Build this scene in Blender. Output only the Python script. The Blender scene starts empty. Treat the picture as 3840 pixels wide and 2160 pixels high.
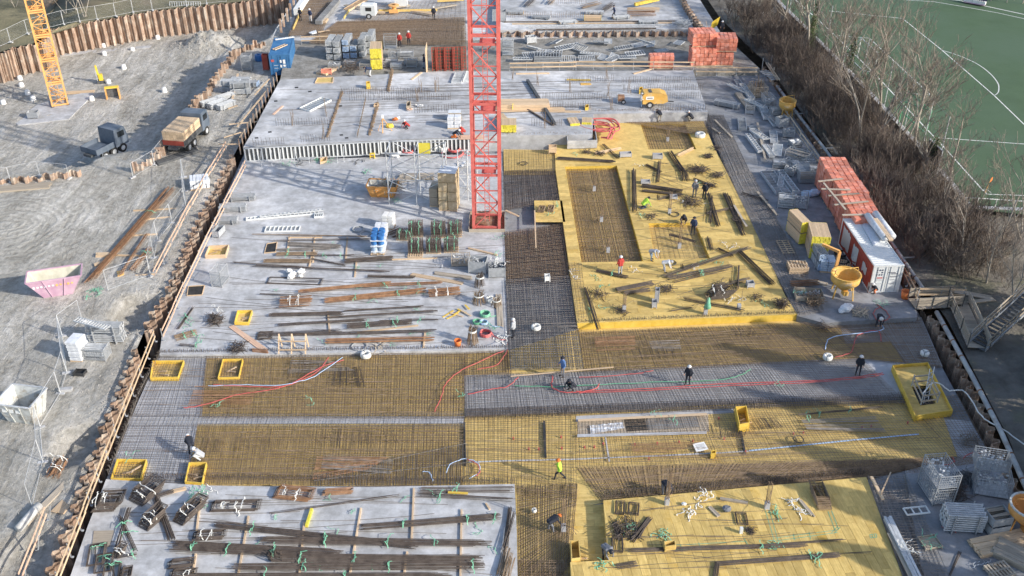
import bpy, math, random
from mathutils import Vector, Matrix, noise
from math import sin, cos, tan, atan2, radians as rad, pi
random.seed(7)
SC = bpy.context.scene
COL = SC.collection
# ---------------------------------------------------------------- camera, sky, sun, exposure
CAMH = 46.0; PITCH = rad(33.0); FPX = 3819.0
cam = bpy.data.objects.new('camera', bpy.data.cameras.new('camera')); COL.objects.link(cam)
cam.location = (0, 0, CAMH); cam.rotation_euler = (pi/2 - PITCH, 0, 0)
cam.data.sensor_width = 36.0; cam.data.lens = 36.0*FPX/3840.0
cam.data.clip_start = 1.0; cam.data.clip_end = 3000.0
SC.camera = cam
SUN_AZ = rad(116.0); SUN_EL = rad(25.5)
W = bpy.data.worlds.new('World'); SC.world = W; W.use_nodes = True
nt = W.node_tree; bg = nt.nodes['Background']
sky = nt.nodes.new('ShaderNodeTexSky'); sky.sky_type = 'NISHITA'; sky.sun_disc = False
sky.sun_elevation = SUN_EL; sky.sun_rotation = SUN_AZ; sky.air_density = 1.0; sky.dust_density = 1.5
nt.links.new(sky.outputs[0], bg.inputs[0]); bg.inputs[1].default_value = 0.15
sun = bpy.data.objects.new('sun', bpy.data.lights.new('sun', 'SUN')); COL.objects.link(sun)
sun.data.energy = 3.55; sun.data.angle = rad(0.5); sun.data.color = (1.0, 0.93, 0.82)
sdir = Vector((sin(SUN_AZ)*cos(SUN_EL), cos(SUN_AZ)*cos(SUN_EL), sin(SUN_EL)))
sun.rotation_euler = sdir.to_track_quat('Z', 'Y').to_euler()
sun.location = (60, -20, 80)
SC.view_settings.view_transform = 'Standard'; SC.view_settings.look = 'None'
SC.view_settings.exposure = 0.45; SC.view_settings.gamma = 1.0
SC.cycles.max_bounces = 5; SC.cycles.diffuse_bounces = 3; SC.cycles.transparent_max_bounces = 6

# ---------------------------------------------------------------- helpers
def P(px, py, z=0.0):
    """where the view ray of photo position (px, py) meets the level z"""
    u = (px-1920.0)/FPX; v = -(py-1080.0)/FPX
    d = Vector((u, cos(PITCH)+v*sin(PITCH), -sin(PITCH)+v*cos(PITCH)))
    t = (z-CAMH)/d.z
    return Vector((d.x*t, d.y*t, z))
def SCALE(py, z=0.0):
    return cos(PITCH)*(py-1080.0+FPX*tan(PITCH))/(CAMH-z)
U = random.uniform
def ang(a, b): return atan2(b.y-a.y, b.x-a.x)

class M:
    """collects shapes; build() links them as one mesh object"""
    def __init__(s): s.v = []; s.f = []; s.m = []; s.k = 0
    def add(s, vs, fs):
        o = len(s.v); s.v += [tuple(x) for x in vs]
        s.f += [tuple(i+o for i in f) for f in fs]; s.m += [s.k]*len(fs); return s
    def box(s, c, d, rz=0.0, tilt=None):
        hx, hy, hz = d[0]/2, d[1]/2, d[2]/2
        R = Matrix.Rotation(rz, 3, 'Z')
        if tilt: R = R @ Matrix.Rotation(tilt[0], 3, 'X') @ Matrix.Rotation(tilt[1], 3, 'Y')
        c = Vector(c)
        vs = [c + R @ Vector((x*hx, y*hy, z*hz)) for z in (-1, 1) for x, y in ((-1,-1),(1,-1),(1,1),(-1,1))]
        return s.add(vs, [(3,2,1,0),(4,5,6,7),(0,1,5,4),(1,2,6,5),(2,3,7,6),(3,0,4,7)])
    def beam(s, a, b, w, h, up=(0,0,1)):
        a = Vector(a); b = Vector(b); t = (b-a).normalized(); up = Vector(up)
        if abs(t.dot(up)) > .97: up = Vector((0,1,0)) if abs(t.y) < .9 else Vector((1,0,0))
        x = t.cross(up).normalized(); y = x.cross(t)
        vs = [p + x*(i*w/2) + y*(j*h/2) for p in (a, b) for i, j in ((-1,-1),(1,-1),(1,1),(-1,1))]
        return s.add(vs, [(0,1,2,3),(7,6,5,4),(0,4,5,1),(1,5,6,2),(2,6,7,3),(3,7,4,0)])
    def tube(s, pts, r, n=5, r2=None, caps=False, closed=False):
        pts = [Vector(p) for p in pts]; k = len(pts); o = len(s.v); vs = []
        for i, p in enumerate(pts):
            if closed: t = pts[(i+1) % k]-pts[i-1]
            else: t = pts[min(i+1, k-1)]-pts[max(i-1, 0)]
            if t.length < 1e-9: t = Vector((0,0,1))
            t.normalize(); up = Vector((0,0,1)) if abs(t.z) < .95 else Vector((1,0,0))
            x = t.cross(up).normalized(); y = x.cross(t)
            rr = r if r2 is None else r+(r2-r)*i/max(1, k-1)
            vs += [p + x*(cos(2*pi*j/n)*rr) + y*(sin(2*pi*j/n)*rr) for j in range(n)]
        fs = []
        for i in range(k if closed else k-1):
            i2 = (i+1) % k
            fs += [(i*n+j, i*n+(j+1) % n, i2*n+(j+1) % n, i2*n+j) for j in range(n)]
        if caps: fs += [tuple(range(n))[::-1], tuple((k-1)*n+j for j in range(n))]
        return s.add(vs, fs)
    def cyl(s, a, b, r, n=10, r2=None): return s.tube([a, b], r, n, r2, caps=True)
    def prism(s, pts, z0, z1):
        n = len(pts)
        area = sum(pts[i][0]*pts[(i+1) % n][1]-pts[(i+1) % n][0]*pts[i][1] for i in range(n))
        if area < 0: pts = pts[::-1]
        vs = [(p[0], p[1], z0) for p in pts]+[(p[0], p[1], z1) for p in pts]
        return s.add(vs, [tuple(range(n))[::-1], tuple(range(n, 2*n))]+[(i, (i+1) % n, n+(i+1) % n, n+i) for i in range(n)])
    def lathe(s, prof, n=16, c=(0,0,0), a0=0.0, a1=2*pi):
        full = abs(a1-a0-2*pi) < 1e-6; vs = []; k = len(prof); m = n if full else n+1
        for i in range(m):
            a = a0+(a1-a0)*i/n
            vs += [(c[0]+r*cos(a), c[1]+r*sin(a), c[2]+z) for r, z in prof]
        fs = []
        for i in range(n):
            i2 = (i+1) % m
            fs += [(i*k+j, i2*k+j, i2*k+j+1, i*k+j+1) for j in range(k-1)]
        return s.add(vs, fs)
    def mesh(s, name, mats, smooth=False):
        me = bpy.data.meshes.new(name); me.from_pydata(s.v, [], s.f)
        for m in (mats if isinstance(mats, (list, tuple)) else [mats]): me.materials.append(m)
        if isinstance(mats, (list, tuple)): me.polygons.foreach_set('material_index', s.m)
        if smooth: me.polygons.foreach_set('use_smooth', [True]*len(me.polygons))
        me.update(); return me
    def build(s, name, mats, parent=None, smooth=False, world=True):
        o = bpy.data.objects.new(name, s.mesh(name, mats, smooth)); COL.objects.link(o)
        if parent is not None:
            o.parent = parent
            if world: o.matrix_parent_inverse = RM(parent)
        return o
def RM(o):
    m = Matrix.Translation(o.location) @ o.rotation_euler.to_matrix().to_4x4()
    if o.parent is not None: m = RMfull(o.parent) @ o.matrix_parent_inverse @ m
    return m.inverted()
def RMfull(o): return RM(o).inverted()
def inst(me, name, parent=None, loc=(0,0,0), rz=0.0, scale=None, world=False):
    o = bpy.data.objects.new(name, me); COL.objects.link(o); o.location = loc; o.rotation_euler = (0, 0, rz)
    if scale: o.scale = scale
    if parent is not None:
        o.parent = parent
        if world: o.matrix_parent_inverse = RM(parent)
    return o
USED = {}
def tag(o, label, cat, group=None):
    o['label'] = label; o['category'] = cat
    if group: o['group'] = group
    USED.setdefault(label, []).append(o.name)
    return o
def thing(name, label, cat, loc=(0,0,0), rz=0.0, group=None):
    o = bpy.data.objects.new(name, None); COL.objects.link(o); o.empty_display_size = .3
    o.location = loc; o.rotation_euler = (0, 0, rz); return tag(o, label, cat, group)
def struct(o, kind='structure'): o['kind'] = kind; return o
def copy_tree(o, parent=None):
    c = o.copy(); COL.objects.link(c); c.parent = parent
    for ch in list(o.children): copy_tree(ch, c)
    return c
ORD = ['first','second','third','fourth','fifth','sixth','seventh','eighth','ninth','tenth','eleventh','twelfth','thirteenth','fourteenth','fifteenth','sixteenth','seventeenth','eighteenth','nineteenth','twentieth']
def nth(i):
    if i < 20: return ORD[i]
    t = ['twenty','thirty','forty','fifty','sixty','seventy','eighty','ninety'][(i+1)//10-2]
    r = (i+1) % 10
    return (t[:-1]+'ieth') if r == 0 else t+'-'+ORD[r-1]

# ---------------------------------------------------------------- materials
MATS = {}
def mat(name, c1, c2=None, scale=2.0, rough=.85, bump=0.0, rnd=0.0, stretch=None, metal=0.0, c3=None, s3=.35, t3=.62, detail=7.0, lo=.35, hi=.68, bscale=None):
    m = bpy.data.materials.new(name); m.use_nodes = True; n = m.node_tree.nodes; L = m.node_tree.links.new
    b = n['Principled BSDF']; b.inputs['Roughness'].default_value = rough; b.inputs['Metallic'].default_value = metal
    b.inputs['Specular IOR Level'].default_value = .3
    MATS[name] = m
    tc = n.new('ShaderNodeTexCoord'); src = tc.outputs['Object']
    if rnd:
        oi = n.new('ShaderNodeObjectInfo'); va = n.new('ShaderNodeVectorMath'); va.operation = 'SCALE'
        cx = n.new('ShaderNodeCombineXYZ')
        for i in range(3): L(oi.outputs['Random'], cx.inputs[i])
        L(cx.outputs[0], va.inputs[0]); va.inputs['Scale'].default_value = 57.0
        ad = n.new('ShaderNodeVectorMath'); L(src, ad.inputs[0]); L(va.outputs[0], ad.inputs[1]); src = ad.outputs[0]
    if stretch:
        mp = n.new('ShaderNodeMapping'); mp.inputs['Scale'].default_value = stretch; L(src, mp.inputs[0]); s1 = mp.outputs[0]
    else: s1 = src
    col = None
    nz = n.new('ShaderNodeTexNoise'); nz.inputs['Scale'].default_value = scale; nz.inputs['Detail'].default_value = detail; nz.inputs['Roughness'].default_value = .62
    L(s1, nz.inputs['Vector'])
    rp = n.new('ShaderNodeValToRGB'); L(nz.outputs['Fac'], rp.inputs[0])
    rp.color_ramp.elements[0].position = lo; rp.color_ramp.elements[1].position = hi
    rp.color_ramp.elements[0].color = (*c1, 1); rp.color_ramp.elements[1].color = (*(c2 or c1), 1)
    col = rp.outputs[0]
    if c3:
        n3 = n.new('ShaderNodeTexNoise'); n3.inputs['Scale'].default_value = s3; n3.inputs['Detail'].default_value = 8; n3.inputs['Roughness'].default_value = .65
        L(src, n3.inputs['Vector'])
        r3 = n.new('ShaderNodeValToRGB'); L(n3.outputs['Fac'], r3.inputs[0])
        r3.color_ramp.elements[0].position = t3-.07; r3.color_ramp.elements[1].position = t3+.09
        mx = n.new('ShaderNodeMix'); mx.data_type = 'RGBA'; L(r3.outputs[0], mx.inputs['Factor']); L(col, mx.inputs['A'])
        mx.inputs['B'].default_value = (*c3, 1); col = mx.outputs['Result']
    if rnd:
        mr = n.new('ShaderNodeMapRange'); L(oi.outputs['Random'], mr.inputs[0]); mr.inputs['To Min'].default_value = 1-rnd; mr.inputs['To Max'].default_value = 1+rnd
        hs = n.new('ShaderNodeHueSaturation'); L(mr.outputs[0], hs.inputs['Value']); L(col, hs.inputs['Color']); col = hs.outputs[0]
    L(col, b.inputs['Base Color'])
    if bump:
        bp = n.new('ShaderNodeBump'); bp.inputs['Strength'].default_value = 1.0; bp.inputs['Distance'].default_value = bump
        if bscale:
            nb = n.new('ShaderNodeTexNoise'); nb.inputs['Scale'].default_value = bscale; nb.inputs['Detail'].default_value = 8; L(src, nb.inputs['Vector']); L(nb.outputs['Fac'], bp.inputs['Height'])
        else: L(nz.outputs['Fac'], bp.inputs['Height'])
        L(bp.outputs[0], b.inputs['Normal'])
    return m
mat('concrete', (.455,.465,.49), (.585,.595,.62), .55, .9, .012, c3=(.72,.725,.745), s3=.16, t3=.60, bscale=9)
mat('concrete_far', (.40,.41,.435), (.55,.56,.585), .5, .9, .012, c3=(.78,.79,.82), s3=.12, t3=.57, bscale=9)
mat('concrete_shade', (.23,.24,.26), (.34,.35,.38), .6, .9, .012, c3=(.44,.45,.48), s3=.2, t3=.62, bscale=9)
mat('concrete_dark', (.2,.2,.2), (.33,.33,.33), 1.2, .9, .01)
mat('blinding', (.40,.41,.44), (.56,.57,.60), .9, .9, .008, c3=(.62,.63,.66), s3=.4)
em = mat('earth', (.43,.417,.388), (.56,.545,.515), .5, .95, 0, c3=(.62,.605,.575), s3=.10, t3=.55)
def enrich(m, rot, sc, lo, hi, sc2, lo2, bump, rings=None):
    """streaks, blotches and fine relief over a material's own colour"""
    n = m.node_tree.nodes; L = m.node_tree.links.new; b = n['Principled BSDF']; tc = n.new('ShaderNodeTexCoord'); col = b.inputs['Base Color'].links[0].from_socket
    mp = n.new('ShaderNodeMapping'); mp.inputs['Rotation'].default_value = (0, 0, rad(rot)); mp.inputs['Scale'].default_value = sc; L(tc.outputs['Object'], mp.inputs[0]); hs = []
    def noi(src, s, d, r, dist, p0, p1, c0, c1):
        nonlocal col
        a = n.new('ShaderNodeTexNoise'); a.inputs['Scale'].default_value = s; a.inputs['Detail'].default_value = d; a.inputs['Roughness'].default_value = r; a.inputs['Distortion'].default_value = dist; L(src, a.inputs['Vector']); mul(a.outputs['Fac'], p0, p1, c0, c1); return a
    def mul(fac, p0, p1, c0, c1, k=None):
        nonlocal col
        r = n.new('ShaderNodeValToRGB'); L(fac, r.inputs[0]); e = r.color_ramp.elements; e[0].position = p0; e[1].position = p1; e[0].color = (*c0, 1); e[1].color = (*c1, 1)
        mx = n.new('ShaderNodeMix'); mx.data_type = 'RGBA'; mx.blend_type = 'MULTIPLY'; mx.inputs['Factor'].default_value = 1; L(col, mx.inputs['A']); L(r.outputs[0], mx.inputs['B']); col = mx.outputs['Result']; hs.append(fac)
        if k: L(k, mx.inputs['Factor'])
    noi(mp.outputs[0], 1.0, 9, .68, .5, .38, .62, lo, hi); noi(tc.outputs['Object'], sc2, 12, .75, 0, .36, .6, lo2, (1.08,1.08,1.08))
    if rings:
        m2 = n.new('ShaderNodeMapping'); m2.inputs['Location'].default_value = (-rings[0], -rings[1], 0); L(tc.outputs['Object'], m2.inputs[0]); w = n.new('ShaderNodeTexWave'); w.wave_type = 'RINGS'; w.rings_direction = 'Z'; w.inputs['Scale'].default_value = .4; w.inputs['Distortion'].default_value = 16; w.inputs['Detail'].default_value = 4; w.inputs['Detail Scale'].default_value = .6; L(m2.outputs[0], w.inputs['Vector']); ln = n.new('ShaderNodeVectorMath'); ln.operation = 'LENGTH'; L(m2.outputs[0], ln.inputs[0]); mr = n.new('ShaderNodeMapRange'); L(ln.outputs['Value'], mr.inputs[0]); mr.inputs['From Min'].default_value = 5; mr.inputs['From Max'].default_value = 13; mr.inputs['To Min'].default_value = .55; mr.inputs['To Max'].default_value = 0; mul(w.outputs['Fac'], .1, .9, (.83,.825,.81), (1.1,1.1,1.1), mr.outputs[0])
    L(col, b.inputs['Base Color']); ad = n.new('ShaderNodeMath'); L(hs[0], ad.inputs[0]); L(hs[1], ad.inputs[1]); h = ad.outputs[0]
    if rings: a3 = n.new('ShaderNodeMath'); a3.operation = 'MULTIPLY'; L(hs[2], a3.inputs[0]); L(mr.outputs[0], a3.inputs[1]); a2 = n.new('ShaderNodeMath'); a2.operation = 'MULTIPLY_ADD'; L(a3.outputs[0], a2.inputs[0]); a2.inputs[1].default_value = .3; L(h, a2.inputs[2]); h = a2.outputs[0]
    if bump: bp = n.new('ShaderNodeBump'); bp.inputs['Distance'].default_value = bump; L(h, bp.inputs['Height']); L(bp.outputs[0], b.inputs['Normal'])
mat('earth_dark', (.09,.075,.06), (.19,.165,.14), .9, .95, .08, bscale=3)
mat('yard', (.19,.18,.16), (.36,.345,.32), .8, .95, .08, c3=(.42,.41,.39), s3=.3, t3=.6, bscale=3)
mat('bank', (.12,.108,.092), (.25,.23,.20), .45, .95, .12, c3=(.17,.17,.11), s3=.18, t3=.6, bscale=2.5)
mat('field', (.15,.14,.085), (.27,.24,.15), .25, .95, .08, c3=(.20,.15,.12), s3=.05, t3=.6, bscale=3)
mat('turf', (.076,.128,.070), (.091,.150,.084), .35, .9, .02, bscale=40, c3=(.095,.152,.096), s3=.05, t3=.5)
mat('white_line', (.72,.74,.72), (.85,.86,.85), 3, .8)
mat('ply', (.60,.43,.145), (.77,.575,.225), 1.6, .75, .002, rnd=.19, stretch=(.7,9,9), c3=(.62,.40,.09), s3=.5, t3=.64)
mat('ply_base', (.60,.435,.155), (.77,.58,.24), .8, .8, .003, stretch=(.6,6,6))
mat('ply_yellow', (.70,.47,.07), (.82,.58,.13), 2.0, .6, .002, rnd=.06)
mat('rust', (.20,.105,.06), (.42,.24,.15), 1.8, .9, .01, rnd=.18, stretch=(2,2,.5), c3=(.52,.42,.33), s3=.9, t3=.60)
mat('rust_pile', (.28,.185,.135), (.49,.365,.28), 1.6, .9, .01, rnd=.2, stretch=(2,2,.4), c3=(.58,.50,.42), s3=.8, t3=.56)
mat('rebar', (.19,.135,.09), (.35,.26,.18), 3, .75, 0)
mat('rebar_grey', (.20,.18,.165), (.36,.325,.295), 2.5, .6, 0, metal=.25)
mat('rebar_rust', (.22,.12,.07), (.40,.23,.13), 2.5, .85, 0)
mat('bar_dark', (.07,.056,.05), (.14,.115,.10), 2.5, .7, 0)
mat('rebar_dark', (.10,.08,.07), (.20,.165,.14), 2.5, .7, 0)
mat('steel', (.48,.50,.52), (.70,.72,.74), 3.0, .45, .003, rnd=.12, metal=.15)
mat('steel_dull', (.34,.36,.38), (.50,.52,.545), 3.0, .55, .003, rnd=.2, metal=.1)
mat('steel_dark', (.08,.085,.09), (.17,.175,.18), 3.0, .6, 0, rnd=.15, metal=.3)
mat('pipe', (.35,.36,.37), (.60,.60,.58), 1.2, .7, .004, c3=(.28,.22,.18), s3=.8)
mat('wood', (.58,.42,.27), (.75,.58,.40), 3.0, .8, .003, rnd=.14, stretch=(.6,8,8))
mat('wood_old', (.36,.31,.25), (.52,.45,.36), 3.0, .85, .004, rnd=.2, stretch=(.6,8,8))
mat('wood_pink', (.68,.44,.31), (.80,.58,.44), 2.0, .8, .003, rnd=.1, stretch=(.5,8,8))
mat('red_crane', (.60,.13,.115), (.74,.21,.18), 1.2, .6, 0, rnd=.08, c3=(.50,.13,.11), s3=1.6, t3=.62)
mat('orange_crane', (.78,.40,.13), (.86,.49,.19), 1.2, .5, 0, rnd=.05)
mat('blue_paint', (.035,.13,.30), (.07,.20,.40), .9, .5, .004, c3=(.16,.27,.42), s3=.7, t3=.66)
mat('red_paint', (.32,.06,.04), (.44,.10,.075), 1.0, .6, .004)
mat('white_paint', (.70,.72,.72), (.82,.84,.84), 1.0, .55, .003, c3=(.52,.52,.50), s3=.9, t3=.68)
mat('grey_paint', (.50,.52,.53), (.60,.62,.62), 1.5, .6, 0)
mat('orange_wrap', (.72,.23,.145), (.83,.34,.24), 2.2, .45, .015, rnd=.2, c3=(.90,.50,.40), s3=1.4, t3=.6)
mat('magenta', (.50,.30,.42), (.63,.45,.55), 1.2, .55, .004, c3=(.62,.45,.52), s3=1.1, t3=.62)
mat('skip_in', (.52,.51,.42), (.72,.70,.60), 1.5, .8, .004, c3=(.34,.22,.15), s3=1.2, t3=.66)
mat('skip_white', (.50,.52,.51), (.68,.70,.69), 1.8, .75, .004, c3=(.36,.31,.24), s3=1.4, t3=.58)
mat('orange_paint', (.62,.28,.075), (.76,.39,.13), 1.4, .6, .004, c3=(.45,.22,.10), s3=1.2, t3=.62)
mat('bucket_yellow', (.70,.40,.09), (.82,.52,.16), 1.4, .6, .004, c3=(.60,.55,.46), s3=1.2, t3=.62)
mat('yellow_paint', (.82,.56,.05), (.90,.66,.10), 1.4, .5, 0)
mat('girder_yellow', (.78,.66,.06), (.88,.78,.14), 2.0, .65, 0, rnd=.1)
mat('cardboard', (.52,.40,.24), (.66,.53,.34), 1.8, .7, .004, c3=(.72,.60,.42), s3=.9)
mat('film', (.66,.69,.74), (.88,.90,.93), 3.0, .3, .02)
mat('film_blue', (.42,.55,.72), (.60,.70,.82), 3.0, .35, .02)
mat('drum_blue', (.04,.16,.42), (.07,.22,.52), 2, .4)
mat('strap_green', (.12,.40,.25), (.30,.60,.42), 4, .6)
mat('strap_white', (.72,.72,.68), (.88,.88,.85), 4, .7)
mat('sack_white', (.78,.77,.75), (.90,.90,.88), 3, .8, .03)
mat('cable_red', (.50,.09,.09), (.62,.15,.14), 3, .5)
mat('hose_red', (.60,.13,.13), (.72,.20,.19), 3, .5)
mat('cable_blue', (.40,.55,.78), (.52,.66,.86), 3, .5)
mat('cable_green', (.10,.36,.20), (.18,.46,.28), 3, .5)
mat('rubber', (.03,.03,.03), (.06,.06,.06), 4, .7)
mat('black_plastic', (.03,.032,.035), (.07,.07,.075), 3, .45)
mat('glass_dark', (.02,.025,.03), (.03,.035,.04), 1, .1)
mat('orange_plastic', (.80,.20,.05), (.86,.27,.09), 3, .45)
mat('bark', (.32,.285,.24), (.50,.455,.395), 3.0, .9, .01)
mat('twig', (.19,.158,.13), (.34,.29,.245), 3.0, .9)
mat('twig_dark', (.115,.09,.075), (.21,.17,.145), 3.0, .9)
mat('ivy', (.045,.07,.025), (.09,.125,.045), 3.0, .7)
mat('rubble', (.30,.28,.25), (.50,.47,.43), 3, .95, .02)
mat('rock', (.45,.45,.44), (.70,.70,.69), 3, .9, .02)
mat('paper', (.86,.86,.84), (.92,.92,.91), 3, .8)
mat('ink', (.10,.11,.14), (.16,.16,.2), 3, .8)
mat('truck_grey', (.10,.13,.17), (.17,.20,.25), 1, .45)
mat('skin', (.55,.33,.24), (.62,.39,.29), 3, .6)
mat('hair', (.06,.04,.03), (.1,.07,.05), 8, .8)
mat('boots', (.05,.04,.035), (.09,.075,.06), 6, .8)
for nm, c in dict(c_dark=(.035,.04,.055), c_navy=(.045,.065,.13), c_grey=(.22,.23,.26), c_lgrey=(.48,.50,.54), c_white=(.78,.79,.80), c_red=(.52,.07,.06), c_blue=(.13,.24,.50), c_hivis=(.52,.86,.10), c_orange=(.85,.23,.06), c_beige=(.50,.45,.37), c_jean=(.24,.34,.50), c_brown=(.16,.11,.08)).items():
    mat(nm, tuple(x*.82 for x in c), c, 6, .85, .004)
X = MATS
_r = P(20, 850, .3)
enrich(em, 10, (.8,.15,1), (.80,.785,.75), (1.15,1.15,1.15), 2.0, (.74,.725,.70), .3, (_r.x, _r.y))
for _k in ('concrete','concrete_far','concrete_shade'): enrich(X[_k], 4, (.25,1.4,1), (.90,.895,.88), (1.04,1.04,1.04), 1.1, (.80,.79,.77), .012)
for _k in ('ply','ply_base'): enrich(X[_k], 0, (.5,.5,1), (.93,.92,.90), (1.04,1.04,1.03), 1.6, (.87,.85,.81), 0)
# ---------------------------------------------------------------- levels of the place
ZG, ZB, ZS, ZU, ZF, ZR = .3, 0.0, .35, .6, 1.7, .6
def poly(px, z): return [P(x, y, z) for x, y in px]
def sheet(name, px, z, m, th=.004, kind='structure', parent=None):
    o = M().prism(poly(px, z), z-th, z).build(name, m, parent)
    return struct(o, kind) if kind and parent is None else o
def lerp_line(pts, key, t):
    for a, b in zip(pts, pts[1:]):
        if a[key] <= t <= b[key]:
            k = (t-a[key])/max(1e-9, b[key]-a[key]); return a.lerp(b, k)
    return pts[0] if t < pts[0][key] else pts[-1]
struct(M().prism([(-900,-200),(900,-200),(900,1500),(-900,1500)], -3.4, -3.2).build('ground', X['earth_dark']))
# ---- the earth ground on the left, a relief sheet ending at the sheet piles
LPX = [(95,2400),(182,2155),(233,2027),(280,1910),(330,1763),(369,1689),(388,1600),(427,1526),(458,1448),(485,1370),(516,1300),(551,1220),(582,1168),(605,1126),(637,1080),(660,1025),(699,928),(738,850),(776,773),(815,695),(854,618),(877,579),(905,530),(960,440),(1030,310),(1052,260),(1075,190),(1085,130),(1110,60),(1140,0),(1170,-60)]
LB = [P(x, y, ZG) for x, y in LPX]
ZPIT = -2.9
mound_c = P(800, 178, ZPIT)
SEC = [(575,572),(606,543),(637,493),(672,455),(710,408),(738,369),(776,330),(800,283),(835,241),(873,194),(905,170),(970,155),(1000,146)]
SECW = [P(x, y, ZG) for x, y in SEC]; PEDGE = [P(x, y, ZG) for x, y in ((-900,690),(0,652),(150,645),(300,628),(420,600),(520,585),(575,565))]
def pit_drop(x, y):
    if x < SECW[0].x: yb = lerp_line(PEDGE, 0, x).y
    else: yb = SECW[0].y
    t = (y-yb)/(3.0 if x < -43 else 11.0)
    if t <= 0: return 0.0
    xs = lerp_line(SECW, 1, y).x if y < SECW[-1].y else SECW[-1].x+(y-SECW[-1].y)*.1
    if x > xs: return 0.0
    t = min(1, t); return (t*t*(3-2*t))*(ZG-ZPIT)
HOLES = [(P(540,1165,ZG).x-.4, P(540,1165,ZG).y, 2.0, 1.0), (P(330,1668,ZG).x-.6, P(330,1668,ZG).y, 1.5, .9), (P(560,985,ZG).x, P(560,985,ZG).y, 1.2, .5), (P(100,2090,ZG).x, P(100,2090,ZG).y, 1.6, .8)]
def hL(x, y):
    h = ZG + .10*noise.noise((x*.12, y*.12, 0)) + .07*noise.noise((x*.5, y*.5, 3)) + .03*noise.noise((x*1.9, y*1.9, 5))
    h -= pit_drop(x, y)
    dx, dy = (x-mound_c.x), (y-mound_c.y)
    r = ((dx*.9+dy*.3)/5.2)**2+((dy-.15*dx)/3.4)**2
    if r < 1.6: h += 2.3*math.exp(-2.2*r)*(1+.35*noise.noise((x*.9, y*.9, 9))+.2*noise.noise((x*2.6, y*2.6, 2)))
    e = lerp_line(LB, 1, y).x-x
    if e < 5: h += .28*max(0, 1-e/5)*max(0, noise.noise((x*.55, y*.4, 8))+.25)*min(1, e/.6)
    if pit_drop(x, y) > 1: h += .22*abs(noise.noise((x*.35, y*.16, 12)))+.1*abs(noise.noise((x*1.1, y*.6, 13)))
    for hx, hy, hr, hd in HOLES:
        q = math.hypot(x-hx, (y-hy)*.8)/hr
        if q < 1.3: h -= hd*max(0, min(1, (1.15+.3*noise.noise((x*.8, y*.8, 4))-q)*3))
    # wheel ruts along the haul road
    s = (x*.62-y*.20)
    h += .03*sin(s*3.1+1.5*noise.noise((x*.1, y*.05, 1)))*max(0, noise.noise((x*.06, y*.06, 7))+.35)
    q = math.hypot(x-P(60,860,ZG).x, (y-P(60,860,ZG).y)*1.1)
    if 3 < q < 14: h += .035*sin(q*4.2)*max(0, noise.noise((x*.2, y*.2, 4))+.3)
    return h
def relief(name, rows, cols, ysp, xl, xr, hf, m):
    v = []; f = []
    for j in range(rows+1):
        y = ysp[0]+(ysp[1]-ysp[0])*j/rows; a = xl(y); b = xr(y)
        for i in range(cols+1):
            x = a+(b-a)*i/cols; v.append((x, y, hf(x, y)))
    for j in range(rows):
        for i in range(cols):
            k = j*(cols+1)+i; f.append((k, k+1, k+cols+2, k+cols+1))
    g = M(); g.add(v, f); return struct(g.build(name, m, smooth=True))
relief('earth_ground', 330, 200, (33.0, 176.0), lambda y: -115.0, lambda y: lerp_line(LB, 1, y).x, hL, X['earth'])
# ---- the bank on the right under the trees
RPX = [(4060,2400),(3980,2160),(3900,1950),(3790,1640),(3665,1400),(3555,1190),(3480,1085),(3340,885),(3210,705),(3125,575),(2945,330),(2885,240),(2790,150),(2700,60),(2660,0),(2620,-60)]
RB = [P(x, y, ZR) for x, y in RPX]
def hR(x, y):
    e = x-lerp_line(RB, 1, y).x
    return ZR + (.35*noise.noise((x*.2, y*.2, 0))+.15*noise.noise((x*.8, y*.8, 3)))*min(1, e/3) - .25*max(0, 1-e/1.2)
PW = P(3300, 500, .7)
def xpitch(y): return None
relief('bank', 220, 90, (33.0, 176.0), lambda y: lerp_line(RB, 1, y).x, lambda y: 150.0, hR, X['bank'])
# ---- football pitch
ZP = 1.05
PITCH_PX = [(3110,-160),(2800,-190),(3000,60),(3300,400),(3560,745),(3700,735),(4200,770),(5200,820),(5200,-160)]
pitch = sheet('pitch', [(2740,-220),(2914,0),(3026,109),(3096,179),(3228,311),(3314,404),(3457,559),(3570,690),(3640,782),(4300,850),(5600,960),(5600,-220)], ZP, X['turf'], .05)
def line(pts, w=.12, parent=pitch, curve=False):
    w3 = [P(x, y, ZP) if not isinstance(x, Vector) else x for x, y in pts]
    m = M(); sm = []
    for i in range(len(w3)-1):
        p0, p1, p2, p3 = w3[max(0,i-1)], w3[i], w3[i+1], w3[min(len(w3)-1, i+2)]
        for k in range(6): t = k/6; sm.append(.5*((2*p1)+(p2-p0)*t+(2*p0-5*p1+4*p2-p3)*t*t+(3*p1-p0-3*p2+p3)*t**3) if curve else p1.lerp(p2, t))
    w3 = sm+[w3[-1]]
    for a, b in zip(w3, w3[1:]):
        t = (b-a).normalized(); n = Vector((-t.y, t.x, 0))*(w/2)
        m.add([a-n-t*.02, b-n+t*.02, b+n+t*.02, a+n-t*.02], [(0,1,2,3)])
    for i in range(len(m.v)): m.v[i] = (m.v[i][0], m.v[i][1], ZP+.004)
    return m.build('line_marking', X['white_line'], parent)
line([(2940,-45),(2984,0),(3119,120),(3279,276),(3399,404),(3540,552),(3688,716)], .14)   # goal line
line([(3690,712),(3700,728),(3840,733),(4200,748)], .13)
line([(3110,41),(3384,69),(3530,186),(3728,358),(3840,466),(4000,620)], .13)
line([(3138,133),(3260,143),(3490,356),(3350,346)], .12)
line([(3532,188),(3600,210),(3665,240),(3712,275),(3742,312),(3745,340),(3738,352),(3728,358)], .12, curve=True)
line([(3507,516),(3840,540),(4200,566)], .12)
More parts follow.
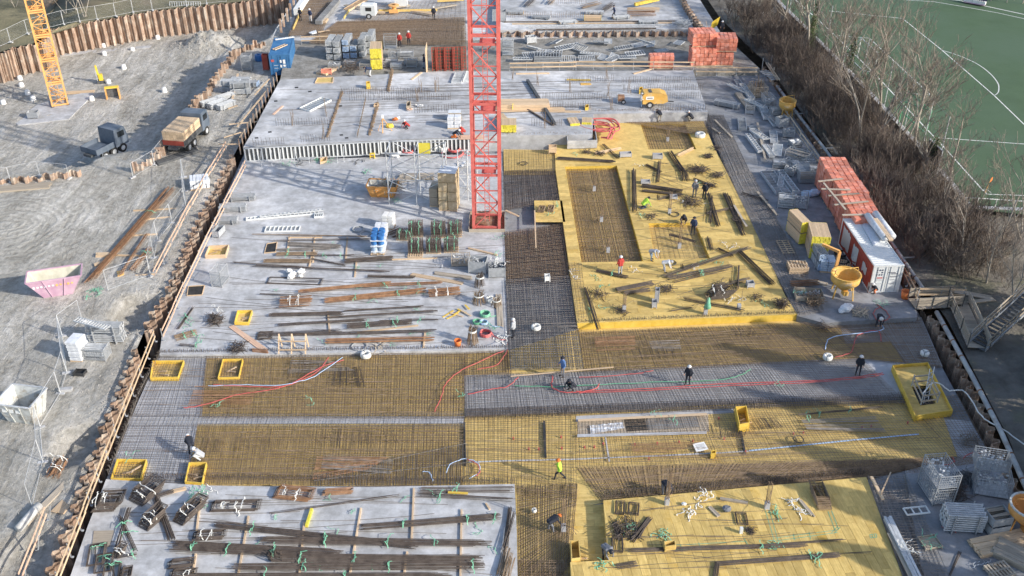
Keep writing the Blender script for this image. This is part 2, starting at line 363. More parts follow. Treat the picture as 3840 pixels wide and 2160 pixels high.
line([(3398,0),(3500,6),(3620,26),(3740,48),(3840,70),(3950,92)], .13)
line([(3500,-8),(3600,2),(3840,54),(3950,80)], .2)
line([(3690,708),(3705,713),(3716,722)], .1)
line([(3492,527),(3508,528)], .1)
kerb = M()
kp = [P(x, y, ZP) for x, y in ((2870,-50),(2914,0),(3026,109),(3096,179),(3228,311),(3314,404),(3457,559),(3570,690),(3640,778),(3840,786),(4100,800))]
for a, b in zip(kp, kp[1:]): kerb.beam(a+Vector((0,0,.03)), b+Vector((0,0,.03)), .5, .1)
kerb.build('kerb', X['concrete'], pitch)
# ---- field beyond the far sheet piles
ZFLD = .75
def fld(px, py): return P(px, py, ZFLD)
far_pts = [fld(-700,236), fld(-60,218), fld(50,180), fld(120,167), fld(160,140), fld(194,109), fld(349,82), fld(582,41), fld(776,21), fld(1000,-2), fld(1130,-30)]
FB = sorted(far_pts, key=lambda p: p.x)
v = []; f = []; nc = len(FB)
fg = M(); rows = 40
for j in range(rows+1):
    for i, p in enumerate(FB):
        y = p.y+.3+(j/rows)**1.5*160; v.append((p.x*(1+.004*j*2)-j*.02, y, ZFLD+(0 if j == 0 else .25*noise.noise((p.x*.1, y*.1, 0))+.004*(y-p.y))))
for j in range(rows):
    for i in range(nc-1):
        k = j*nc+i; f.append((k, k+1, k+nc+1, k+nc))
fg.add(v, f); struct(fg.build('field', X['field'], smooth=True))

# ---- building base, slabs
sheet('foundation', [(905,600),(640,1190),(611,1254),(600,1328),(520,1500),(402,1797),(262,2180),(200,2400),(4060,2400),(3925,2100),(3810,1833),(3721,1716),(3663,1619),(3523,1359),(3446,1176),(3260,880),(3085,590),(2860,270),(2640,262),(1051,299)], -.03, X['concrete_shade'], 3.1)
MID = [(770,1345),(1905,1315),(2165,1235),(2990,1200),(3150,1225),(3170,1290),(3340,1280),(3390,1360),(3540,1570),(3590,1712),(3390,1745),(3250,1800),(2260,1885),(2118,1915),(2139,2105),(2150,2400),(1940,2400),(1930,1820),(760,1822),(700,1790),(735,1600),(755,1560)]
sheet('formwork_floor', MID, 0.0, X['ply_base'], .02)
sheet('blinding_layer', [(600,1330),(775,1345),(757,1560),(740,1600),(705,1795),(400,1797),(520,1500)], .001, X['blinding'], .025)
sheet('blinding_layer', [(1740,1408),(2100,1400),(2900,1358),(3230,1343),(3390,1360),(3420,1420),(3380,1500),(2900,1508),(2160,1545),(1742,1562)], .006, X['blinding'])
sheet('blinding_layer', [(490,1562),(1740,1562),(1738,1588),(740,1592),(478,1590)], .010, X['blinding'])
sheet('blinding_layer', [(3150,1222),(3455,1190),(3535,1375),(3400,1360),(3340,1280),(3172,1288)], .010, X['blinding'])
sheet('blinding_layer', [(3540,1570),(3640,1580),(3725,1730),(3600,1770),(3395,1780),(3392,1745),(3592,1712)], .010, X['blinding'])
sheet('blinding_layer', [(2160,1560),(2750,1530),(2752,1548),(2160,1582)], .012, X['blinding'])
sheet('concrete_slab', [(912,605),(1400,590),(1885,575),(1893,870),(1903,1308),(1400,1320),(994,1328),(598,1330),(607,1260),(720,1000)], ZS, X['concrete'], .37)
sheet('concrete_slab', [(398,1797),(760,1820),(1000,1824),(1400,1826),(1930,1815),(1938,2000),(1945,2400),(180,2400),(330,1970)], ZS, X['concrete'], .37)
F1 = [(1051,299),(1190,292),(1640,268),(2599,264),(2625,340),(2655,420),(2225,428),(2222,505),(1880,508),(1420,526),(912,552),(950,488),(980,430)]
sheet('concrete_slab', F1, ZF, X['concrete_far'], 1.75)
# storage yard behind it and the far building part
sheet('storage_yard', [(1051,300),(1190,292),(1640,268),(2600,264),(2640,262),(2850,258),(2700,120),(2590,120),(1400,150),(1240,165),(1075,160)], ZF-.35, X['yard'], 1.3)
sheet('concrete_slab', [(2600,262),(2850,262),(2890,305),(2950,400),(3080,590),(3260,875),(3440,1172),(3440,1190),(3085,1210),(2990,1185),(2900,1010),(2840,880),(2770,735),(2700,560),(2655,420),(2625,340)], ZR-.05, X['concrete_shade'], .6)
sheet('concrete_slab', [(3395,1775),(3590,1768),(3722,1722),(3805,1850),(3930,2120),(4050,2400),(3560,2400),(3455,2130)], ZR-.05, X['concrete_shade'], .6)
sheet('concrete_slab', [(1240,163),(1400,150),(1880,150),(2590,118),(2700,118),(2600,-40),(2400,-140),(1240,-140),(1085,0),(1090,150)], ZF-.3, X['concrete_far'], 1.3)
# light slab strip on the right of the far part
sheet('concrete_slab', [(1862,112),(2580,108),(2605,112),(2540,-20),(2480,-100),(1880,-100)], ZF+.5, X['concrete_far'], .75)

# ---- sheet pile walls, every pile an object
def pile_mesh(w, d, h):
    m = M(); t = .02
    pr = [(-w/2,0),(-w*.32,0),(-w*.2,d),(w*.2,d),(w*.32,0),(w/2,0)]
    n = len(pr)
    for a, b in zip(pr, pr[1:]):
        dx, dy = b[0]-a[0], b[1]-a[1]; L = math.hypot(dx, dy); nx, ny = -dy/L*t, dx/L*t
        m.prism([a, b, (b[0]+nx, b[1]+ny), (a[0]+nx, a[1]+ny)], -h, 0)
    return m.mesh('pile', X['rust_pile'])
def pile_wall(label, pts, w, d, h, group=None, jit=.05, gaps=()):
    me = pile_mesh(w, d, h); root = thing('sheet_piling', label, 'retaining wall', (pts[0].x, pts[0].y, pts[0].z-h), 0, group)
    acc = 0.0; k = 0
    for a, b in zip(pts, pts[1:]):
        L = (b-a).length; s = acc
        while s < L:
            p = a.lerp(b, s/L); r = ang(a, b)
            if not any(g0 <= k <= g1 for g0, g1 in gaps):
                o = inst(me, 'pile', root, (0,0,0)); o.matrix_parent_inverse = RM(root)
                o.location = (p.x, p.y, p.z+U(-jit, jit)); o.rotation_euler = (0, 0, r+(pi if k % 2 else 0))
            s += w; k += 1
        acc = s-L
    return root
pile_wall('long rusty sheet pile wall along the left edge of the building', [P(x, y, ZG+.35) for x, y in LPX[0:11]], .62, .34, 3.6)
pile_wall('rusty sheet pile wall beside the middle slab with torn tops', [P(x, y, ZG+.3) for x, y in [(560,1244)]+LPX[11:22]], .62, .34, 3.6, jit=.22)
Z2 = ZG+.9
pile_wall('crooked row of low rusty sheet piles between haul road and storage strip', [P(x, y, Z2) for x, y in SEC], .6, .32, 4.6, jit=.3)
pile_wall('short stub of sheet piles by the haul road with cut tops', [P(x, y, ZG+.75) for x, y in ((505,620),(545,600),(585,575),(622,540))], .6, .32, 1.2, jit=.35)
pile_wall('line of buried sheet pile heads below the mesh fence at the left', [P(x, y, ZG+.5) for x, y in ((-20,668),(60,668),(150,660),(215,655),(262,648),(300,640))], .6, .32, 1.0, jit=.25)
pile_wall('high brown sheet pile wall along the far side of the pit', [P(x, y, .85) for x, y in ((194,109),(349,82),(582,41),(776,21),(1000,-2),(1100,-18))], .5, .34, 4.2, jit=.07)
pile_wall('short brown sheet pile wall behind the orange crane mast', [P(x, y, .85) for x, y in ((50,180),(120,167),(165,160))], .5, .34, 4.2, jit=.07)
pile_wall('sheet pile wall closing the pit at the left edge', [P(x, y, .85) for x, y in ((-260,250),(-120,225),(0,202),(50,180))], .5, .34, 4.2, jit=.07)
pile_wall('sheet pile corner between the two far pit walls', [P(x, y, .85) for x, y in ((165,160),(194,109))], .5, .34, 4.2, jit=.05)
RWP = [(4010,2300),(3880,1990),(3730,1650),(3640,1440),(3560,1300),(3490,1180)]
pile_wall('shaded sheet pile wall along the right edge of the rebar mats', [P(x, y, ZR+.1) for x, y in RWP], .62, .34, 3.6, jit=.1)
pile_wall('sheet pile wall running behind the stacked block pallets', [P(x, y, ZR+.1) for x, y in ((3450,1090),(3310,880),(3180,700),(3095,575),(2918,330),(2862,250))], .62, .34, 3.6, jit=.1)
pile_wall('sheet pile wall beside the far slab under the bare trees', [P(x, y, ZF+1.2) for x, y in ((2645,118),(2610,70),(2575,20),(2545,-40))], .55, .34, 4.2, jit=.06)
pile_wall('row of sheet piles holding the near edge of the far slab', [P(x, y, ZF+.3) for x, y in ((1868,122),(2200,119),(2575,116))], .62, .4, 2.2, jit=.1)

# ---- formwork decks of separate boards
def clip(sub, a, b, keep_left=True):
    out = []; n = len(sub)
    def side(p):
        c = (b[0]-a[0])*(p[1]-a[1])-(b[1]-a[1])*(p[0]-a[0]); return c if keep_left else -c
    for i in range(n):
        p, q = sub[i], sub[(i+1) % n]; sp, sq = side(p), side(q)
        if sp >= 0: out.append(p)
        if (sp > 0 and sq < 0) or (sp < 0 and sq > 0):
            t = sp/(sp-sq); out.append((p[0]+(q[0]-p[0])*t, p[1]+(q[1]-p[1])*t))
    return out
def parea(p): return .5*sum(p[i][0]*p[(i+1) % len(p)][1]-p[(i+1) % len(p)][0]*p[i][1] for i in range(len(p))) if len(p) > 2 else 0
def ccw(p): return p if parea(p) > 0 else p[::-1]
def deck(label_name, px, z, L, Wd, rz, m, holes=(), th=.03, gap=.016, maxn=298):
    outline = ccw([(q.x, q.y) for q in poly(px, z)]); hs = [ccw([(q.x, q.y) for q in poly(h, z)]) for h in holes]
    root = bpy.data.objects.new(label_name, None); COL.objects.link(root); struct(root)
    c0 = outline[0]; root.location = (c0[0], c0[1], z)
    R = lambda x, y: (c0[0]+x*cos(rz)-y*sin(rz), c0[1]+x*sin(rz)+y*cos(rz))
    inv = lambda p: ((p[0]-c0[0])*cos(rz)+(p[1]-c0[1])*sin(rz), -(p[0]-c0[0])*sin(rz)+(p[1]-c0[1])*cos(rz))
    lc = [inv(p) for p in outline]
    x0, x1, y0, y1 = min(p[0] for p in lc), max(p[0] for p in lc), min(p[1] for p in lc), max(p[1] for p in lc)
    full = M().box((0,0,-th/2), (L-gap, Wd-gap, th)).mesh('board', m); tiles = []
    j = 0; y = y0
    while y < y1:
        x = x0-(L*(.5 if j % 2 else 0)+U(0, .2))
        while x < x1:
            loc = [(x, y), (x+L, y), (x+L, y+Wd), (x, y+Wd)]
            t = [R(*p) for p in loc]; s = list(outline)
            for i in range(4):
                s = clip(s, t[i], t[(i+1) % 4])
                if len(s) < 3: break
            if len(s) >= 3 and parea(s) > .02:
                pieces = [s]
                for h in hs:
                    nxt = []
                    for pc in pieces:
                        rem = pc
                        for i in range(len(h)):
                            a, b = h[i], h[(i+1) % len(h)]
                            o = clip(rem, a, b, False)
                            if len(o) > 2 and abs(parea(o)) > .002: nxt.append(o)
                            rem = clip(rem, a, b)
                            if len(rem) < 3: break
                    pieces = nxt
                if pieces: tiles.append((R(x+L/2, y+Wd/2), sum(abs(parea(p)) for p in pieces), pieces))
            x += L
        y += Wd; j += 1
    tiles.sort(key=lambda t: t[0][1]); rest = M()
    for i, (c, a, pcs) in enumerate(tiles):
        if i < maxn:
            if a > L*Wd*.995:
                o = inst(full, 'board', root, (c[0], c[1], z+U(-.003, .003)), rz, world=True)
            else:
                b = M()
                for pc in pcs:
                    b.prism([(R2[0], R2[1]) for R2 in [((p[0]-c[0])*cos(rz)+(p[1]-c[1])*sin(rz), -(p[0]-c[0])*sin(rz)+(p[1]-c[1])*cos(rz)) for p in pc]], -th, 0)
                o = inst(b.mesh('board', m), 'board', root, (c[0], c[1], z), rz, world=True)
        else:
            for pc in pcs: rest.prism(pc, z-th, z)
    if rest.f: rest.build('distant_boards', m, root)['kind'] = 'stuff'
    return root
U_PX = [(2080,515),(2225,510),(2228,460),(2638,455),(2672,540),(2731,656),(2812,820),(2863,932),(2945,1110),(2990,1178),(2165,1212),(2133,986),(2082,625)]
PIT1 = [(2401,461),(2570,466),(2612,560),(2432,560)]
PIT2 = [(2119,625),(2313,620),(2412,980),(2180,984)]
PIT3 = [(2432,837),(2608,835),(2663,969),(2455,971)]
deckU = deck('formwork_deck', U_PX, ZU, 2.5, .62, .04, X['ply'], (PIT1, PIT2, PIT3))
A2_PX = [(2263,1878),(3248,1790),(3383,2160),(3440,2330),(2155,2330),(2139,2108),(2282,2100)]
deckA = deck('formwork_deck', A2_PX, ZU, 2.5, .55, pi/2+.12, X['ply'])
def pit_box(px, z, depth, parent, m='ply_yellow', floor='ply_base', sides=None):
    q = [Vector(p) for p in ccw([(a.x, a.y) for a in poly(px, z)])]; n = len(q)
    c = sum(q, Vector((0,0)))/n
    for i in range(n):
        a, b = q[i], q[(i+1) % n]; t = (b-a).normalized(); nn = Vector((-t.y, t.x))*.02
        M().prism([a, b, b+nn, a+nn], z-depth, z-.004).build('side_board', X[m], parent)
    M().prism(q, z-depth-.02, z-depth).build('floor_board', X[floor], parent)
for pt, dp in ((PIT1, .45), (PIT2, .55), (PIT3, .4)): pit_box(pt, ZU, dp, deckU)
def upstand(px, z0, z1, m, parent, th=.03, name='edge_board'):
    for (a, b) in zip(px, px[1:]):
        A, B = P(a[0], a[1], z1), P(b[0], b[1], z1); n = max(1, int((B-A).length/2.5))
        for i in range(n):
            p, q = A.lerp(B, i/n), A.lerp(B, (i+1)/n); d = (q-p).normalized()*.004
            M().beam(Vector((p.x, p.y, (z0+z1)/2))+d, Vector((q.x, q.y, (z0+z1)/2))-d, th, z1-z0).build(name, X[m], parent)
upstand([(2165,1213),(2990,1179)], 0.01, ZU-.004, 'ply_yellow', deckU)
upstand([(2082,625),(2133,986),(2165,1213)], 0.01, ZU-.004, 'ply', deckU)
upstand([(2139,2109),(2282,2101),(2263,1879)], 0.01, ZU-.004, 'ply', deckA)
upstand([(2263,1877),(3248,1789)], 0.01, ZU-.004, 'ply', deckA)
upstand([(2155,2330),(2139,2108)], 0.01, ZU-.004, 'ply', deckA)
upstand([(2990,1179),(2945,1110),(2863,932)], 0.01, ZU-.004, 'ply', deckU)
upstand([(3248,1789),(3383,2160)], 0.01, ZU-.004, 'ply', deckA)
sheet('formwork_floor', [(1888,560),(2080,562),(2082,640),(1890,640)], .45, X['ply_base'], .5)
deck('formwork_deck', [(2003,752),(2108,752),(2120,832),(2008,832)], ZU, 1.2, .55, 0, X['ply'])
deck('formwork_deck', [(2118,1905),(2262,1890),(2288,2098),(2140,2104)], .03, 1.2, .55, 0, X['ply'])
# ---------------------------------------------------------------- reinforcement mats (nobody could count the bars)
def bil(q, u, v): return q[0].lerp(q[1], u).lerp(q[3].lerp(q[2], u), v)
def bar3(m, pts, r):
    """a bar of triangular section through the points"""
    m.tube(pts, r, 3)
def rebar_mat(label, px, z, su, sv, r=.011, layers=2, mt='rebar', jz=.015, over=.12, miss=.0, zig=0):
    su *= 1.32; sv *= 1.32; r *= 1.28
    q = [P(x, y, z) for x, y in px]; m = M()
    Wd = ((q[1]-q[0]).length+(q[2]-q[3]).length)/2; Hh = ((q[3]-q[0]).length+(q[2]-q[1]).length)/2
    for L in range(layers):
        dz = Vector((0, 0, -.13*L)) if z > .1 else Vector((0,0,-.03*L))
        n = max(2, int(Hh/sv))
        for i in range(n+1):
            if random.random() < miss: continue
            v = min(1, max(0, (i+U(-.22, .22))/n)); e0 = U(-over, over)/Wd; e1 = U(-over, over)/Wd
            k = 3; sk = U(-.02, .02)/max(1, Hh)*1.5
            pts = [bil(q, -e0+(1+e0+e1)*t/k, v+sk*(t-1.5)) + dz + Vector((0,0,U(-jz, jz))) for t in range(k+1)]
            bar3(m, pts, r)
        n = max(2, int(Wd/su))
        for i in range(n+1):
            if random.random() < miss: continue
            u = min(1, max(0, (i+U(-.22, .22))/n)); e0 = U(-over, over)/Hh; e1 = U(-over, over)/Hh
            sk = U(-.02, .02)/max(1, Wd)*1.5
            pts = [bil(q, u+sk*(t-1), -e0+(1+e0+e1)*t/2) + dz + Vector((0,0,.02+U(-jz, jz))) for t in range(3)]
            bar3(m, pts, r)
    for i in range(zig):                       # lattice spacers between the layers
        v = U(.04, .96); n = int(Wd/.2)
        pts = [bil(q, t/n, v+.01*sin(t*.7)/max(1, Hh)) + Vector((0, 0, .0 if t % 2 else -.1)) + Vector((0, .04 if t % 2 else -.04, .02)) for t in range(n+1)]
        m.tube(pts, .007, 3)
    o = m.build('rebar_mat', X[mt]); o['kind'] = 'stuff'; return tag(o, label, 'rebar mat')
rebar_mat('dense brown rebar mat in front of the middle slab', [(775,1334),(1745,1322),(1742,1562),(750,1562)], .2, .155, .13, .0115, zig=6)
rebar_mat('thin rebar mat over pale blinding beside the railing', [(600,1336),(775,1334),(750,1562),(497,1562)], .2, .15, .15, .0095, layers=1, mt='rebar_dark')
rebar_mat('thin rebar mat over pale blinding in the lower left', [(480,1594),(740,1592),(700,1812),(400,1797)], .2, .15, .16, .0095, layers=1, mt='rebar_dark')
rebar_mat('rebar mat between the concrete slab corner and the rebar corridor', [(1742,1322),(1912,1314),(1918,1402),(1742,1408)], .2, .16, .15, .013)
rebar_mat('dense brown rebar mat behind the front concrete slab', [(740,1592),(1740,1588),(1735,1822),(700,1812)], .2, .155, .13, .0115, zig=8)
rebar_mat('crowded strip of dark rebar between the two brown mats', [(497,1552),(1742,1552),(1740,1596),(478,1596)], .26, .2, .16, .011, layers=1, mt='rebar_grey')
rebar_mat('open rebar grid over yellow boards in the centre', [(1742,1562),(2160,1545),(2165,1880),(1742,1822)], .14, .17, .17, .010, layers=1, zig=8)
rebar_mat('fan of long straight bars at the rear of the front slab', [(1180,1785),(1755,1660),(1760,1822),(1180,1824)], .26, .14, .9, .013, layers=1, mt='rebar_grey')
rebar_mat('dense dark rebar mat below the yellow deck edge', [(2170,1244),(3090,1207),(3232,1342),(2192,1396)], .24, .15, .12, .0115, zig=5)
rebar_mat('rebar mat over pale blinding in the shaded right corner', [(3090,1207),(3448,1188),(3535,1375),(3232,1342)], .2, .17, .13, .012)
rebar_mat('rebar mat over the long grey strip in the middle', [(1744,1408),(3232,1342),(3388,1500),(1746,1560)], .2, .17, .15, .0105, zig=5, mt='rebar_grey')
rebar_mat('crowded rebar strip along the near side of the grey strip', [(1746,1532),(3388,1474),(3400,1508),(1746,1566)], .26, .13, .10, .011, mt='rebar_dark')
rebar_mat('wide open rebar grid over yellow boards on the right', [(2160,1580),(3402,1506),(3592,1712),(2165,1752)], .14, .165, .16, .0095, layers=1, zig=8)
rebar_mat('rebar grid with long bars behind the front yellow deck', [(2165,1752),(3592,1712),(3252,1794),(2262,1884)], .14, .16, .12, .0105, layers=2, zig=4)
rebar_mat('rebar grid in the corridor beside the front yellow deck', [(1942,1822),(2166,1812),(2140,2105),(1948,2380)], .14, .15, .15, .0105, layers=2, zig=6)
rebar_mat('rebar grid in shade left of the front deck edge', [(1948,2100),(2140,2100),(2152,2380),(1950,2380)], .16, .15, .15, .011, layers=2)
rebar_mat('rebar grid between white blinding and the right sheet piles', [(3400,1508),(3590,1480),(3725,1725),(3592,1712)], .16, .17, .16, .011, layers=1)
rebar_mat('rebar over white blinding behind the shaded crates', [(3395,1745),(3592,1712),(3725,1725),(3400,1778)], .14, .16, .16, .011, layers=1)
rebar_mat('tall dense rebar cage in the corridor beside the yellow deck', [(1896,1050),(2140,1035),(2186,1378),(1916,1380)], .5, .13, .21, .015, layers=2, mt='rebar_grey')
rebar_mat('rebar cage in the corridor next to the crane mast', [(1890,870),(2110,838),(2142,1040),(1898,1055)], .42, .13, .17, .014, layers=3)
rebar_mat('dark rebar cage in the pit behind the crane mast', [(1888,640),(2084,632),(2106,748),(1890,785)], .55, .15, .15, .014, layers=2, mt='rebar_dark')
rebar_mat('light rebar grid on the boards behind the crane mast', [(1888,562),(2080,562),(2084,632),(1888,640)], .6, .2, .2, .010, layers=1)
rebar_mat('rebar grid in the far square pit of the yellow deck', PIT1, ZU-.22, .2, .2, .012, over=.0)
rebar_mat('rebar grid in the long pit of the yellow deck', PIT2, ZU-.3, .15, .16, .013, over=.0)
rebar_mat('rebar grid in the small pit of the yellow deck', PIT3, ZU-.25, .3, .2, .010, over=.0, layers=1)
rebar_mat('rebar grid around the far pit beside the poured slab', [(2240,440),(2640,440),(2662,500),(2580,500)], ZU+.1, .18, .16, .011, layers=1)
rebar_mat('rebar on the yellow deck edge above the pale strip', [(2133,986),(2180,986),(2200,1195),(2166,1200)], ZU+.1, .8, .16, .011, layers=1)
for i, qd in enumerate(([(2640,430),(2712,430),(2812,640),(2733,656)], [(2733,656),(2815,640),(2958,900),(2866,932)], [(2866,932),(2965,900),(3090,1165),(2992,1180)])):
    rebar_mat(('far', 'middle', 'near')[i]+' length of the dark rebar strip between yellow deck and storage slab', qd, ZU+.1, .19, .16, .013, layers=2, mt='rebar_grey')
rebar_mat('dark rebar strip between the front yellow deck and shaded slab', [(3256,1788),(3400,1780),(3560,2160),(3388,2160)], ZU+.05, .19, .18, .013, layers=2, mt='rebar_grey')
rebar_mat('dark rebar strip at the bottom edge beside the front deck', [(3388,2160),(3560,2160),(3640,2360),(3450,2360)], ZU+.05, .16, .16, .014, layers=3, mt='rebar_dark')
rebar_mat('brown rebar field in the far building part', [(1265,80),(1745,64),(1745,166),(1160,158)], ZF, .17, .13, .016, layers=2)
rebar_mat('brown rebar in the far corridor at the top left', [(1140,-20),(1262,-20),(1205,128),(1082,132)], ZF, .2, .2, .016, layers=2)
rebar_mat('rebar field at the far end beside the dark trench', [(1420,10),(1740,-5),(1745,64),(1330,78)], ZF, .5, .4, .016, layers=1)

LAP = [([(600,1336),(1745,1322),(1742,1562),(497,1562)], 'rear'), ([(480,1594),(1740,1588),(1735,1822),(400,1797)], 'front'), ([(2170,1244),(3090,1207),(3232,1342),(2192,1396)], 'deck side'), ([(2160,1580),(3402,1506),(3592,1712),(2165,1752)], 'right')]
for q0, nm in LAP:
    for k in range(4):
        u, v = U(.05,.75), U(.05,.6); qq = [P(x, y, .2) for x, y in q0]; m = M(); A = [bil(qq, u+du, v+dv) for du, dv in ((0,0),(U(.08,.22),0),(U(.08,.22),U(.2,.38)),(0,U(.2,.38)))]
        for i in range(random.randrange(14, 34)): t = U(0,1); a, b = (A[0].lerp(A[1], t), A[3].lerp(A[2], t)) if k % 2 else (A[0].lerp(A[3], t), A[1].lerp(A[2], t)); m.tube([a+Vector((0,0,U(.04,.1))), b+Vector((0,0,U(.04,.1)))], .013, 3)
        o = m.build('lap_bars', X[('rebar_grey','rebar','rebar_rust','rebar_dark')[k]]); o['kind'] = 'stuff'; tag(o, nth(k)+' patch of lapped extra bars on the '+nm+' mat', 'rebar')
# ---- bent starter bars standing in rows
def starter_row(label, a, b, z, sp=.2, h=.5, mt='rebar', top=True, dbl=.0):
    A, B = P(*a, z), P(*b, z); n = max(2, int((B-A).length/sp)); m = M(); t = (B-A).normalized(); nn = Vector((-t.y, t.x, 0))
    for i in range(n+1):
        for off in ((0,) if not dbl else (0, dbl)):
            p = A.lerp(B, min(1, max(0, (i+U(-.2, .2))/n)))+nn*off; hh = h*U(.8, 1.15)
            pts = [p, p+Vector((U(-.04, .04), U(-.04, .04), hh))]
            if top: pts.append(pts[1]+nn*U(.06, .14)+Vector((0,0,-.03)))
            m.tube(pts, .019, 3)
    m.tube([A+Vector((0,0,h*.45)), A.lerp(B, .5)+Vector((0,0,h*.5)), B+Vector((0,0,h*.45))], .014, 3)
    o = m.build('starter_bars', X[mt]); o['kind'] = 'stuff'; return tag(o, label, 'rebar')
SR = [((1284,352),(1610,352),'behind the concrete joint on the far slab'),((1311,377),(1690,374),'crossing the middle of the far slab'),((1035,472),(1237,464),'left of the groove in the far slab'),((950,546),(1066,539),'at the far slab corner above the ribbed formwork'),((1129,534),(1237,527),'above the ribbed formwork near the groove'),((1555,424),(1711,414),'left of the red mast on the far slab'),
 ((2121,312),(2300,304),'near the long planks on the far slab'),((2331,310),(2590,310),'at the back of the far slab on the right'),((2335,342),(2634,337),'behind the yellow compressor'),((1990,372),(2292,374),'beside the timber stack on the far slab'),((2475,370),(2626,370),'to the side of the yellow compressor'),((2055,406),(2214,406),'in front of the timber stack'),((2440,414),(2645,417),'in front of the yellow compressor'),((1993,472),(2106,472),'near the yellow box and red hose')]
for a, b, w in SR: starter_row('row of thin starter bars '+w, a, b, ZF, .26, .75, 'rebar_dark')
starter_row('starter bars along the poured slab edge above the yellow deck', (2228,452), (2650,446), ZU+.02, .14, 1.15, dbl=.25)
starter_row('starter bars along the step beside the crane mast', (1882,545), (2225,540), .47, .14, 1.2, dbl=.2)
starter_row('bent bars along the front edge of the middle slab', (600,1336), (1900,1317), .02, .15, .5, 'rebar_dark', dbl=.12)
starter_row('bent bars along the rear edge of the front slab', (420,1792), (1930,1812), .02, .16, .45, 'rebar_dark')
starter_row('bent bars standing along the yellow deck edge', (2168,1228), (2990,1193), .02, .13, .7, 'rebar_dark', dbl=-.12)
starter_row('bent bars standing along the rear of the front deck', (2268,1872), (3240,1785), .02, .14, .5, 'rebar_dark', dbl=.2)
starter_row('bent bars lining the right edge of the rebar mats', (3722,1722), (3448,1180), .02, .18, .7, 'rebar_dark')
starter_row('bent bars lining the left edge of the lower mat', (410,1790), (520,1500), .02, .2, .6, 'rebar_grey')
starter_row('bent bars lining the left edge of the upper mat', (520,1490), (602,1338), .02, .2, .6, 'rebar_grey')
starter_row('starter bars across the far brown rebar field', (1180,125), (1740,118), ZF, .2, .6)
starter_row('starter bars at the back of the far brown rebar field', (1260,88), (1740,72), ZF, .2, .6)
starter_row('starter bars across the far pale slab', (1900,66), (2260,66), ZF+.5, .25, .8)
starter_row('starter bars at the top edge of the far pale slab', (2060,14), (2200,14), ZF+.5, .25, .8)
def wave_bars(label, px, z, n, r=.012, mt='rebar', spread=3, curve=.6):
    """loose bars thrown over a mat"""
    m = M(); q = [P(x, y, z) for x, y in px]
    for i in range(n):
        v = U(0, 1); u0 = U(-.05, .5); u1 = u0+U(.3, .6); d = U(-.12, .12); c = U(-curve, curve)
        pts = [bil(q, u0+(u1-u0)*t/6, v+d*(t/6-.5)) + Vector((0, c*sin(pi*t/6)*.6, U(0,.03))) for t in range(7)]
        m.tube(pts, r, 3)
    o = m.build('loose_bars', X[mt]); o['kind'] = 'stuff'; return tag(o, label, 'rebar')
wave_bars('loose bars lying across the right open grid', [(2180,1640),(3500,1600),(3560,1700),(2180,1740)], .2, 16)
wave_bars('loose bars lying across the rear strip of the front deck', [(2180,1760),(3500,1730),(3250,1785),(2270,1860)], .22, 18)
wave_bars('loose bars lying across the grid in the centre', [(1760,1600),(2150,1590),(2150,1860),(1760,1810)], .2, 12)
wave_bars('loose bars scattered over the left rear mat', [(560,1360),(1720,1345),(1720,1550),(540,1550)], .24, 26)
wave_bars('loose bars scattered over the left front mat', [(520,1610),(1720,1605),(1710,1800),(460,1780)], .24, 22)
wave_bars('loose bars scattered over the dark mat below the deck', [(2200,1260),(3080,1225),(3200,1330),(2210,1380)], .28, 22)

# ---------------------------------------------------------------- tower crane masts
def mast(name, label, c, w, H, sec, band, rz, mt, chord, diag, ladder=True):
    root = thing(name, label, 'tower crane', c, rz); h = w/2
    cor = [(-h,-h),(h,-h),(h,h),(-h,h)]
    for x, y in cor:
        M().box((x, y, H/2), (chord, chord, H)).build('chord', X[mt], root, world=False)
        M().box((x, y, .06), (chord*2, chord*2, .12)).build('foot_plate', X['steel_dark'], root, world=False)
    horiz = M().beam((-h+chord/2, 0, 0), (h-chord/2, 0, 0), diag, diag).mesh('strut', X[mt])
    hvy = M().beam((-h+chord/2, 0, 0), (h-chord/2, 0, 0), diag*1.5, diag*2.2).mesh('section_beam', X[mt])
    z = band*.6; k = 0
    while z < H-1:
        pan = (sec-band)/2
        for f in range(4):
            a = f*pi/2; ox, oy = cor[f]; dx = Vector((cos(a), sin(a), 0)); mid = Vector((0, -h, 0)); mid.rotate(Matrix.Rotation(a, 3, 'Z').to_quaternion())
            def put(me, nm, zz):
                o = inst(me, nm, root, (mid.x, mid.y, zz), a)
            put(hvy, 'section_beam', z); put(hvy, 'section_beam', z-band*.75)
            put(horiz, 'strut', z+pan)
            for j in range(2):
                s = 1 if (j+k+f) % 2 == 0 else -1
                p0 = mid-dx*(h-chord/2)*s+Vector((0,0,z+pan*j+.05)); p1 = mid+dx*(h-chord/2)*s+Vector((0,0,z+pan*(j+1)-.05))
                M().beam(p0, p1, diag, diag).build('diagonal', X[mt], root, world=False)
        k += 1; z += sec
    if ladder:
        l = M()
        for s in (-.2, .2): l.beam((s, h*.35, 0), (s, h*.35, H), .05, .05)
        zz = .3
        while zz < H: l.beam((-.2, h*.35, zz), (.2, h*.35, zz), .03, .03); zz += .3
        l.build('ladder', X[mt], root, world=False)
        zz = sec
        while zz < H:
            M().box((h*.2, h*.1, zz-band*.3), (w*.55, w*.5, .05)).build('platform', X[mt], root, world=False); zz += sec
    return root
cb = P(1826, 862, .3)
mast('crane_mast', 'tall red lattice tower crane mast rising from the middle slab', (cb.x, cb.y+1.1, .05), 2.3, 47.0, 5.9, .95, rad(-1.5), 'red_crane', .24, .09)
oc = P(226, 392, ZPIT)
mast('crane_mast', 'orange lattice tower crane mast standing in the earth pit', (oc.x, oc.y, ZPIT+.1), 1.75, 36.0, 2.9, .35, rad(24), 'orange_crane', .17, .075)
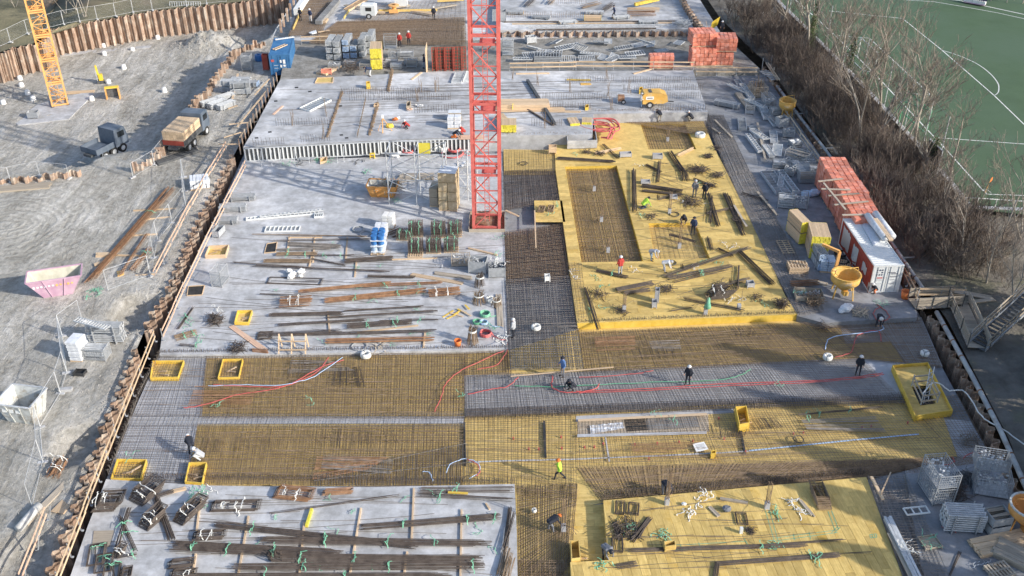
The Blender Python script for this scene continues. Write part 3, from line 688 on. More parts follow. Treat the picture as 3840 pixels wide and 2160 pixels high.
pad = M().prism(poly([(140,392),(205,372),(345,340),(352,352),(258,446),(66,468),(52,455)], ZPIT+.15), ZPIT-.6, ZPIT+.15).build('crane_pad', X['concrete'])
tag(pad, 'flat concrete pad under the orange crane mast', 'concrete pad')
# boarded opening round the red mast's foot
bo = thing('opening_frame', 'plywood boarding round the foot of the red crane mast', 'formwork', (cb.x, cb.y+1.1, ZS))
for dx, dy, sx, sy in ((-1.62,.1,.05,3.3),(1.62,.1,.05,3.3),(0,-1.6,3.2,.05),(0,1.78,3.2,.05)):
    M().box((dx, dy, .16), (sx, sy, .32)).build('side_board', X['wood_old'], bo, world=False)
M().box((0, .1, .012), (3.1, 3.1, .02)).build('pit_cover', X['rust'], bo, world=False)

# ---------------------------------------------------------------- timber railings, pipes
def railing(label, px, zref, zbase, hs=(.5, 1.0), sp=2.2, plank=4.2, mt='wood', w=.035, h=.15, lean=0, toe=False, group=None, side=1):
    w3 = [P(x, y, zref) for x, y in px]; w3 = [Vector((p.x, p.y, zbase)) for p in w3]
    root = thing('railing', label, 'railing', w3[0], 0, group)
    for a, b in zip(w3, w3[1:]):
        L = (b-a).length; t = (b-a).normalized(); n = Vector((-t.y, t.x, 0))*side
        k = max(1, round(L/sp))
        for i in range(k+1):
            p = a.lerp(b, i/k)+n*U(.05,.09)
            M().beam(p, p+Vector((0,0,hs[-1]+.15))+n*lean, .05, .05).build('post', X['steel_dull'], root)
            M().box(p+Vector((0,0,.03))-n*.1, (.12,.12,.06), ang(a,b)).build('clamp', X['steel_dull'], root)
        k = max(1, round(L/plank))
        for hz in hs+((.12,) if toe else ()):
            for i in range(k):
                p = a.lerp(b, i/k)+Vector((0,0,hz+U(-.03,.03)))-t*U(0,.12); q = a.lerp(b, (i+1)/k)+Vector((0,0,hz+U(-.03,.03)))+t*U(0,.12)
                o = n*(.035 if i % 2 else 0)
                M().beam(p+o, q+o, w, h).build('plank', X[mt], root)
    return root
railing('long timber railing along the sheet piles at lower left', [(125,2400),(217,2159),(400,1690),(578,1250)], 1.1, ZG)
railing('timber railing along the left edge of the middle slab', [(609,1246),(690,1070),(800,845),(920,610)], 1.15, ZS, mt='wood_pink')
railing('weathered railing with props on the earth beside the sheet piles', [(578,1030),(640,910),(715,770),(790,640),(848,545)], .9, ZG, lean=-.3, mt='wood_pink')
railing('short timber railing on the earth at bottom left', [(172,1925),(130,2035),(78,2165)], .9, ZG, mt='wood_pink', lean=.3)
railing('timber railing at the back of the far slab near the red mast', [(1912,266),(2160,263)], ZF, ZF, hs=(.45,.95))
railing('timber railing at the back of the far slab in the middle', [(2150,260),(2600,263)], ZF, ZF, hs=(.45,.95))
railing('timber railing at the far right end of the far slab', [(2612,282),(2835,284)], ZR+.9, ZR+.9, hs=(.45,.95))
railing('shaded timber railing along the sheet piles behind the yard', [(2925,395),(3000,500),(3078,608)], 1.4, ZR, mt='wood_old')
railing('shaded timber railing behind the orange block pallets', [(3095,600),(3150,690)], 1.4, ZR, mt='wood_old')
railing('timber railing beside the white container corner', [(3375,985),(3440,1105)], 1.4, ZR, mt='wood')
railing('short timber railing at the walkway head', [(3442,1115),(3612,1118)], 1.0, ZR+.2, mt='wood')
railing('timber railing far behind the blue container', [(1130,158),(1270,155)], ZF, ZF-.3, hs=(.5,1.0))
def pipe(label, px, z, r, mt='pipe', stubs=()):
    pts = [P(x, y, z) for x, y in px]; root = thing('waling_pipe', label, 'pipe', (pts[0].x, pts[0].y, z))
    M().tube(pts, r, 10, caps=True).build('tube', X[mt], root, smooth=True)
    for (x, y) in stubs:
        p = P(x, y, z); M().cyl(p+Vector((-.1,0,-.05)), p+Vector((1.2,.1,-.05)), r*.5, 8).build('strut', X[mt], root)
    for a, b in zip(pts, pts[1:]):
        n = int((b-a).length/1.8)
        for i in range(1, n):
            p = a.lerp(b, i/n); t = (b-a).normalized()*.06; M().cyl(p-t, p+t, r*1.12, 10).build('collar', X['rust'], root)
    return root
pipe('grey waling pipe along the shaded right sheet piles', [(3512,1170),(3640,1400),(3752,1615),(3880,1900),(4010,2200)], .95, .17)
pipe('long grey waling pipe between trees and storage slab', [(2914,322),(3000,440),(3096,562),(3200,705),(3330,890),(3470,1095)], .95, .15, stubs=((2975,425),(3080,555),(3195,700),(3380,965)))
wave_bars('loose thin bars strewn over the upper yellow deck', [(2420,600),(2700,620),(2900,1100),(2250,1150)], ZU+.02, 60, .013, 'rebar_dark', curve=.3)
wave_bars('loose thin bars strewn over the middle slab', [(900,900),(1880,900),(1880,1290),(700,1290)], ZS+.02, 45, .014, 'rebar_dark', curve=.4)
wave_bars('loose thin bars strewn over the front yellow deck', [(2300,1900),(3100,1850),(3150,2140),(2300,2140)], ZU+.02, 26, .013, 'rebar_dark', curve=.3)
wave_bars('loose thin bars strewn over the front slab', [(500,1850),(1900,1850),(1900,2150),(450,2150)], ZS+.02, 26, .014, 'rebar_dark', curve=.4)
wave_bars('loose thin bars and cables strewn over the far slab', [(1100,320),(2600,300),(2620,410),(1000,500)], ZF+.02, 30, .014, 'rebar_dark', curve=.5)
# ---------------------------------------------------------------- builders for things on the site
def ends(a, b, z):
    A, B = P(*a, z), P(*b, z); return (A+B)/2, ang(A, B), (B-A).length
def ribbon(m, pts, w, up=None):
    pts = [Vector(p) for p in pts]; k = len(pts); vs = []
    for i, p in enumerate(pts):
        t = (pts[min(i+1, k-1)]-pts[max(i-1, 0)]); t = t.normalized() if t.length > 1e-6 else Vector((1,0,0))
        s = t.cross(Vector((.3,.2,1))).normalized()*(w/2); vs += [p-s, p+s]
    m.add(vs, [(2*i, 2*i+1, 2*i+3, 2*i+2) for i in range(k-1)])
def loop_strap(name, x, w, h, mt, root, width=.055, tail=True):
    m = M(); pts = [(x+U(-.02,.02), cos(a)*(w/2+.02), h*.5+sin(a)*(h*.5+.02)) for a in [2*pi*i/14 for i in range(15)]]
    ribbon(m, pts, width); v = pts
    vs = []
    for p in pts: vs += [(p[0]-width/2, p[1], p[2]), (p[0]+width/2, p[1], p[2])]
    m = M(); m.add(vs, [(2*i, 2*i+1, 2*i+3, 2*i+2) for i in range(len(pts)-1)])
    if tail:
        for s in (-1, 1):
            p = Vector((x, U(-w/3, w/3), h+.03)); tp = [p]
            for i in range(6): p = p+Vector((U(-.12,.12), s*U(.03,.14), U(-.04,.07) if i < 3 else -.06)); p.z = max(.02, p.z); tp.append(p.copy())
            ribbon(m, tp, width)
    return m.build(name, X[mt], root, world=False)
def bundle(label, a, b, z=ZS, w=.3, h=.1, n=14, mt='rebar_dark', straps=(.25,.75), sm='strap_green', hook=0.0, r=.021, lift=.1, name='rebar_bundle', sag=0.0):
    c, rz, L = ends(a, b, z); root = thing(name, label, 'rebar bundle', (c.x, c.y, z+lift), rz); m = M(); mt = 'bar_dark' if mt == 'rebar_dark' else mt; h *= 1.5
    for i in range(n):
        y = (i/(max(1, n-1))-.5)*w*.96+U(-.02,.02); zz = r+U(0, h)*(1-abs(y/w)*.8); e0 = -L/2+abs(random.gauss(0, L*.025)); e1 = L/2-abs(random.gauss(0, L*.04))
        k = 4; dv = U(-.04, .04)
        pts = [(e0+(e1-e0)*t/k, y+dv*(t/k-.5)*2, zz-sag*sin(pi*t/k)) for t in range(k+1)]
        if hook: pts = [(e0, y, zz+hook)]+pts
        m.tube(pts, r, 4)
    m.build('bars', X[mt], root, world=False)['kind'] = 'stuff'
    for s in straps: loop_strap('strap', (s-.5)*L, w, h+.03, sm, root)
    return root
def hoops(label, px, py, z, rz, lx, ly, h, n=12, mt='rebar_dark', sm='strap_white', straps=(-.2,.2), lean=.02, name='link_bundle'):
    c = P(px, py, z); root = thing(name, label, 'rebar bundle', (c.x, c.y, z+.03), rad(rz)); m = M(); mt = 'bar_dark' if mt == 'rebar_dark' else mt; n *= 2
    for i in range(n):
        zz = .03+h*i/n; ox, oy = U(-.04,.04)+lean*i, U(-.04,.04); q = U(.93, 1.05)
        pts = [(ox+sx*lx/2*q, oy+sy*ly/2*q, zz+U(-.01,.01)) for sx, sy in ((-1,-1),(1,-1),(1,1),(-1,1))]
        m.tube(pts, .018, 4, closed=True)
        if i % 3 == 0: m.tube([(ox-lx*.45, oy+U(-.3,.3)*ly, zz), (ox+lx*.45, oy+U(-.3,.3)*ly, zz)], .016, 4)
    m.build('links', X[mt], root, world=False)['kind'] = 'stuff'
    for s in straps: loop_strap('strap', s*lx, ly, h, sm, root)
    return root
def plank(label, a, b, z=ZS, w=.12, h=.08, mt='wood', name='timber_batten', cat='timber', lift=0.0, group=None):
    A, B = P(*a, z), P(*b, z); o = M().beam(Vector((0,0,h/2)), Vector(((B-A).length,0,h/2)), w, h).build(name, X[mt])
    o.location = (A.x, A.y, z+lift+.004); o.rotation_euler = (0, 0, ang(A, B)); return tag(o, label, cat, group)
def coil(label, px, py, z, R, r, turns, mt, name='cable_coil', cat='cable', hh=.12, loose=True):
    c = P(px, py, z); m = M(); pts = []
    for i in range(turns*16+1):
        a = 2*pi*i/16; rr = R*(1+.10*sin(i*.37)+U(-.05,.05)); pts.append((rr*cos(a), rr*sin(a), .03+hh*(i/(turns*16))*.7+U(0,.03)))
    m.tube(pts, r, 4)
    if loose:
        p = Vector(pts[-1]); tl = [p]
        for i in range(6): p = p+Vector((U(.05,.25), U(-.25,.1), 0)); p.z = .03; tl.append(p.copy())
        m.tube(tl, r, 4)
    o = m.build(name, X[mt]); o.location = (c.x, c.y, z); return tag(o, label, cat)
def reel(label, px, py, z, R, H, mt='strap_white', name='wire_coil', cat='wire coil'):
    """a thick wound ring of wire"""
    c = P(px, py, z); m = M(); prof = [(R*.38, 0), (R*.95, 0), (R, H*.25), (R, H*.75), (R*.92, H), (R*.42, H), (R*.36, H*.6), (R*.38, 0)]
    root = thing(name, label, cat, (c.x, c.y, z)); m.lathe(prof, 18).build('winding', X[mt], root, smooth=True, world=False)
    b = M()
    for a in (0, 2.1, 4.2): b.tube([(R*.36*cos(a), R*.36*sin(a), H*.1), (R*.4*cos(a), R*.4*sin(a), H+.02), (R*.97*cos(a), R*.97*sin(a), H+.01), (R*1.02*cos(a), R*1.02*sin(a), H*.1)], .02, 4)
    b.build('tie_bands', X['steel_dark'], root, world=False); return root
def heap(label, px, py, z, size, n, mt, name='strap_heap', cat='straps', w=.06, seg=9, hh=.12):
    c = P(px, py, z); m = M()
    w *= .75
    for i in range(max(2, int(n*.6))):
        p = Vector((U(-size,size)*.36, U(-size,size)*.36, .03+U(0,hh))); a = U(0, 6.3); pts = [p]
        for j in range(seg):
            a += U(-1.1, 1.1); p = p+Vector((cos(a)*.085, sin(a)*.085, U(-.05,.05))); p.z = min(hh+.05, max(.02, p.z)); pts.append(p.copy())
        ribbon(m, pts, w)
    o = m.build(name, X[mt]); o.location = (c.x, c.y, z); return tag(o, label, cat)
def bar_heap(label, px, py, z, size, n, mt='rebar_dark', L=1.0, hh=.35, name='bar_heap', r=.018, bent=.3):
    n = int(n*1.5); size *= 1.25; L *= 1.2; mt = 'bar_dark' if mt == 'rebar_dark' else mt
    c = P(px, py, z); m = M()
    for i in range(n):
        a = random.gauss(0, 1.0)+pi/2; l = L*U(.5, 1); p = Vector((U(-size,size)*.35, U(-size,size)*.35, U(.02,hh))); d = Vector((cos(a), sin(a), U(-.2,.2)))*l/2
        pts = [p-d, p+d]
        if random.random() < bent: pts.append(p+d+Vector((U(-.3,.3), U(-.3,.3), U(0,.2))))
        m.tube([Vector((q.x, q.y, max(.02, q.z))) for q in pts], r, 4)
    o = m.build(name, X[mt]); o.location = (c.x, c.y, z); o['kind'] = 'stuff'; return tag(o, label, 'rebar')
def boxout(label, px, z, h, mt='ply_yellow', name='box_out', th=.05, floor='ply_base', battens=2, fdepth=.1):
    q = [Vector((p[0], p[1])) for p in ccw([(v.x, v.y) for v in [P(x, y, z+h) for x, y in px]])]
    c = sum(q, Vector((0,0)))/4; root = thing(name, label, 'formwork box', (c.x, c.y, z))
    for i in range(4):
        a, b = q[i], q[(i+1) % 4]; t = (b-a).normalized(); nn = Vector((-t.y, t.x))*th
        M().prism([a, b-t*th*(1.02), b-t*th*1.02+nn, a+nn], z, z+h).build('side_board', X[mt], root)
        M().prism([a-nn*.5+t*.02, b-nn*.5-t*(th+.02), b-t*(th+.02)-nn*.02, a+t*.02-nn*.02], z+h*.35, z+h*.65).build('stiffener', X[mt], root)
    M().prism([p+(c-p)*.06 for p in q], z+.004, z+.004+fdepth*.2).build('floor_board', X[floor], root)
    for i in range(battens):
        p = c+Vector((U(-.35,.35), U(-.35,.35))); M().beam(Vector((p.x-.35, p.y+U(-.3,.3), z+h*.25)), Vector((p.x+.35, p.y+U(-.3,.3), z+h*.45+U(0,.2))), .1, .06).build('batten', X['wood'], root)
    return root
def crate(label, px, py, z, rz, L=1.2, Wd=.85, H=.9, fill=None, name='mesh_crate', mt='steel_dull', lift=0.0, solid=False):
    c = P(px, py, z); root = thing(name, label, 'crate', (c.x, c.y, z+lift), rad(rz)); p = .05
    for sx in (-1, 1):
        for sy in (-1, 1): M().box((sx*(L/2-p/2), sy*(Wd/2-p/2), H/2), (p, p, H)).build('post', X[mt], root, world=False)
    M().box((0, 0, .12), (L-p*2.1, Wd-p*2.1, .03)).build('floor_sheet', X[mt], root, world=False)
    for s in (-1, 1):
        for ax in (0, 1):
            m = M(); ll = (L if ax == 0 else Wd)-p*2.05; off = s*((Wd if ax == 0 else L)/2-p/2)
            def bx(cx, cz, dx, dz):
                m.box((cx, off, cz) if ax == 0 else (off, cx, cz), (dx, .02, dz) if ax == 0 else (.02, dx, dz))
            for hz in (.13, H-.04): bx(0, hz, ll, .05)
            if solid: bx(0, H/2+.05, ll, H-.22)
            else:
                for i in range(1, 9): bx(-ll/2+ll*i/9, H/2+.04, .016, H-.24)
                for i in range(1, 5): bx(0, .13+(H-.17)*i/5, ll, .016)
            m.build('side_mesh', X[mt], root, world=False)
    if fill:
        m = M(); n = 46 if fill != 'planks' else 10
        for i in range(n):
            x, y = U(-L*.4, L*.4), U(-Wd*.38, Wd*.38); zz = U(.3, H*.9)
            if fill == 'clamps': m.box((x, y, zz), (U(.08,.2), U(.06,.12), U(.05,.1)), U(0,3), (U(-.5,.5), U(-.5,.5)))
            elif fill == 'tubes': m.cyl((-L*.45, y, zz), (L*.45, y, zz), .035, 6)
            elif fill == 'planks': m.box((0, y, zz), (L*.9, .12, .04), U(-.1,.1))
            elif fill == 'bars': m.cyl((x, y, .2), (x+U(-.2,.2), y+U(-.2,.2), H+U(.2,.8)), .014, 4)
        m.build('contents', X[{'bars':'rebar', 'planks':'wood_old'}.get(fill, 'steel')], root, world=False)['kind'] = 'stuff'
    return root
def props(label, px, py, z, rz, L=2.4, Wd=.85, rows=5, cols=6, em='steel', mt='steel_dull', lift=0.0, name='prop_stack', tiers=1):
    """steel props lying in a stacking frame"""
    c = P(px, py, z); d = Wd/cols; root = thing(name, label, 'steel props', (c.x, c.y, z+lift), rad(rz)); base = 0.0
    for t in range(tiers):
        for s in (-1, 1):
            m = M(); x = s*L*.32; hh = rows*d+.16
            for sy in (-1, 1): m.box((x, sy*(Wd/2+.04), base+hh/2), (.07, .05, hh))
            m.box((x, 0, base+.05), (.07, Wd, .06)); m.build('cradle', X['steel_dull'], root, world=False)
        m = M(); e = M()
        for r in range(rows):
            for k in range(cols):
                y = -Wd/2+d*(k+.5); zz = base+.1+d*(r+.5); o = U(-.06,.06)
                m.tube([(-L/2+o, y, zz), (L/2+o, y, zz)], d*.36, 6)
                for s in (-1, 1):
                    e.box((s*L/2+o, y, zz), (.02, d*.86, d*.86), 0, (U(0,.6), 0))
        m.build('prop_tubes', X[mt], root, world=False)['kind'] = 'stuff'
        e.build('end_plates', X[em], root, world=False)['kind'] = 'stuff'; base += rows*d+.2
    return root
def frame(label, px, py, z, rz, L, Wd, n=8, mt='steel', tilt=0.0, h=.1, lift=.02, name='formwork_grid', cat='formwork panel', sheetm=None):
    c = P(px, py, z); root = thing(name, label, cat, (c.x, c.y, z+lift), rad(rz)); root.rotation_euler = (tilt, 0, rad(rz))
    for s in (-1, 1): M().box((0, s*(Wd/2-.03), h/2), (L, .06, h)).build('side_rail', X[mt], root, world=False)
    me = M().box((0,0,0), (.06, Wd-.13, h*.9)).mesh('cross_rib', X[mt])
    for i in range(n+1): inst(me, 'cross_rib', root, (-L/2+.03+(L-.06)*i/n, 0, h/2))
    if sheetm: M().box((0, 0, .006), (L-.02, Wd-.13, .012)).build('face_sheet', X[sheetm], root, world=False)
    return root
def wood_pallet(label, px, py, z, rz, L=1.2, Wd=.8, n=1, mt='wood', lift=0.0, name='wooden_pallet'):
    c = P(px, py, z); root = thing(name, label, 'pallet', (c.x, c.y, z+lift), rad(rz))
    sl = M().box((0,0,0), (.10, Wd, .022)).mesh('slat', X[mt]); br = M().box((0,0,0), (L, .1, .1)).mesh('bearer', X[mt])
    for k in range(n):
        for i in range(7): inst(sl, 'slat', root, (-L/2+.05+(L-.1)*i/6, 0, .145+k*.17))
        for y in (-1, 0, 1): inst(br, 'bearer', root, (0, y*(Wd/2-.06), .08+k*.17))
    return root
def stack_boxes(label, px, py, z, rz, nx, ny, nz, d, mt, name, cat, pallet=True, gap=.03, top=None, part='pack', lift=0.0):
    c = P(px, py, z); root = thing(name, label, cat, (c.x, c.y, z+lift), rad(rz)); z0 = 0.0
    if pallet:
        for y in (-1, 0, 1): M().box((0, y*(ny*d[1]/2-.08), .06), (nx*d[0], .1, .12)).build('bearer', X['wood'], root, world=False)
        z0 = .12
    m = M(); b = .025; sx, sy, sz = d[0]-gap, d[1]-gap, d[2]-gap
    m.box((0,0,0), (sx, sy, sz-2*b)); m.box((0,0,0), (sx-2*b, sy-2*b, sz)); me = m.mesh(part, X[mt])
    for k in range(nz):
        for i in range(nx):
            for j in range(ny):
                inst(me, part, root, ((i-(nx-1)/2)*d[0]+U(-.025,.025), (j-(ny-1)/2)*d[1]+U(-.025,.025), z0+d[2]*(k+.5)), U(-.05,.05))
    if top: M().box((0, 0, z0+d[2]*nz+.012), (nx*d[0]*.96, ny*d[1]*.96, .02)).build('top_cover', X[top], root, world=False)
    return root
def girders(label, px, py, z, rz, nx, nz, L, tiers=1, lift=0.0):
    """stack of yellow formwork girders, each an I section with a wooden flange"""
    c = P(px, py, z); root = thing('girder_stack', label, 'formwork girders', (c.x, c.y, z+lift), rad(rz)); m = M()
    for dx, dz, w, h in ((0, .02, .09, .04), (0, .10, .035, .12), (0, .18, .09, .04)): m.box((dx, 0, dz), (w, L, h))
    me = m.mesh('girder', X['girder_yellow']); wm = M()
    for dx, dz, w, h in ((0, .02, .09, .04), (0, .10, .035, .12), (0, .18, .09, .04)): wm.box((dx, 0, dz), (w, L, h))
    me2 = wm.mesh('girder', X['wood']); base = 0.0
    en = M().box((0,0,.1), (.1,.02,.2)).mesh('end_cap', X['girder_yellow'])
    for t in range(tiers):
        for s in (-1, 1): M().box((0, s*L*.3, base+.05), (nx*.105, .1, .1)).build('bearer', X['wood'], root, world=False)
        for k in range(nz):
            for i in range(nx):
                x = (i-(nx-1)/2)*.105; zz = base+.1+k*.202
                g = inst(me2, 'girder', root, (x, U(-.03,.03), zz))
                for s in (-1, 1): inst(en, 'end_cap', g, (0, s*(L/2+.011), 0))
        base += nz*.202+.12
    return root
def timber(label, px, py, z, rz, L, nw, nh, w=.2, h=.05, mt='wood', name='timber_stack', lift=0.0, jit=.1):
    c = P(px, py, z); root = thing(name, label, 'timber', (c.x, c.y, z+lift), rad(rz)); me = M().box((0,0,0), (L, w*.94, h*.94)).mesh('plank', X[mt])
    for k in range(nh):
        for i in range(nw): inst(me, 'plank', root, (U(-jit,jit), (i-(nw-1)/2)*w+U(-.01,.01), h*(k+.5)), U(-.02,.02))
    return root
def cable(label, px, z, r, mt, name='cable', cat='cable', wob=.05):
    pts = [P(x, y, z) for x, y in px]; out = []
    for i in range(len(pts)-1):
        p0, p1, p2, p3 = pts[max(0,i-1)], pts[i], pts[i+1], pts[min(len(pts)-1, i+2)]
        for k in range(6):
            t = k/6; out.append(.5*((2*p1)+(p2-p0)*t+(2*p0-5*p1+4*p2-p3)*t*t+(3*p1-p0-3*p2+p3)*t**3)+Vector((U(-wob,wob), U(-wob,wob), U(0,.02))))
    out.append(pts[-1]); o = M().tube(out, r, 5).build(name, X[mt], smooth=True); return tag(o, label, cat)
def fence(label, px, z, h=2.0, mt='steel', feet=True, wires=9):
    pts = [P(x, y, z) for x, y in px]; root = thing('mesh_fence', label, 'fence', pts[0])
    for a, b in zip(pts, pts[1:]):
        L = (b-a).length; k = max(1, round(L/3.4))
        for i in range(k):
            p, q = a.lerp(b, (i+.01)/k), a.lerp(b, (i+.99)/k); up = Vector((0,0,1)); m = M()
            for s in (p, q): m.tube([s+up*.05, s+up*h], .021, 5)
            for zz in (.15, h): m.tube([p+up*zz, q+up*zz], .019, 5)
            m.build('panel_frame', X[mt], root); w = M()
            for j in range(1, wires): w.tube([p+up*(.15+(h-.15)*j/wires), q+up*(.15+(h-.15)*j/wires)], .0035, 3)
            n = int((q-p).length/.16)
            for j in range(1, n): r = p.lerp(q, j/n); w.tube([r+up*.15, r+up*h], .003, 3)
            w.build('wire_mesh', X[mt], root)['kind'] = 'stuff'
            if feet: M().box(p+up*.06, (.22, .62, .12), ang(a, b)).build('foot_block', X['concrete'], root)
    return root
# ---- bigger things
def corr(m, a, b, z0, z1, amp=.035, pitch=.28, th=.0):
    a = Vector(a); b = Vector(b); t = (b-a); L = t.length; t.normalize(); n = Vector((t.y, -t.x, 0)); k = int(L/pitch); pts = []
    for i in range(k):
        s = i*L/k; w = L/k
        pts += [a+t*s, a+t*(s+w*.3), a+t*(s+w*.45)-n*amp, a+t*(s+w*.85)-n*amp]
    pts.append(b); vs = [(p.x, p.y, z0) for p in pts]+[(p.x, p.y, z1) for p in pts]; c = len(pts)
    m.add(vs, [(i, i+1, c+i+1, c+i) for i in range(c-1)])
def container(label, px, py, z, rz, L, mt, roof, door, frame_m, near=True):
    c = P(px, py, z); Wd, H = 2.44, 2.59; root = thing('shipping_container', label, 'container', (c.x, c.y, z), rad(rz)); x0, x1, y0, y1 = -Wd/2, Wd/2, 0, L
    for sx in (x0+.06, x1-.06):
        for sy in (y0+.06, y1-.06): M().box((sx, sy, H/2), (.14, .14, H)).build('corner_post', X[frame_m], root, world=False)
    for zz in (.08, H-.07):
        for sx in (x0+.06, x1-.06): M().box((sx, L/2, zz), (.11, L-.3, .13)).build('rail', X[frame_m], root, world=False)
        for sy in (y0+.06, y1-.06): M().box((0, sy, zz), (Wd-.3, .11, .13)).build('rail', X[frame_m], root, world=False)
    for nm, a, b in (('side_wall', (x0+.01, L-.1, 0), (x0+.01, .1, 0)), ('side_wall', (x1-.01, .1, 0), (x1-.01, L-.1, 0)), ('end_wall', (x1-.1, L-.01, 0), (x0+.1, L-.01, 0))):
        m = M(); corr(m, a, b, .14, H-.13); m.build(nm, X[mt], root, world=False)
    m = M(); k = int(L/.32)
    for i in range(k):
        yy = .1+(L-.2)*i/k; w = (L-.2)/k
        m.add([(x0+.1, yy, H-.06), (x1-.1, yy, H-.06), (x1-.1, yy+w*.45, H-.06), (x0+.1, yy+w*.45, H-.06), (x1-.1, yy+w*.6, H-.015), (x0+.1, yy+w*.6, H-.015), (x1-.1, yy+w*.9, H-.015), (x0+.1, yy+w*.9, H-.015), (x1-.1, yy+w, H-.06), (x0+.1, yy+w, H-.06)],
              [(0,1,2,3), (3,2,4,5), (5,4,6,7), (7,6,8,9)])
    m.build('roof', X[roof], root, world=False)
    for s in (-1, 1):
        d = M().box((s*.56, .05, H/2), (1.08, .05, H-.3)).build('door', X[door], root, world=False)
        for q in (.2, .85): M().cyl((s*q, .0, .15), (s*q, .0, H-.15), .028, 6).build('lock_bar', X['steel' if near else frame_m], d, world=False)
        for zz in (.9, 1.25): M().box((s*.5, .0, zz), (.5, .03, .04)).build('handle', X['steel'], d, world=False)
    return root
def skip(label, px, py, z, rz, L=3.6, Wd=1.75, H=1.5, mo='magenta', mi='skip_in', tl=.9, tw=.25, name='waste_skip', rim=None, cat='skip'):
    c = P(px, py, z); root = thing(name, label, cat, (c.x, c.y, z+.02), rad(rz)); b = [(-L/2+tl, -Wd/2+tw), (L/2-tl, -Wd/2+tw), (L/2-tl, Wd/2-tw), (-L/2+tl, Wd/2-tw)]; t = [(-L/2,-Wd/2),(L/2,-Wd/2),(L/2,Wd/2),(-L/2,Wd/2)]
    for i in range(4):
        j = (i+1) % 4; m = M(); a, bb, cc, d = (*b[i], 0), (*b[j], 0), (*t[j], H), (*t[i], H)
        m.add([a, bb, cc, d], [(0,1,2,3)]); m.build('side_plate', X[mo], root, world=False)
        sh = lambda p, q: (p[0]*(1-.04/ max(.3, abs(p[0])) ), p[1]*(1-.04/max(.3, abs(p[1]))), p[2]+q)
        m = M(); m.add([sh(a,.04), sh(bb,.04), sh(cc,0), sh(d,0)], [(3,2,1,0)]); m.build('inner_lining', X[mi], root, world=False)
        M().beam((*t[i], H), (*t[j], H), .1, .09).build('rim', X[rim or mo], root, world=False)
        for s in (.3, .7):
            p = Vector(a).lerp(Vector(bb), s); q = Vector(d).lerp(Vector(cc), s); n = Vector(((t[i][0]+t[j][0]), (t[i][1]+t[j][1]), 0)).normalized()*.04; M().beam(p+n, q+n, .09, .05).build('stiffener', X[mo], root, world=False)
    M().prism(b, -.01, .03).build('floor_plate', X[mi], root, world=False)
    return root
def bucket(label, px, py, z, rz, R=1.0, mt='bucket_yellow', s=1.0):
    c = P(px, py, z); root = thing('concrete_bucket', label, 'concrete skip', (c.x, c.y, z), rad(rz))
    M().lathe([(.2*s,.55*s),(.35*s,.6*s),(R*.97,1.35*s),(R,1.45*s),(R,2.0*s),(R*.94,2.0*s),(R*.93,1.45*s),(.3*s,.7*s),(0,.68*s)], 22).build('hopper', X[mt], root, smooth=True, world=False)
    M().lathe([(R+.05,1.93*s),(R+.05,2.02*s),(R-.07,2.02*s),(R-.07,1.93*s),(R+.05,1.93*s)], 22).build('rim', X['bucket_yellow' if mt != 'orange_paint' else 'skip_white'], root, world=False)
    for a in (.4, 1.97, 3.54, 5.11): M().beam((R*.75*cos(a), R*.75*sin(a), 1.3*s), (R*.95*cos(a), R*.95*sin(a), 0), .09, .09).build('leg', X[mt], root, world=False)
    M().box((0, -R*.3, .42*s), (.4, .5, .35)).build('outlet', X[mt], root, world=False)
    M().tube([(R*.9,0,2.0*s),(R*.8,0,2.5*s),(-R*.8,0,2.5*s),(-R*.9,0,2.0*s)], .035, 6).build('lifting_bail', X[mt], root, world=False)
    return root
# ---------------------------------------------------------------- front concrete slab
FB_ = 'on the front slab'
for a, b, w in (((1141,1962),(1122,2170),'timber batten under the long bars by the yellow girder piece'),((1354,1908),(1308,2180),'pale timber batten under the middle of the long bars'),((1552,1834),(1543,2035),'pale timber batten reaching the rear edge of the front slab'),((1527,2072),(1512,2180),'short batten below the long bars near the photo bottom'),((1731,1914),(1726,2180),'timber batten near the right ends of the long bars'),((753,1868),(738,1992),'batten beside the tied link bundle'),((735,2080),(724,2150),'short batten at the left ends of the long bars'),((932,1938),(890,2180),'batten crossing under the left part of the long bars'),((1822,1890),(1836,1912),'stub of batten near the slab corner')):
    plank(w, a, b, ZS, .11, .1)
plank('short yellow formwork girder lying on a batten', (1170,1914), (1150,1978), ZS, .16, .2, 'girder_yellow', 'girder_piece')
bundle('dark bar bundle tied with green straps nearest the slab corner', (1350,1985), (1882,1944), w=.55, n=26, straps=(.3,.75,.95))
bundle('long sagging bar bundle running across the front slab', (800,1973), (1572,2056), w=.42, n=20, straps=(.2,.55))
bundle('long bar bundle crossing below the sagging one', (974,2032), (1850,2046), w=.5, n=24, straps=(.28,.55,.75), sm='strap_green')
bundle('thick bar bundle starting beside the bent frames', (642,2052), (1292,2086), w=.75, n=34, straps=(.13,.33,.6))
bundle('thick bar bundle with hooked ends by the slab edge', (1008,2098), (1818,2104), w=.65, n=30, straps=(.15,.4), hook=.35)
bundle('bar bundle along the bottom edge of the photo', (868,2134), (1822,2126), w=.5, n=24, straps=(.28,.62,.95))
bundle('lowest bar bundle cut by the photo edge', (690,2168), (1700,2166), w=.5, n=22, straps=(.3,.6))
bundle('thin loose bars pointing to the zigzag strips', (1008,1930), (1500,1858), w=.12, n=3, straps=(), lift=.01)
bundle('thin bars along the rear edge of the front slab', (1570,1842), (1930,1838), w=.5, n=9, straps=(.4,), lift=.03)
bundle('thin bars slanting at the rear corner of the front slab', (1560,1858), (1925,1876), w=.3, n=7, straps=(.25,), lift=.05)
plank('yellow board piece lying among the thin bars', (1680,1852), (1755,1856), ZS, .16, .06, 'ply_yellow', 'board', lift=.1)
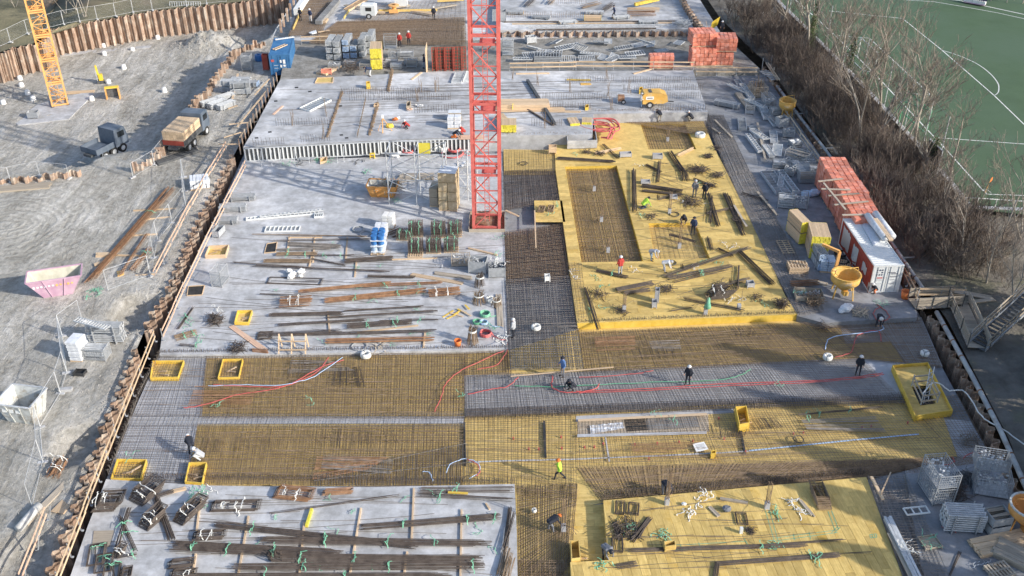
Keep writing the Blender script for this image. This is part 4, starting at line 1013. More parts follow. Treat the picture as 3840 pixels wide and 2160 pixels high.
bundle('bars standing along the slab edge by the corner', (1912,1905), (1896,2060), w=.25, n=8, straps=(), lift=.05, mt='rebar_dark')
bundle('bars crossing at the slab edge below the corner', (1930,1930), (1886,2080), w=.2, n=6, straps=(), lift=.15)
for i in range(3): bundle(('upper', 'middle', 'lower')[i]+' bundle of bars heaped at the slab edge beside the corridor', (1902+i*8,2058+i*22), (1872+i*10,2165+i*20), w=.4, n=9, straps=(), lift=.08+.1*i, mt='rebar')
hoops('dark block of rebar links with two white straps by the railing', 391, 1898, ZS, 4, 1.35, 1.15, .8, 18)
hoops('tall bundle of rebar links looped with white straps', 541, 1862, ZS, 60, 1.5, 1.2, .55, 16)
hoops('round rolled bundle of links with two white bands', 563, 1962, ZS, 60, 1.2, .8, .6, 16)
hoops('slanted bundle of links tied with white bands', 706, 1932, ZS, 62, 1.8, .8, .5, 16)
hoops('flat long bundle of rectangular links with white straps', 874, 1903, ZS, 2, 2.8, .8, .22, 9, straps=(-.2,.05,.2))
hoops('short flat bundle of bars with white straps', 776, 2014, ZS, 4, 1.7, .6, .3, 10)
hoops('rusty zigzag rebar supports packed with white bands', 1094, 1858, ZS, -8, 2.2, .9, .35, 10, 'rebar_rust')
hoops('loose zigzag rebar support beside the packed ones', 1262, 1850, ZS, 5, 1.8, .3, .25, 6, 'rebar_rust', straps=())
for i in range(3): hoops(('outer', 'middle', 'inner')[i]+' nest of bent bars at the bottom left of the front slab', 365+i*28, 2080+i*32, ZS, -78, 1.6-.2*i, .9, .18, 6, straps=(-.3,), sm='strap_green')
hoops('pair of narrow link bundles at the photo bottom', 672, 2120, ZS, 8, 1.3, .5, .25, 8, straps=())
hoops('small link bundle at the very bottom beside the pair', 678, 2158, ZS, 4, 1.3, .5, .25, 8, straps=(.4,))
hoops('short link bundle at the photo bottom by the bent frames', 462, 2160, ZS, 10, .5, .8, .3, 8, straps=())
bundle('two bars of a leaning frame with a green strap', (450,1940), (512,2078), w=.2, n=6, straps=(.5,), lift=.1)
bundle('crossing bars of the leaning triangular frame', (487,1912), (436,2085), w=.22, n=7, straps=(.4,), lift=.2)
hoops('small tied base of the triangular frame', 446, 2078, ZS, 70, .6, .45, .35, 9)
bundle('short bars joining the foot of the triangular frame', (440,2098), (516,2082), w=.15, n=5, straps=(.8,), lift=.06)
bundle('long dark angle profile bundle on the front slab', (588,1868), (646,2032), w=.4, n=14, straps=(), lift=.05, mt='rebar_dark')
bundle('short leg of the dark angle profile bundle', (586,1868), (655,1848), w=.3, n=9, straps=(), lift=.1)
heap('heap of tangled green and white straps at the slab rear', 742, 1858, ZS, 1.0, 16, 'strap_green', w=.07, hh=.35)
heap('white plastic scraps beside the tangled straps', 775, 1842, ZS, .8, 8, 'strap_white')
sq = M().prism(poly([(352,1992),(428,1990),(412,2050),(345,2050)], ZS+.006), ZS+.002, ZS+.04).build('cover_board', X['wood_old']); tag(sq, 'brown plywood cover over an opening by the railing', 'plywood')
timber('few short boards at the rear left of the front slab', 660, 1842, ZS, 20, 1.1, 3, 2, .1, .05)
for i, (x, y) in enumerate(((1030,1955),(1260,1985),(1245,1880),(1318,1930),(1520,1870),(1790,1980),(1770,2005),(1215,2045),(1200,2125),(1400,2120),(1620,1850),(1655,1872),(1140,2155),(770,1905),(950,2050),(1858,2055))):
    heap('loose green strap, '+nth(i)+' from the railing on the front slab' if 0 else ['green strap curled left of the sagging bars','green strap beside the pale batten','dark strap above the long bars','twisted dark strap on open concrete','green strap near the thin bars','green strap by the slab corner','green strap below the corner bundle','green strap between two long bundles','green strap under the thick bundle','green strap below the hooked bundle','strap hanging over the slab rear edge','dark strap knot by the thin bars','green strap at the bottom edge','green strap beside the link bundle','green strap on the batten at left','green strap at the right bar ends'][i], x, y, ZS, .22, 4, 'strap_green', w=.06, seg=7, name='strap')
# box outs between the mats
BO = [([(572,1352),(690,1350),(668,1414),(562,1416)], 'yellow box out with battens near the railing corner', .35),([(835,1346),(911,1345),(896,1414),(816,1416)], 'yellow box out second from the railing on the rear mat', .35),([(890,1163),(946,1162),(932,1208),(878,1208)], 'small yellow box out set in the middle slab', .3),([(438,1720),(550,1722),(528,1795),(415,1793)], 'yellow box out in the lower left corner of the front mat', .4),([(708,1733),(775,1733),(758,1812),(692,1806)], 'yellow box out beside the two workers on the front mat', .4)]
for q, l, h in BO: boxout(l, q, .02 if 'slab' not in l else ZS, h)
boxout('plywood box opening on the middle slab by the railing', [(783,921),(858,917),(846,955),(768,957)], ZS, .35, 'wood')
boxout('tall narrow yellow box out on the open grid', [(2758,1524),(2800,1521),(2812,1585),(2773,1592)], .02, .75)
boxout('small yellow post box standing on the open grid', [(2668,1688),(2686,1687),(2684,1700),(2666,1701)], .02, .5, battens=0)
boxout('open plywood box in the corner of the front pit', [(2139,2026),(2172,2024),(2178,2092),(2143,2096)], .06, .7, 'ply', battens=1)
boxout('small plywood box with straps on the front deck', [(2490,2030),(2532,2024),(2536,2044),(2494,2050)], ZU, .5, 'ply', battens=0)
# large boxed shaft with ladder
sh = [(3347,1368),(3480,1358),(3574,1538),(3432,1560)]
q = [P(x, y, .55) for x, y in sh]; c = sum(q, Vector())/4
shf = boxout('large yellow boxed shaft with ladder beside the right sheet piles', sh, .02, .55, 'ply_yellow', 'shaft_formwork', battens=0)
dk = [bil(q, u, v) for u, v in ((.28,.42),(.72,.42),(.72,.80),(.28,.80))]
pf = ccw([(p.x, p.y) for p in q]); hole = ccw([(p.x, p.y) for p in dk]); m = M()
for i in range(4):
    pc = list(pf)
    for j in range(i): pc = clip(pc, hole[j], hole[(j+1) % 4])
    pc = clip(pc, hole[i], hole[(i+1) % 4], False)
    if len(pc) > 2: m.prism([Vector(p).lerp(Vector((c.x, c.y)), .04) for p in pc], .30, .33)
m.build('working_deck', X['ply'], shf)
M().prism(hole, .03, .06).build('shaft_opening', X['rubber'], shf)
for i in range(4):
    a, b = dk[i], dk[(i+1) % 4]
    for zz in (.75, 1.25): M().beam(Vector((a.x, a.y, zz)), Vector((b.x, b.y, zz)), .05, .12).build('guard_board', X['wood_old'], shf)
    M().beam(Vector((a.x, a.y, .45)), Vector((a.x, a.y, 1.4)), .06, .06).build('post', X['steel_dull'], shf)
ld = thing('ladder', 'aluminium ladder sticking out of the yellow boxed shaft', 'ladder', tuple(bil(q, .62, .7)))
b0 = bil(q, .5, .72); b0.z = -.2; t0 = bil(q, .72, .42); t0.z = 1.9; sd = Vector((.2,.12,0))
for s in (-1, 1): M().beam(b0+sd*s, t0+sd*s, .05, .05).build('rail', X['steel'], ld)
for i in range(1, 8): M().beam(b0.lerp(t0, i/8)-sd, b0.lerp(t0, i/8)+sd, .03, .03).build('rung', X['steel'], ld)
cable('white hoses arching out of the boxed shaft', [(3460,1480),(3490,1440),(3525,1440),(3560,1465),(3620,1470),(3680,1560),(3760,1610),(3860,1680)], .9, .05, 'strap_white', 'hose', 'hose')
# channel with foil between the strips
tr = thing('trough', 'plywood lined trough with foil in the middle of the open grid', 'formwork', tuple(P(2450,1600,.02)))
for nm, qd, z, mm in (('bottom_sheet', [(2165,1578),(2655,1552),(2660,1618),(2168,1630)], .03, 'wood_old'), ('far_board', [(2168,1572),(2650,1548),(2652,1556),(2168,1580)], .2, 'wood'), ('near_board', [(2165,1628),(2650,1618),(2650,1626),(2165,1638)], .2, 'blinding'), ('dark_opening', [(2340,1572),(2418,1566),(2428,1612),(2350,1618)], .05, 'rubber'), ('side_sheet', [(2425,1562),(2610,1552),(2625,1600),(2432,1612)], .08, 'concrete_dark')):
    M().prism(poly(qd, z), z-.03, z).build(nm, X[mm], tr)
fo = M(); A = [P(x, y, .12) for x, y in ((2212,1596),(2335,1582),(2342,1606),(2215,1628))]
for j in range(5):
    for i in range(11): p = bil(A, i/10, j/4); fo.v.append((p.x, p.y, .12+.09*noise.noise((i*.9, j*1.3, 0))))
fo.add([], [(j*11+i, j*11+i+1, j*11+i+12, j*11+i+11) for j in range(4) for i in range(10)]) if 0 else None
fo.f = [(j*11+i, j*11+i+1, j*11+i+12, j*11+i+11) for j in range(4) for i in range(10)]; fo.m = [0]*len(fo.f)
tag(fo.build('plastic_foil', X['film'], smooth=False), 'crumpled shiny foil sheet in the plywood trough', 'foil')
for i, (qd, l) in enumerate((([(1738,1582),(1745,1582),(1747,1742),(1740,1742)], 'black joint strip left of the open grid'), ([(2036,1578),(2044,1578),(2050,1712),(2042,1712)], 'black joint strip in the middle of the open grid'), ([(2765,1560),(2772,1560),(2798,1700),(2790,1700)], 'black joint strip beside the narrow yellow box'))):
    tag(M().prism(poly(qd, .17), .02, .17).build('joint_strip', X['black_plastic']), l, 'joint strip')
for i, (pts, l) in enumerate(([((1755,1733),(1900,1728),(2160,1722),(2500,1708),(2810,1692)), 'pale joint tape running across the open grid'], [((2810,1690),(3200,1650),(3445,1628)), 'blue joint tape running to the right of the grid'], [((2270,1640),(2285,1730)), 'grey joint tape crossing the open grid'])):
    w3 = [P(x, y, .13) for x, y in pts]; m = M()
    for a, b in zip(w3, w3[1:]): m.beam(a, b, .1, .03)
    tag(m.build('joint_tape', X['cable_blue' if i == 1 else 'blinding']), l, 'joint tape')
pp = thing('plan_sheet', 'white paper plan lying on the open rebar grid', 'paper', tuple(P(2640,1680,.2)))
M().prism(poly([(2597,1664),(2640,1656),(2657,1684),(2612,1696)], .2), .195, .2).build('sheet', X['paper'], pp)
for k in range(5): M().beam(P(2608+k*2,1670+k*4,.206), P(2640+k*2,1664+k*4,.206), .03, .003).build('drawn_line', X['ink'], pp)
# red sockets set in the formwork
SK = [(1925,1647),(1983,1687),(2020,1687),(2104,1642),(2106,1684),(2192,1680),(2229,1679),(2262,1668),(2380,1671),(2464,1666),(2546,1661),(2598,1656),(2715,1649),(2433,1724),(2695,1572),(2975,1629),(3012,1625),(3232,1606),(3266,1602),(3403,1588),(2795,1698)]
for i, (x, y) in enumerate(SK):
    o = M().cyl((0,0,0), (0,0,.17), .055, 8).build('pipe_socket', X['cable_red']); p = P(x, y, .01); o.location = p; tag(o, nth(i)+' small red pipe socket from the left standing in the open grid' if i else 'leftmost small red pipe socket standing in the open grid', 'pipe socket', 'red pipe sockets in the open grid')
# cables on the mats
cable('red cable pair crossing the left rear mat', [(800,1443),(960,1450),(1075,1445),(1180,1400),(1232,1340)], .27, .035, 'cable_red')
cable('red cable along the front of the left rear mat', [(690,1530),(780,1515),(900,1478),(1060,1452),(1200,1380),(1290,1350)], .27, .035, 'cable_red')
cable('pale blue cable on the left rear mat', [(780,1447),(900,1443),(1060,1443),(1180,1410),(1285,1340)], .29, .03, 'cable_blue')
cable('red cable climbing past the slab corner', [(1630,1545),(1650,1500),(1672,1440),(1720,1395),(1800,1355),(1890,1315)], .27, .035, 'cable_red')
cable('red cable falling from the slab corner to the right', [(1900,1280),(1900,1320),(1860,1370),(1790,1385)], .3, .03, 'cable_red')
cable('red cable over the grey strip beside the black joint', [(1755,1480),(1830,1462),(1900,1450),(1945,1415)], .27, .035, 'cable_red')
cable('long red cable along the grey strip to the right', [(2160,1468),(2400,1458),(2700,1440),(3000,1430),(3200,1415),(3310,1398)], .28, .035, 'cable_red')
cable('second long red cable below the first on the grey strip', [(2170,1474),(2420,1464),(2700,1448),(3000,1436),(3210,1421),(3315,1404)], .28, .03, 'cable_red')
cable('looped red hose by the two workers at the corridor end', [(2072,1410),(2070,1450),(2110,1470),(2180,1470),(2230,1460),(2248,1440)], .3, .045, 'cable_red')
cable('green cable running along the grey strip', [(1930,1445),(2080,1450),(2300,1440),(2500,1432),(2700,1425),(2780,1405),(2815,1385)], .28, .03, 'cable_green')
cable('second red cable at the top of the grey strip', [(2170,1415),(2280,1410),(2380,1402),(2450,1390)], .28, .03, 'cable_red')
cable('blue cable looping on the shaded mat at right', [(3095,1310),(3110,1270),(3180,1255),(3300,1240),(3310,1220)], .28, .04, 'cable_blue')
cable('red cable looping on the shaded mat at right', [(3130,1340),(3190,1320),(3215,1260),(3290,1240),(3305,1280)], .28, .035, 'cable_red')
cable('pale blue cable loop above the front slab rear', [(1672,1775),(1690,1740),(1740,1722),(1790,1735),(1795,1770),(1760,1795)], .26, .03, 'cable_blue')
cable('short pale blue cable beside the bar fan', [(1585,1768),(1610,1772),(1622,1805)], .26, .03, 'cable_blue')
cable('red cable beside the pale blue loop', [(1750,1720),(1790,1745),(1800,1770),(1785,1785)], .28, .03, 'cable_red')
reel('white wire coil lying in the rebar corridor', 2010, 1232, .62, .38, .28)
reel('white wire coil hanging at the edge of the middle slab', 1372, 1336, .25, .42, .32)
reel('white wire coil with loose loop on the dark mat at right', 3103, 1345, .28, .36, .32)
reel('pale wire coil near the right edge of the mats', 3467, 1330, .25, .34, .28)
reel('small white reel on the corridor grid by the front deck', 2003, 1918, .2, .16, .2)
for x, y, w in ((812,1524,'green strap lying on the left rear mat'),(1172,1510,'green strap in the middle of the left rear mat'),(1741,1480,'green strap by the black joint on the grey strip'),(2915,1452,'green strap on the right part of the grey strip'),(2450,1547,'dark green strap at the edge of the grey strip'),(2530,1580,'green strap inside the plywood trough'),(498,1712,'green strap hanging over the lower left box out'),(3035,1560,'green strap on the right open grid')): heap(w, x, y, .27, .4, 5, 'strap_green', name='strap')
bundle('dark bars with green straps on the right open grid', (2988,1562), (3310,1530), .16, .12, .1, 5, straps=(.25,.62), lift=.02)
coil('black ring of tubing on the right open grid', 2995, 1650, .16, .34, .03, 2, 'black_plastic', 'tube_ring', 'tubing', .05, False)
bar_heap('fan of upright bars at the corner of the yellow deck', 3085, 1235, .2, .5, 14, L=1.2, hh=.5)
# ---------------------------------------------------------------- middle slab
props('bundle of steel props in a frame beside the middle slab railing', 905, 748, ZS, 5, 2.6, .9, 3, 7)
props('second frame of steel props nearer along the slab railing', 875, 790, ZS, 5, 2.4, .9, 4, 7)
props('nearest frame of steel props along the slab railing', 850, 835, ZS, 3, 2.0, .9, 3, 7)
crate('small steel box beside the props at the slab railing', 822, 880, ZS, 78, 1.3, .7, .7, solid=True)
crate('tall empty wire cage standing near the railing', 828, 1060, ZS, 80, 1.5, .9, 1.5)
frame('long narrow ladder shaped formwork frame on the middle slab', 1060, 812, ZS, 11, 6.6, .5, 18, 'white_paint', h=.14)
frame('second long formwork frame lying against the first', 1095, 806, ZS, 13, 5.8, .35, 16, 'steel', h=.12, lift=.16)
frame('wide white formwork frame with seven openings', 1060, 862, ZS, 2, 3.1, .95, 8, 'white_paint', h=.16)
frame('short end piece of formwork at the long frames', 1196, 812, ZS, 5, .8, .7, 4, 'white_paint', h=.2)
ob = skip('open orange tipping container full of scrap bars on the middle slab', 1438, 728, ZS, -4, 2.9, 1.7, 1.15, 'orange_paint', 'skip_white', .35, .15, 'tipping_container', cat='tipping container')
bar_heap('scrap bars and boards heaped in the orange tipping container', 1465, 712, ZS+.3, 1.6, 40, 'wood_old', L=2.2, hh=.9, name='scrap_heap', r=.03)
timber('plywood sheets behind the orange tipping container', 1560, 668, ZS, 2, 3.4, 3, 4, .45, .06, 'wood_old')
stack_boxes('tall stack of shrink wrapped cartons beside the scaffold tower', 1686, 778, ZS, -8, 2, 2, 4, (.85,.8,.95), 'cardboard', 'carton_stack', 'cartons', top='film')
for k, zz in enumerate((1.0, 2.8)):
    for j in range(5):
        pass
stack_boxes('lower dark carton pallet behind the tall cartons', 1632, 762, ZS, -6, 1, 2, 2, (.8,.8,.9), 'wood_old', 'carton_stack', 'cartons')
stack_boxes('white wrapped pallet of bags on the middle slab', 1432, 886, ZS, -4, 2, 2, 3, (.55,.5,.36), 'film', 'wrapped_pallet', 'pallet goods', part='bag')
stack_boxes('white bags piled behind the wrapped pallet', 1460, 852, ZS, -10, 2, 2, 4, (.5,.45,.32), 'sack_white', 'wrapped_pallet', 'pallet goods', part='bag')
dr = thing('drum_pallet', 'pallet of blue barrels wrapped in film on the middle slab', 'pallet goods', tuple(P(1420,950,ZS)))
c0 = P(1420,950,ZS)
for i in range(2):
    for j in range(3):
        for k in range(2):
            d = M().cyl((0,0,0), (0,0,.8), .27, 14).build('drum', X['film_blue' if k == 0 else 'drum_blue'], dr, smooth=False); d.matrix_parent_inverse = RM(dr); d.location = (c0.x-.3+.58*i, c0.y+.58*j, ZS+.15+.84*k)
for k in range(3): M().box((c0.x, c0.y+.58, ZS+.3+k*.55), (1.22, 1.8, .06)).build('film_band', X['film'], dr)
wood_pallet('pallet under the blue barrels', 1420, 938, ZS, 90, 1.8, 1.2).location.z = ZS-.02
CH = [(1515,893,'dark stack of wire spacers at the left of the spacer pallets'),(1560,880,'tall pallet of green tied wire spacers, far left one'),(1644,883,'pallet of wire spacers, far middle one'),(1706,880,'pallet of wire spacers, far one nearest the mast'),(1560,945,'pallet of wire spacers, near left one'),(1627,942,'pallet of wire spacers, near middle one'),(1692,938,'pallet of wire spacers, near one toward the mast')]
for i, (x, y, l) in enumerate(CH):
    c = P(x, y, ZS); root = thing('spacer_pallet', l, 'rebar spacers', (c.x, c.y, ZS), U(-.05,.05)); h = .7 if i == 0 else 1.25
    for yy in (-.4, 0, .4): M().box((0, yy, .06), (1.3, .1, .12)).build('bearer', X['wood'], root, world=False)
    m = M()
    for k in range(int(h/.07)):
        zz = .15+k*.07
        for q in (-.55, -.3, 0, .3, .55): m.tube([(-.62, q*1.0+U(-.05,.05), zz), (.62, q+U(-.05,.05), zz)], .014, 3)
        for q in range(7): m.tube([(-.6+.2*q, -.6, zz+.03), (-.6+.2*q+U(-.04,.04), .6, zz+.03)], .012, 3)
    m.build('wire_spacers', X['rebar_dark'], root, world=False)['kind'] = 'stuff'
    for q in (-.3, .3): loop_strap('strap', q, 1.3, h+.1, 'strap_green', root, .05)
wood_pallet('empty pallet row in front of the spacer pallets', 1558, 958, ZS, 0, 1.3, .9)
coil('grey wire ring on the middle slab by the barrels', 1345, 862, ZS, .5, .03, 5, 'steel_dull', 'wire_ring', 'wire', .1, False)
coil('second grey wire ring beside the blue barrels', 1372, 879, ZS, .48, .03, 5, 'steel_dull', 'wire_ring', 'wire', .1, False)
MB = [((945,884),(1382,892),.12,6,'rebar','thin bar line behind the brown bundles'),((1078,920),(1282,930),.6,22,'rebar_grey','grey bar bundle with a white tie behind the pale sack heap'),((1035,943),(1242,936),.3,10,'rebar_grey','narrow grey bar bundle in front of it'),((1035,958),(1192,956),.6,22,'rebar','brown bar bundle with two green ties'),((988,984),(1168,984),.6,20,'rebar','brown bar bundle looped with white ties'),((1170,975),(1300,1003),.15,5,'rebar_dark','short dark bars pointing to the sack heap'),((1290,985),(1476,972),.6,18,'rebar_dark','dark bar bundle before the mesh basket'),((1020,908),(1400,902),.1,4,'rebar_dark','single dark bars behind the grey bundles'),((1160,966),(1330,962),.12,4,'rebar_dark','few dark bars beside the green tied bundle'),((945,1002),(1476,1026),.18,6,'rebar_dark','long dark bars passing the white sack heap'),((1377,1041),(1560,1045),.3,10,'rebar_dark','dark bar bundle beside the pale timber'),((870,990),(1180,1012),.15,5,'rebar_dark','thin dark bars near the tall wire cage'),
 ((1117,1100),(1470,1066),.45,16,'rebar_rust','rusty bent bar bundle at the middle of the slab'),((1214,1134),(1608,1092),.7,26,'rebar_rust','widest rusty bar bundle on the middle slab'),((1350,1078),(1660,1066),.35,12,'rebar_rust','rusty bar bundle with green straps at the back'),((1008,1187),(1292,1181),.42,16,'rebar_dark','dark compact bar bundle left of centre'),((1286,1173),(1590,1154),.2,8,'rebar_dark','narrow dark bar bundle right of centre'),((1040,1224),(1380,1204),.3,10,'rebar_dark','dark bars pointing to the plywood scraps'),((1220,1197),(1642,1172),.28,10,'rebar_dark','dark bars crossing toward the plywood scraps'),((1300,1229),(1548,1213),.7,22,'rebar_dark','broad dark bar bundle near the slab front'),((956,1263),(1286,1245),.35,7,'rebar_dark','thin bar frame left of the wooden trestle'),((1218,1286),(1632,1276),.6,22,'rebar_rust','long brown bar bundle nearest the slab front edge'),((1050,1262),(1640,1246),.3,9,'rebar_dark','dark bars behind the long brown bundle'),((1420,1210),(1645,1204),.14,5,'rebar_dark','few bars by the green strap near the front'),((970,1108),(1130,1114),.12,4,'rebar_dark','thin bars left of the tied rusty block')]
for i, (a, b, w, n, mt_, l) in enumerate(MB): bundle(l, a, b, ZS, w, .1, n, mt_, straps=(.3,.7) if 'green' in l or 'widest' in l or 'broad' in l else (), sm='strap_white' if 'white' in l else 'strap_green')
bundle('thick rusty block of short bars with white straps', (1048,1142), (1172,1136), ZS, 1.3, .3, 36, 'rebar_rust', (.35,.6), 'strap_white')
bundle('rusty short bars with white straps near the standing bundle', (1606,1112), (1728,1100), ZS, 1.0, .3, 30, 'rebar_rust', (.25,.6), 'strap_white')
for a, b, l in (((1208,892),(1080,892),'timber under the back bar line'),((1085,890),(1078,945),'first batten under the back bars'),((1180,892),(1174,985),'second batten under the back bars'),((1303,892),(1296,975),'third batten under the back bars'),((1172,948),(1160,1000),'batten under the brown tied bundles'),((1470,975),(1640,970),'pale timber lying behind the plank pile'),((1340,1248),(1568,1222),'pale lath lying on the dark bars'),((1594,1248),(1588,1305),'yellow batten under the long brown bundle'),((1337,980),(1330,1040),'dark batten near the mesh basket'),((1230,1170),(1236,1250),'batten standing under the dark bundles')): plank(l, a, b, ZS, .12, .09)
tr = thing('wooden_trestle', 'pale wooden trestle frame near the front of the middle slab', 'trestle', tuple(P(1098,1330,ZS)))
for x in (1050,1098,1150):
    a, b = P(x-4,1332,ZS), P(x+2,1296,ZS); M().beam(a+Vector((0,0,.1)), b+Vector((0,0,1.1)), .09, .06).build('leg', X['wood'], tr); M().beam(a+Vector((.1,.9,.1)), b+Vector((0,0,1.1)), .09, .06).build('leg', X['wood'], tr)
for y, zz in ((1328,.4),(1312,.8)): M().beam(P(1046,y,ZS)+Vector((0,0,zz)), P(1152,y,ZS)+Vector((0,0,zz)), .05, .1).build('rail', X['wood'], tr)
def pail(label, px, py, z, mt='orange_plastic', s=1.0):
    c = P(px, py, z); root = thing('bucket', label, 'bucket', (c.x, c.y, z)); M().lathe([(0,.01),(.16*s,0),(.22*s,.4*s),(.20*s,.4*s),(.15*s,.03),(0,.03)], 14).build('pail', X[mt], root, smooth=True, world=False)
    M().tube([(-.21*s,0,.38*s),(-.12*s,0,.56*s),(.12*s,0,.56*s),(.21*s,0,.38*s)], .012, 4).build('handle', X['steel_dark'], root, world=False); return root
pail('orange bucket on the middle slab near its front edge', 1717, 1296, ZS, s=1.3)
coil('coil of red hose beside the standing bar bundle', 1822, 1258, ZS, .42, .045, 9, 'hose_red', 'hose_coil', 'hose', .45)
coil('coil of green cable near the slab corner', 1820, 1184, ZS, .38, .045, 7, 'strap_green', 'cable_coil', 'cable', .4)
coil('second green cable coil beside the blue one', 1790, 1212, ZS, .32, .04, 5, 'cable_green', 'cable_coil', 'cable', .25)
coil('pale blue cable coil between the green coils', 1815, 1214, ZS, .3, .035, 5, 'cable_blue', 'cable_coil', 'cable', .25)
reel('white wire reel at the right edge of the middle slab', 1836, 1128, ZS, .36, .3)
def standing(label, px, py, z, n=40, h=1.5, r=.38, mt='rebar'):
    c = P(px, py, z); root = thing('standing_bar_bundle', label, 'rebar bundle', (c.x, c.y, z)); m = M()
    for i in range(n):
        a = U(0, 6.28); rr = r*math.sqrt(U(0,1)); m.tube([(rr*1.25*cos(a), rr*1.25*sin(a), 0), (rr*.8*cos(a), rr*.8*sin(a), h*.75), (rr*1.0*cos(a)+.1, rr*1.0*sin(a), h*U(.9,1.08))], .018, 4)
    m.build('bars', X[mt], root, world=False)['kind'] = 'stuff'; b = M(); b.lathe([(r*.86,h*.70),(r*.86,h*.80),(r*.80,h*.80),(r*.8,h*.7)], 12); b.build('strap', X['strap_white'], root, world=False); return root
standing('upright bundle of brown bars with a white band', 1772, 1285, ZS)
standing('leaning dark bundle of bent bars near the wrapped pallets', 1800, 1072, ZS, 36, 1.2, .42, 'rebar_dark')
standing('brown bar tangle standing left of the white reel', 1795, 1135, ZS, 40, 1.0, .5, 'rebar')
standing('brown bar tangle at the slab edge by the timber', 1862, 1148, ZS, 26, .8, .4, 'rebar')
timber('vertical row of planks along the slab edge by the corridor', 1873, 1165, ZS, 92, 4.4, 3, 2, .16, .05, 'wood_old')
for i in range(7): plank(['yellow plywood scrap near the red hose','second yellow plywood strip','short wood offcut by the yellow strips','yellow board leaning on the scrap pile','thin yellow lath beside the scrap pile','brown offcut near the standing bundle','yellow lath on top of the scraps'][i], (1660+i*14,1190-i*7+(i%2)*14), (1700+i*10+(i%3)*8,1165+(i%3)*12), ZS, .14, .03, 'ply_yellow' if i not in (2,5) else 'wood', 'board', lift=.02*i)
heap('white straps and cloth heaped at the slab corner', 1880, 1280, ZS, 1.2, 22, 'strap_white', w=.1, hh=.3)
heap('green straps over the cable coils', 1842, 1235, ZS, .7, 10, 'strap_green', hh=.3)
heap('brown crumpled fabric straps at the slab front edge', 1425, 1308, ZS, 1.2, 16, 'wood_old', w=.12, hh=.2)
coil('grey ring of tubing near the front of the slab', 1348, 1302, ZS, .55, .025, 3, 'steel_dull', 'wire_ring', 'wire', .06, False)
def sacks(label, px, py, z, n, size, mt='sack_white', name='sack_heap', cat='sacks', sc=1.0):
    c = P(px, py, z); m = M()
    for i in range(n):
        x, y, zz = U(-size,size)*.5, U(-size,size)*.4, .1+U(0,.25); r = U(.16,.3)*sc
        pts = []
        for a in range(8):
            for b in range(1, 5):
                th, ph = a*pi/4, b*pi/5; k = r*(1+.35*noise.noise((a*1.3+i*7, b*1.7, i))); pts.append((x+k*1.2*sin(ph)*cos(th), y+k*sin(ph)*sin(th), max(.01, zz+k*.75*cos(ph))))
        fs = [(a*4+b, ((a+1)%8)*4+b, ((a+1)%8)*4+b+1, a*4+b+1) for a in range(8) for b in range(3)]+[tuple(a*4 for a in range(8)), tuple(a*4+3 for a in range(8))[::-1]]
        m.add(pts, fs)
    o = m.build(name, X[mt]); o.location = (c.x, c.y, z); return tag(o, label, cat)
sacks('heap of white crumpled bags on the middle slab', 1106, 1034, ZS, 9, 1.2)
crate('wire mesh basket with zigzag top by the right slab edge', 1728, 990, ZS, 2, 1.6, 1.0, .9, 'clamps', mt='wood_old')
crate('grey covered crate in front of the mesh basket', 1793, 1015, ZS, -8, 1.5, 1.1, 1.2, 'clamps', solid=True)
crate('grey crate heaped with white straps at the slab edge', 1862, 1030, ZS, 5, 1.4, 1.1, 1.0, 'clamps', solid=True)
heap('white straps on the crate at the slab edge', 1864, 985, ZS+1.0, 1.2, 22, 'strap_white', w=.07, hh=.4)
timber('pile of pale planks lying before the wrapped crates', 1640, 1048, ZS, -18, 4.6, 2, 2, .2, .05, 'wood')
timber('grey planks behind the pale plank pile', 1700, 1035, ZS, -14, 3.2, 3, 2, .16, .05, 'wood_old')
timber('beam lying at the slab edge below the crane mast', 1808, 945, ZS, -24, 2.8, 1, 1, .2, .12, 'wood')
heap('grey chain slings on the slab before the mesh basket', 1660, 1000, ZS, .9, 8, 'steel', w=.08)
heap('green net scraps under the crane mast', 1870, 892, ZS, .9, 9, 'strap_green')
heap('green net by the wrapped crates', 1868, 962, ZS, .9, 8, 'strap_green')
bundle('fine brown bars left of the spacer pallets', (1460,890), (1510,868), ZS, 1.2, .2, 20, 'rebar_dark', ())
for i, (x, y) in enumerate(((1035,1095),(1255,918),(1335,1084),(1430,1075),(1520,1078),(1562,1104),(1402,1122),(1572,1168),(1330,1272),(1530,1258),(1210,1285),(1490,1300),(1610,1250),(1345,1003),(1422,1000))): heap(['green strap by the tied rusty block','green strap on the back bar line','green strap at the back of the rusty bundles','green strap on the rusty bent bars','green strap on the bars near the pallets','green strap at the end of the widest bundle','green strap in front of the widest bundle','dark strap by the narrow dark bundle','green strap near the pale lath','teal strap on the front bars','green strap left of the long brown bundle','green strap at the slab front','dark green strap by the yellow batten','green strap near the dark batten','green strap by the pale timber'][i], x, y, ZS+.05, .3, 4, 'strap_green', name='strap')
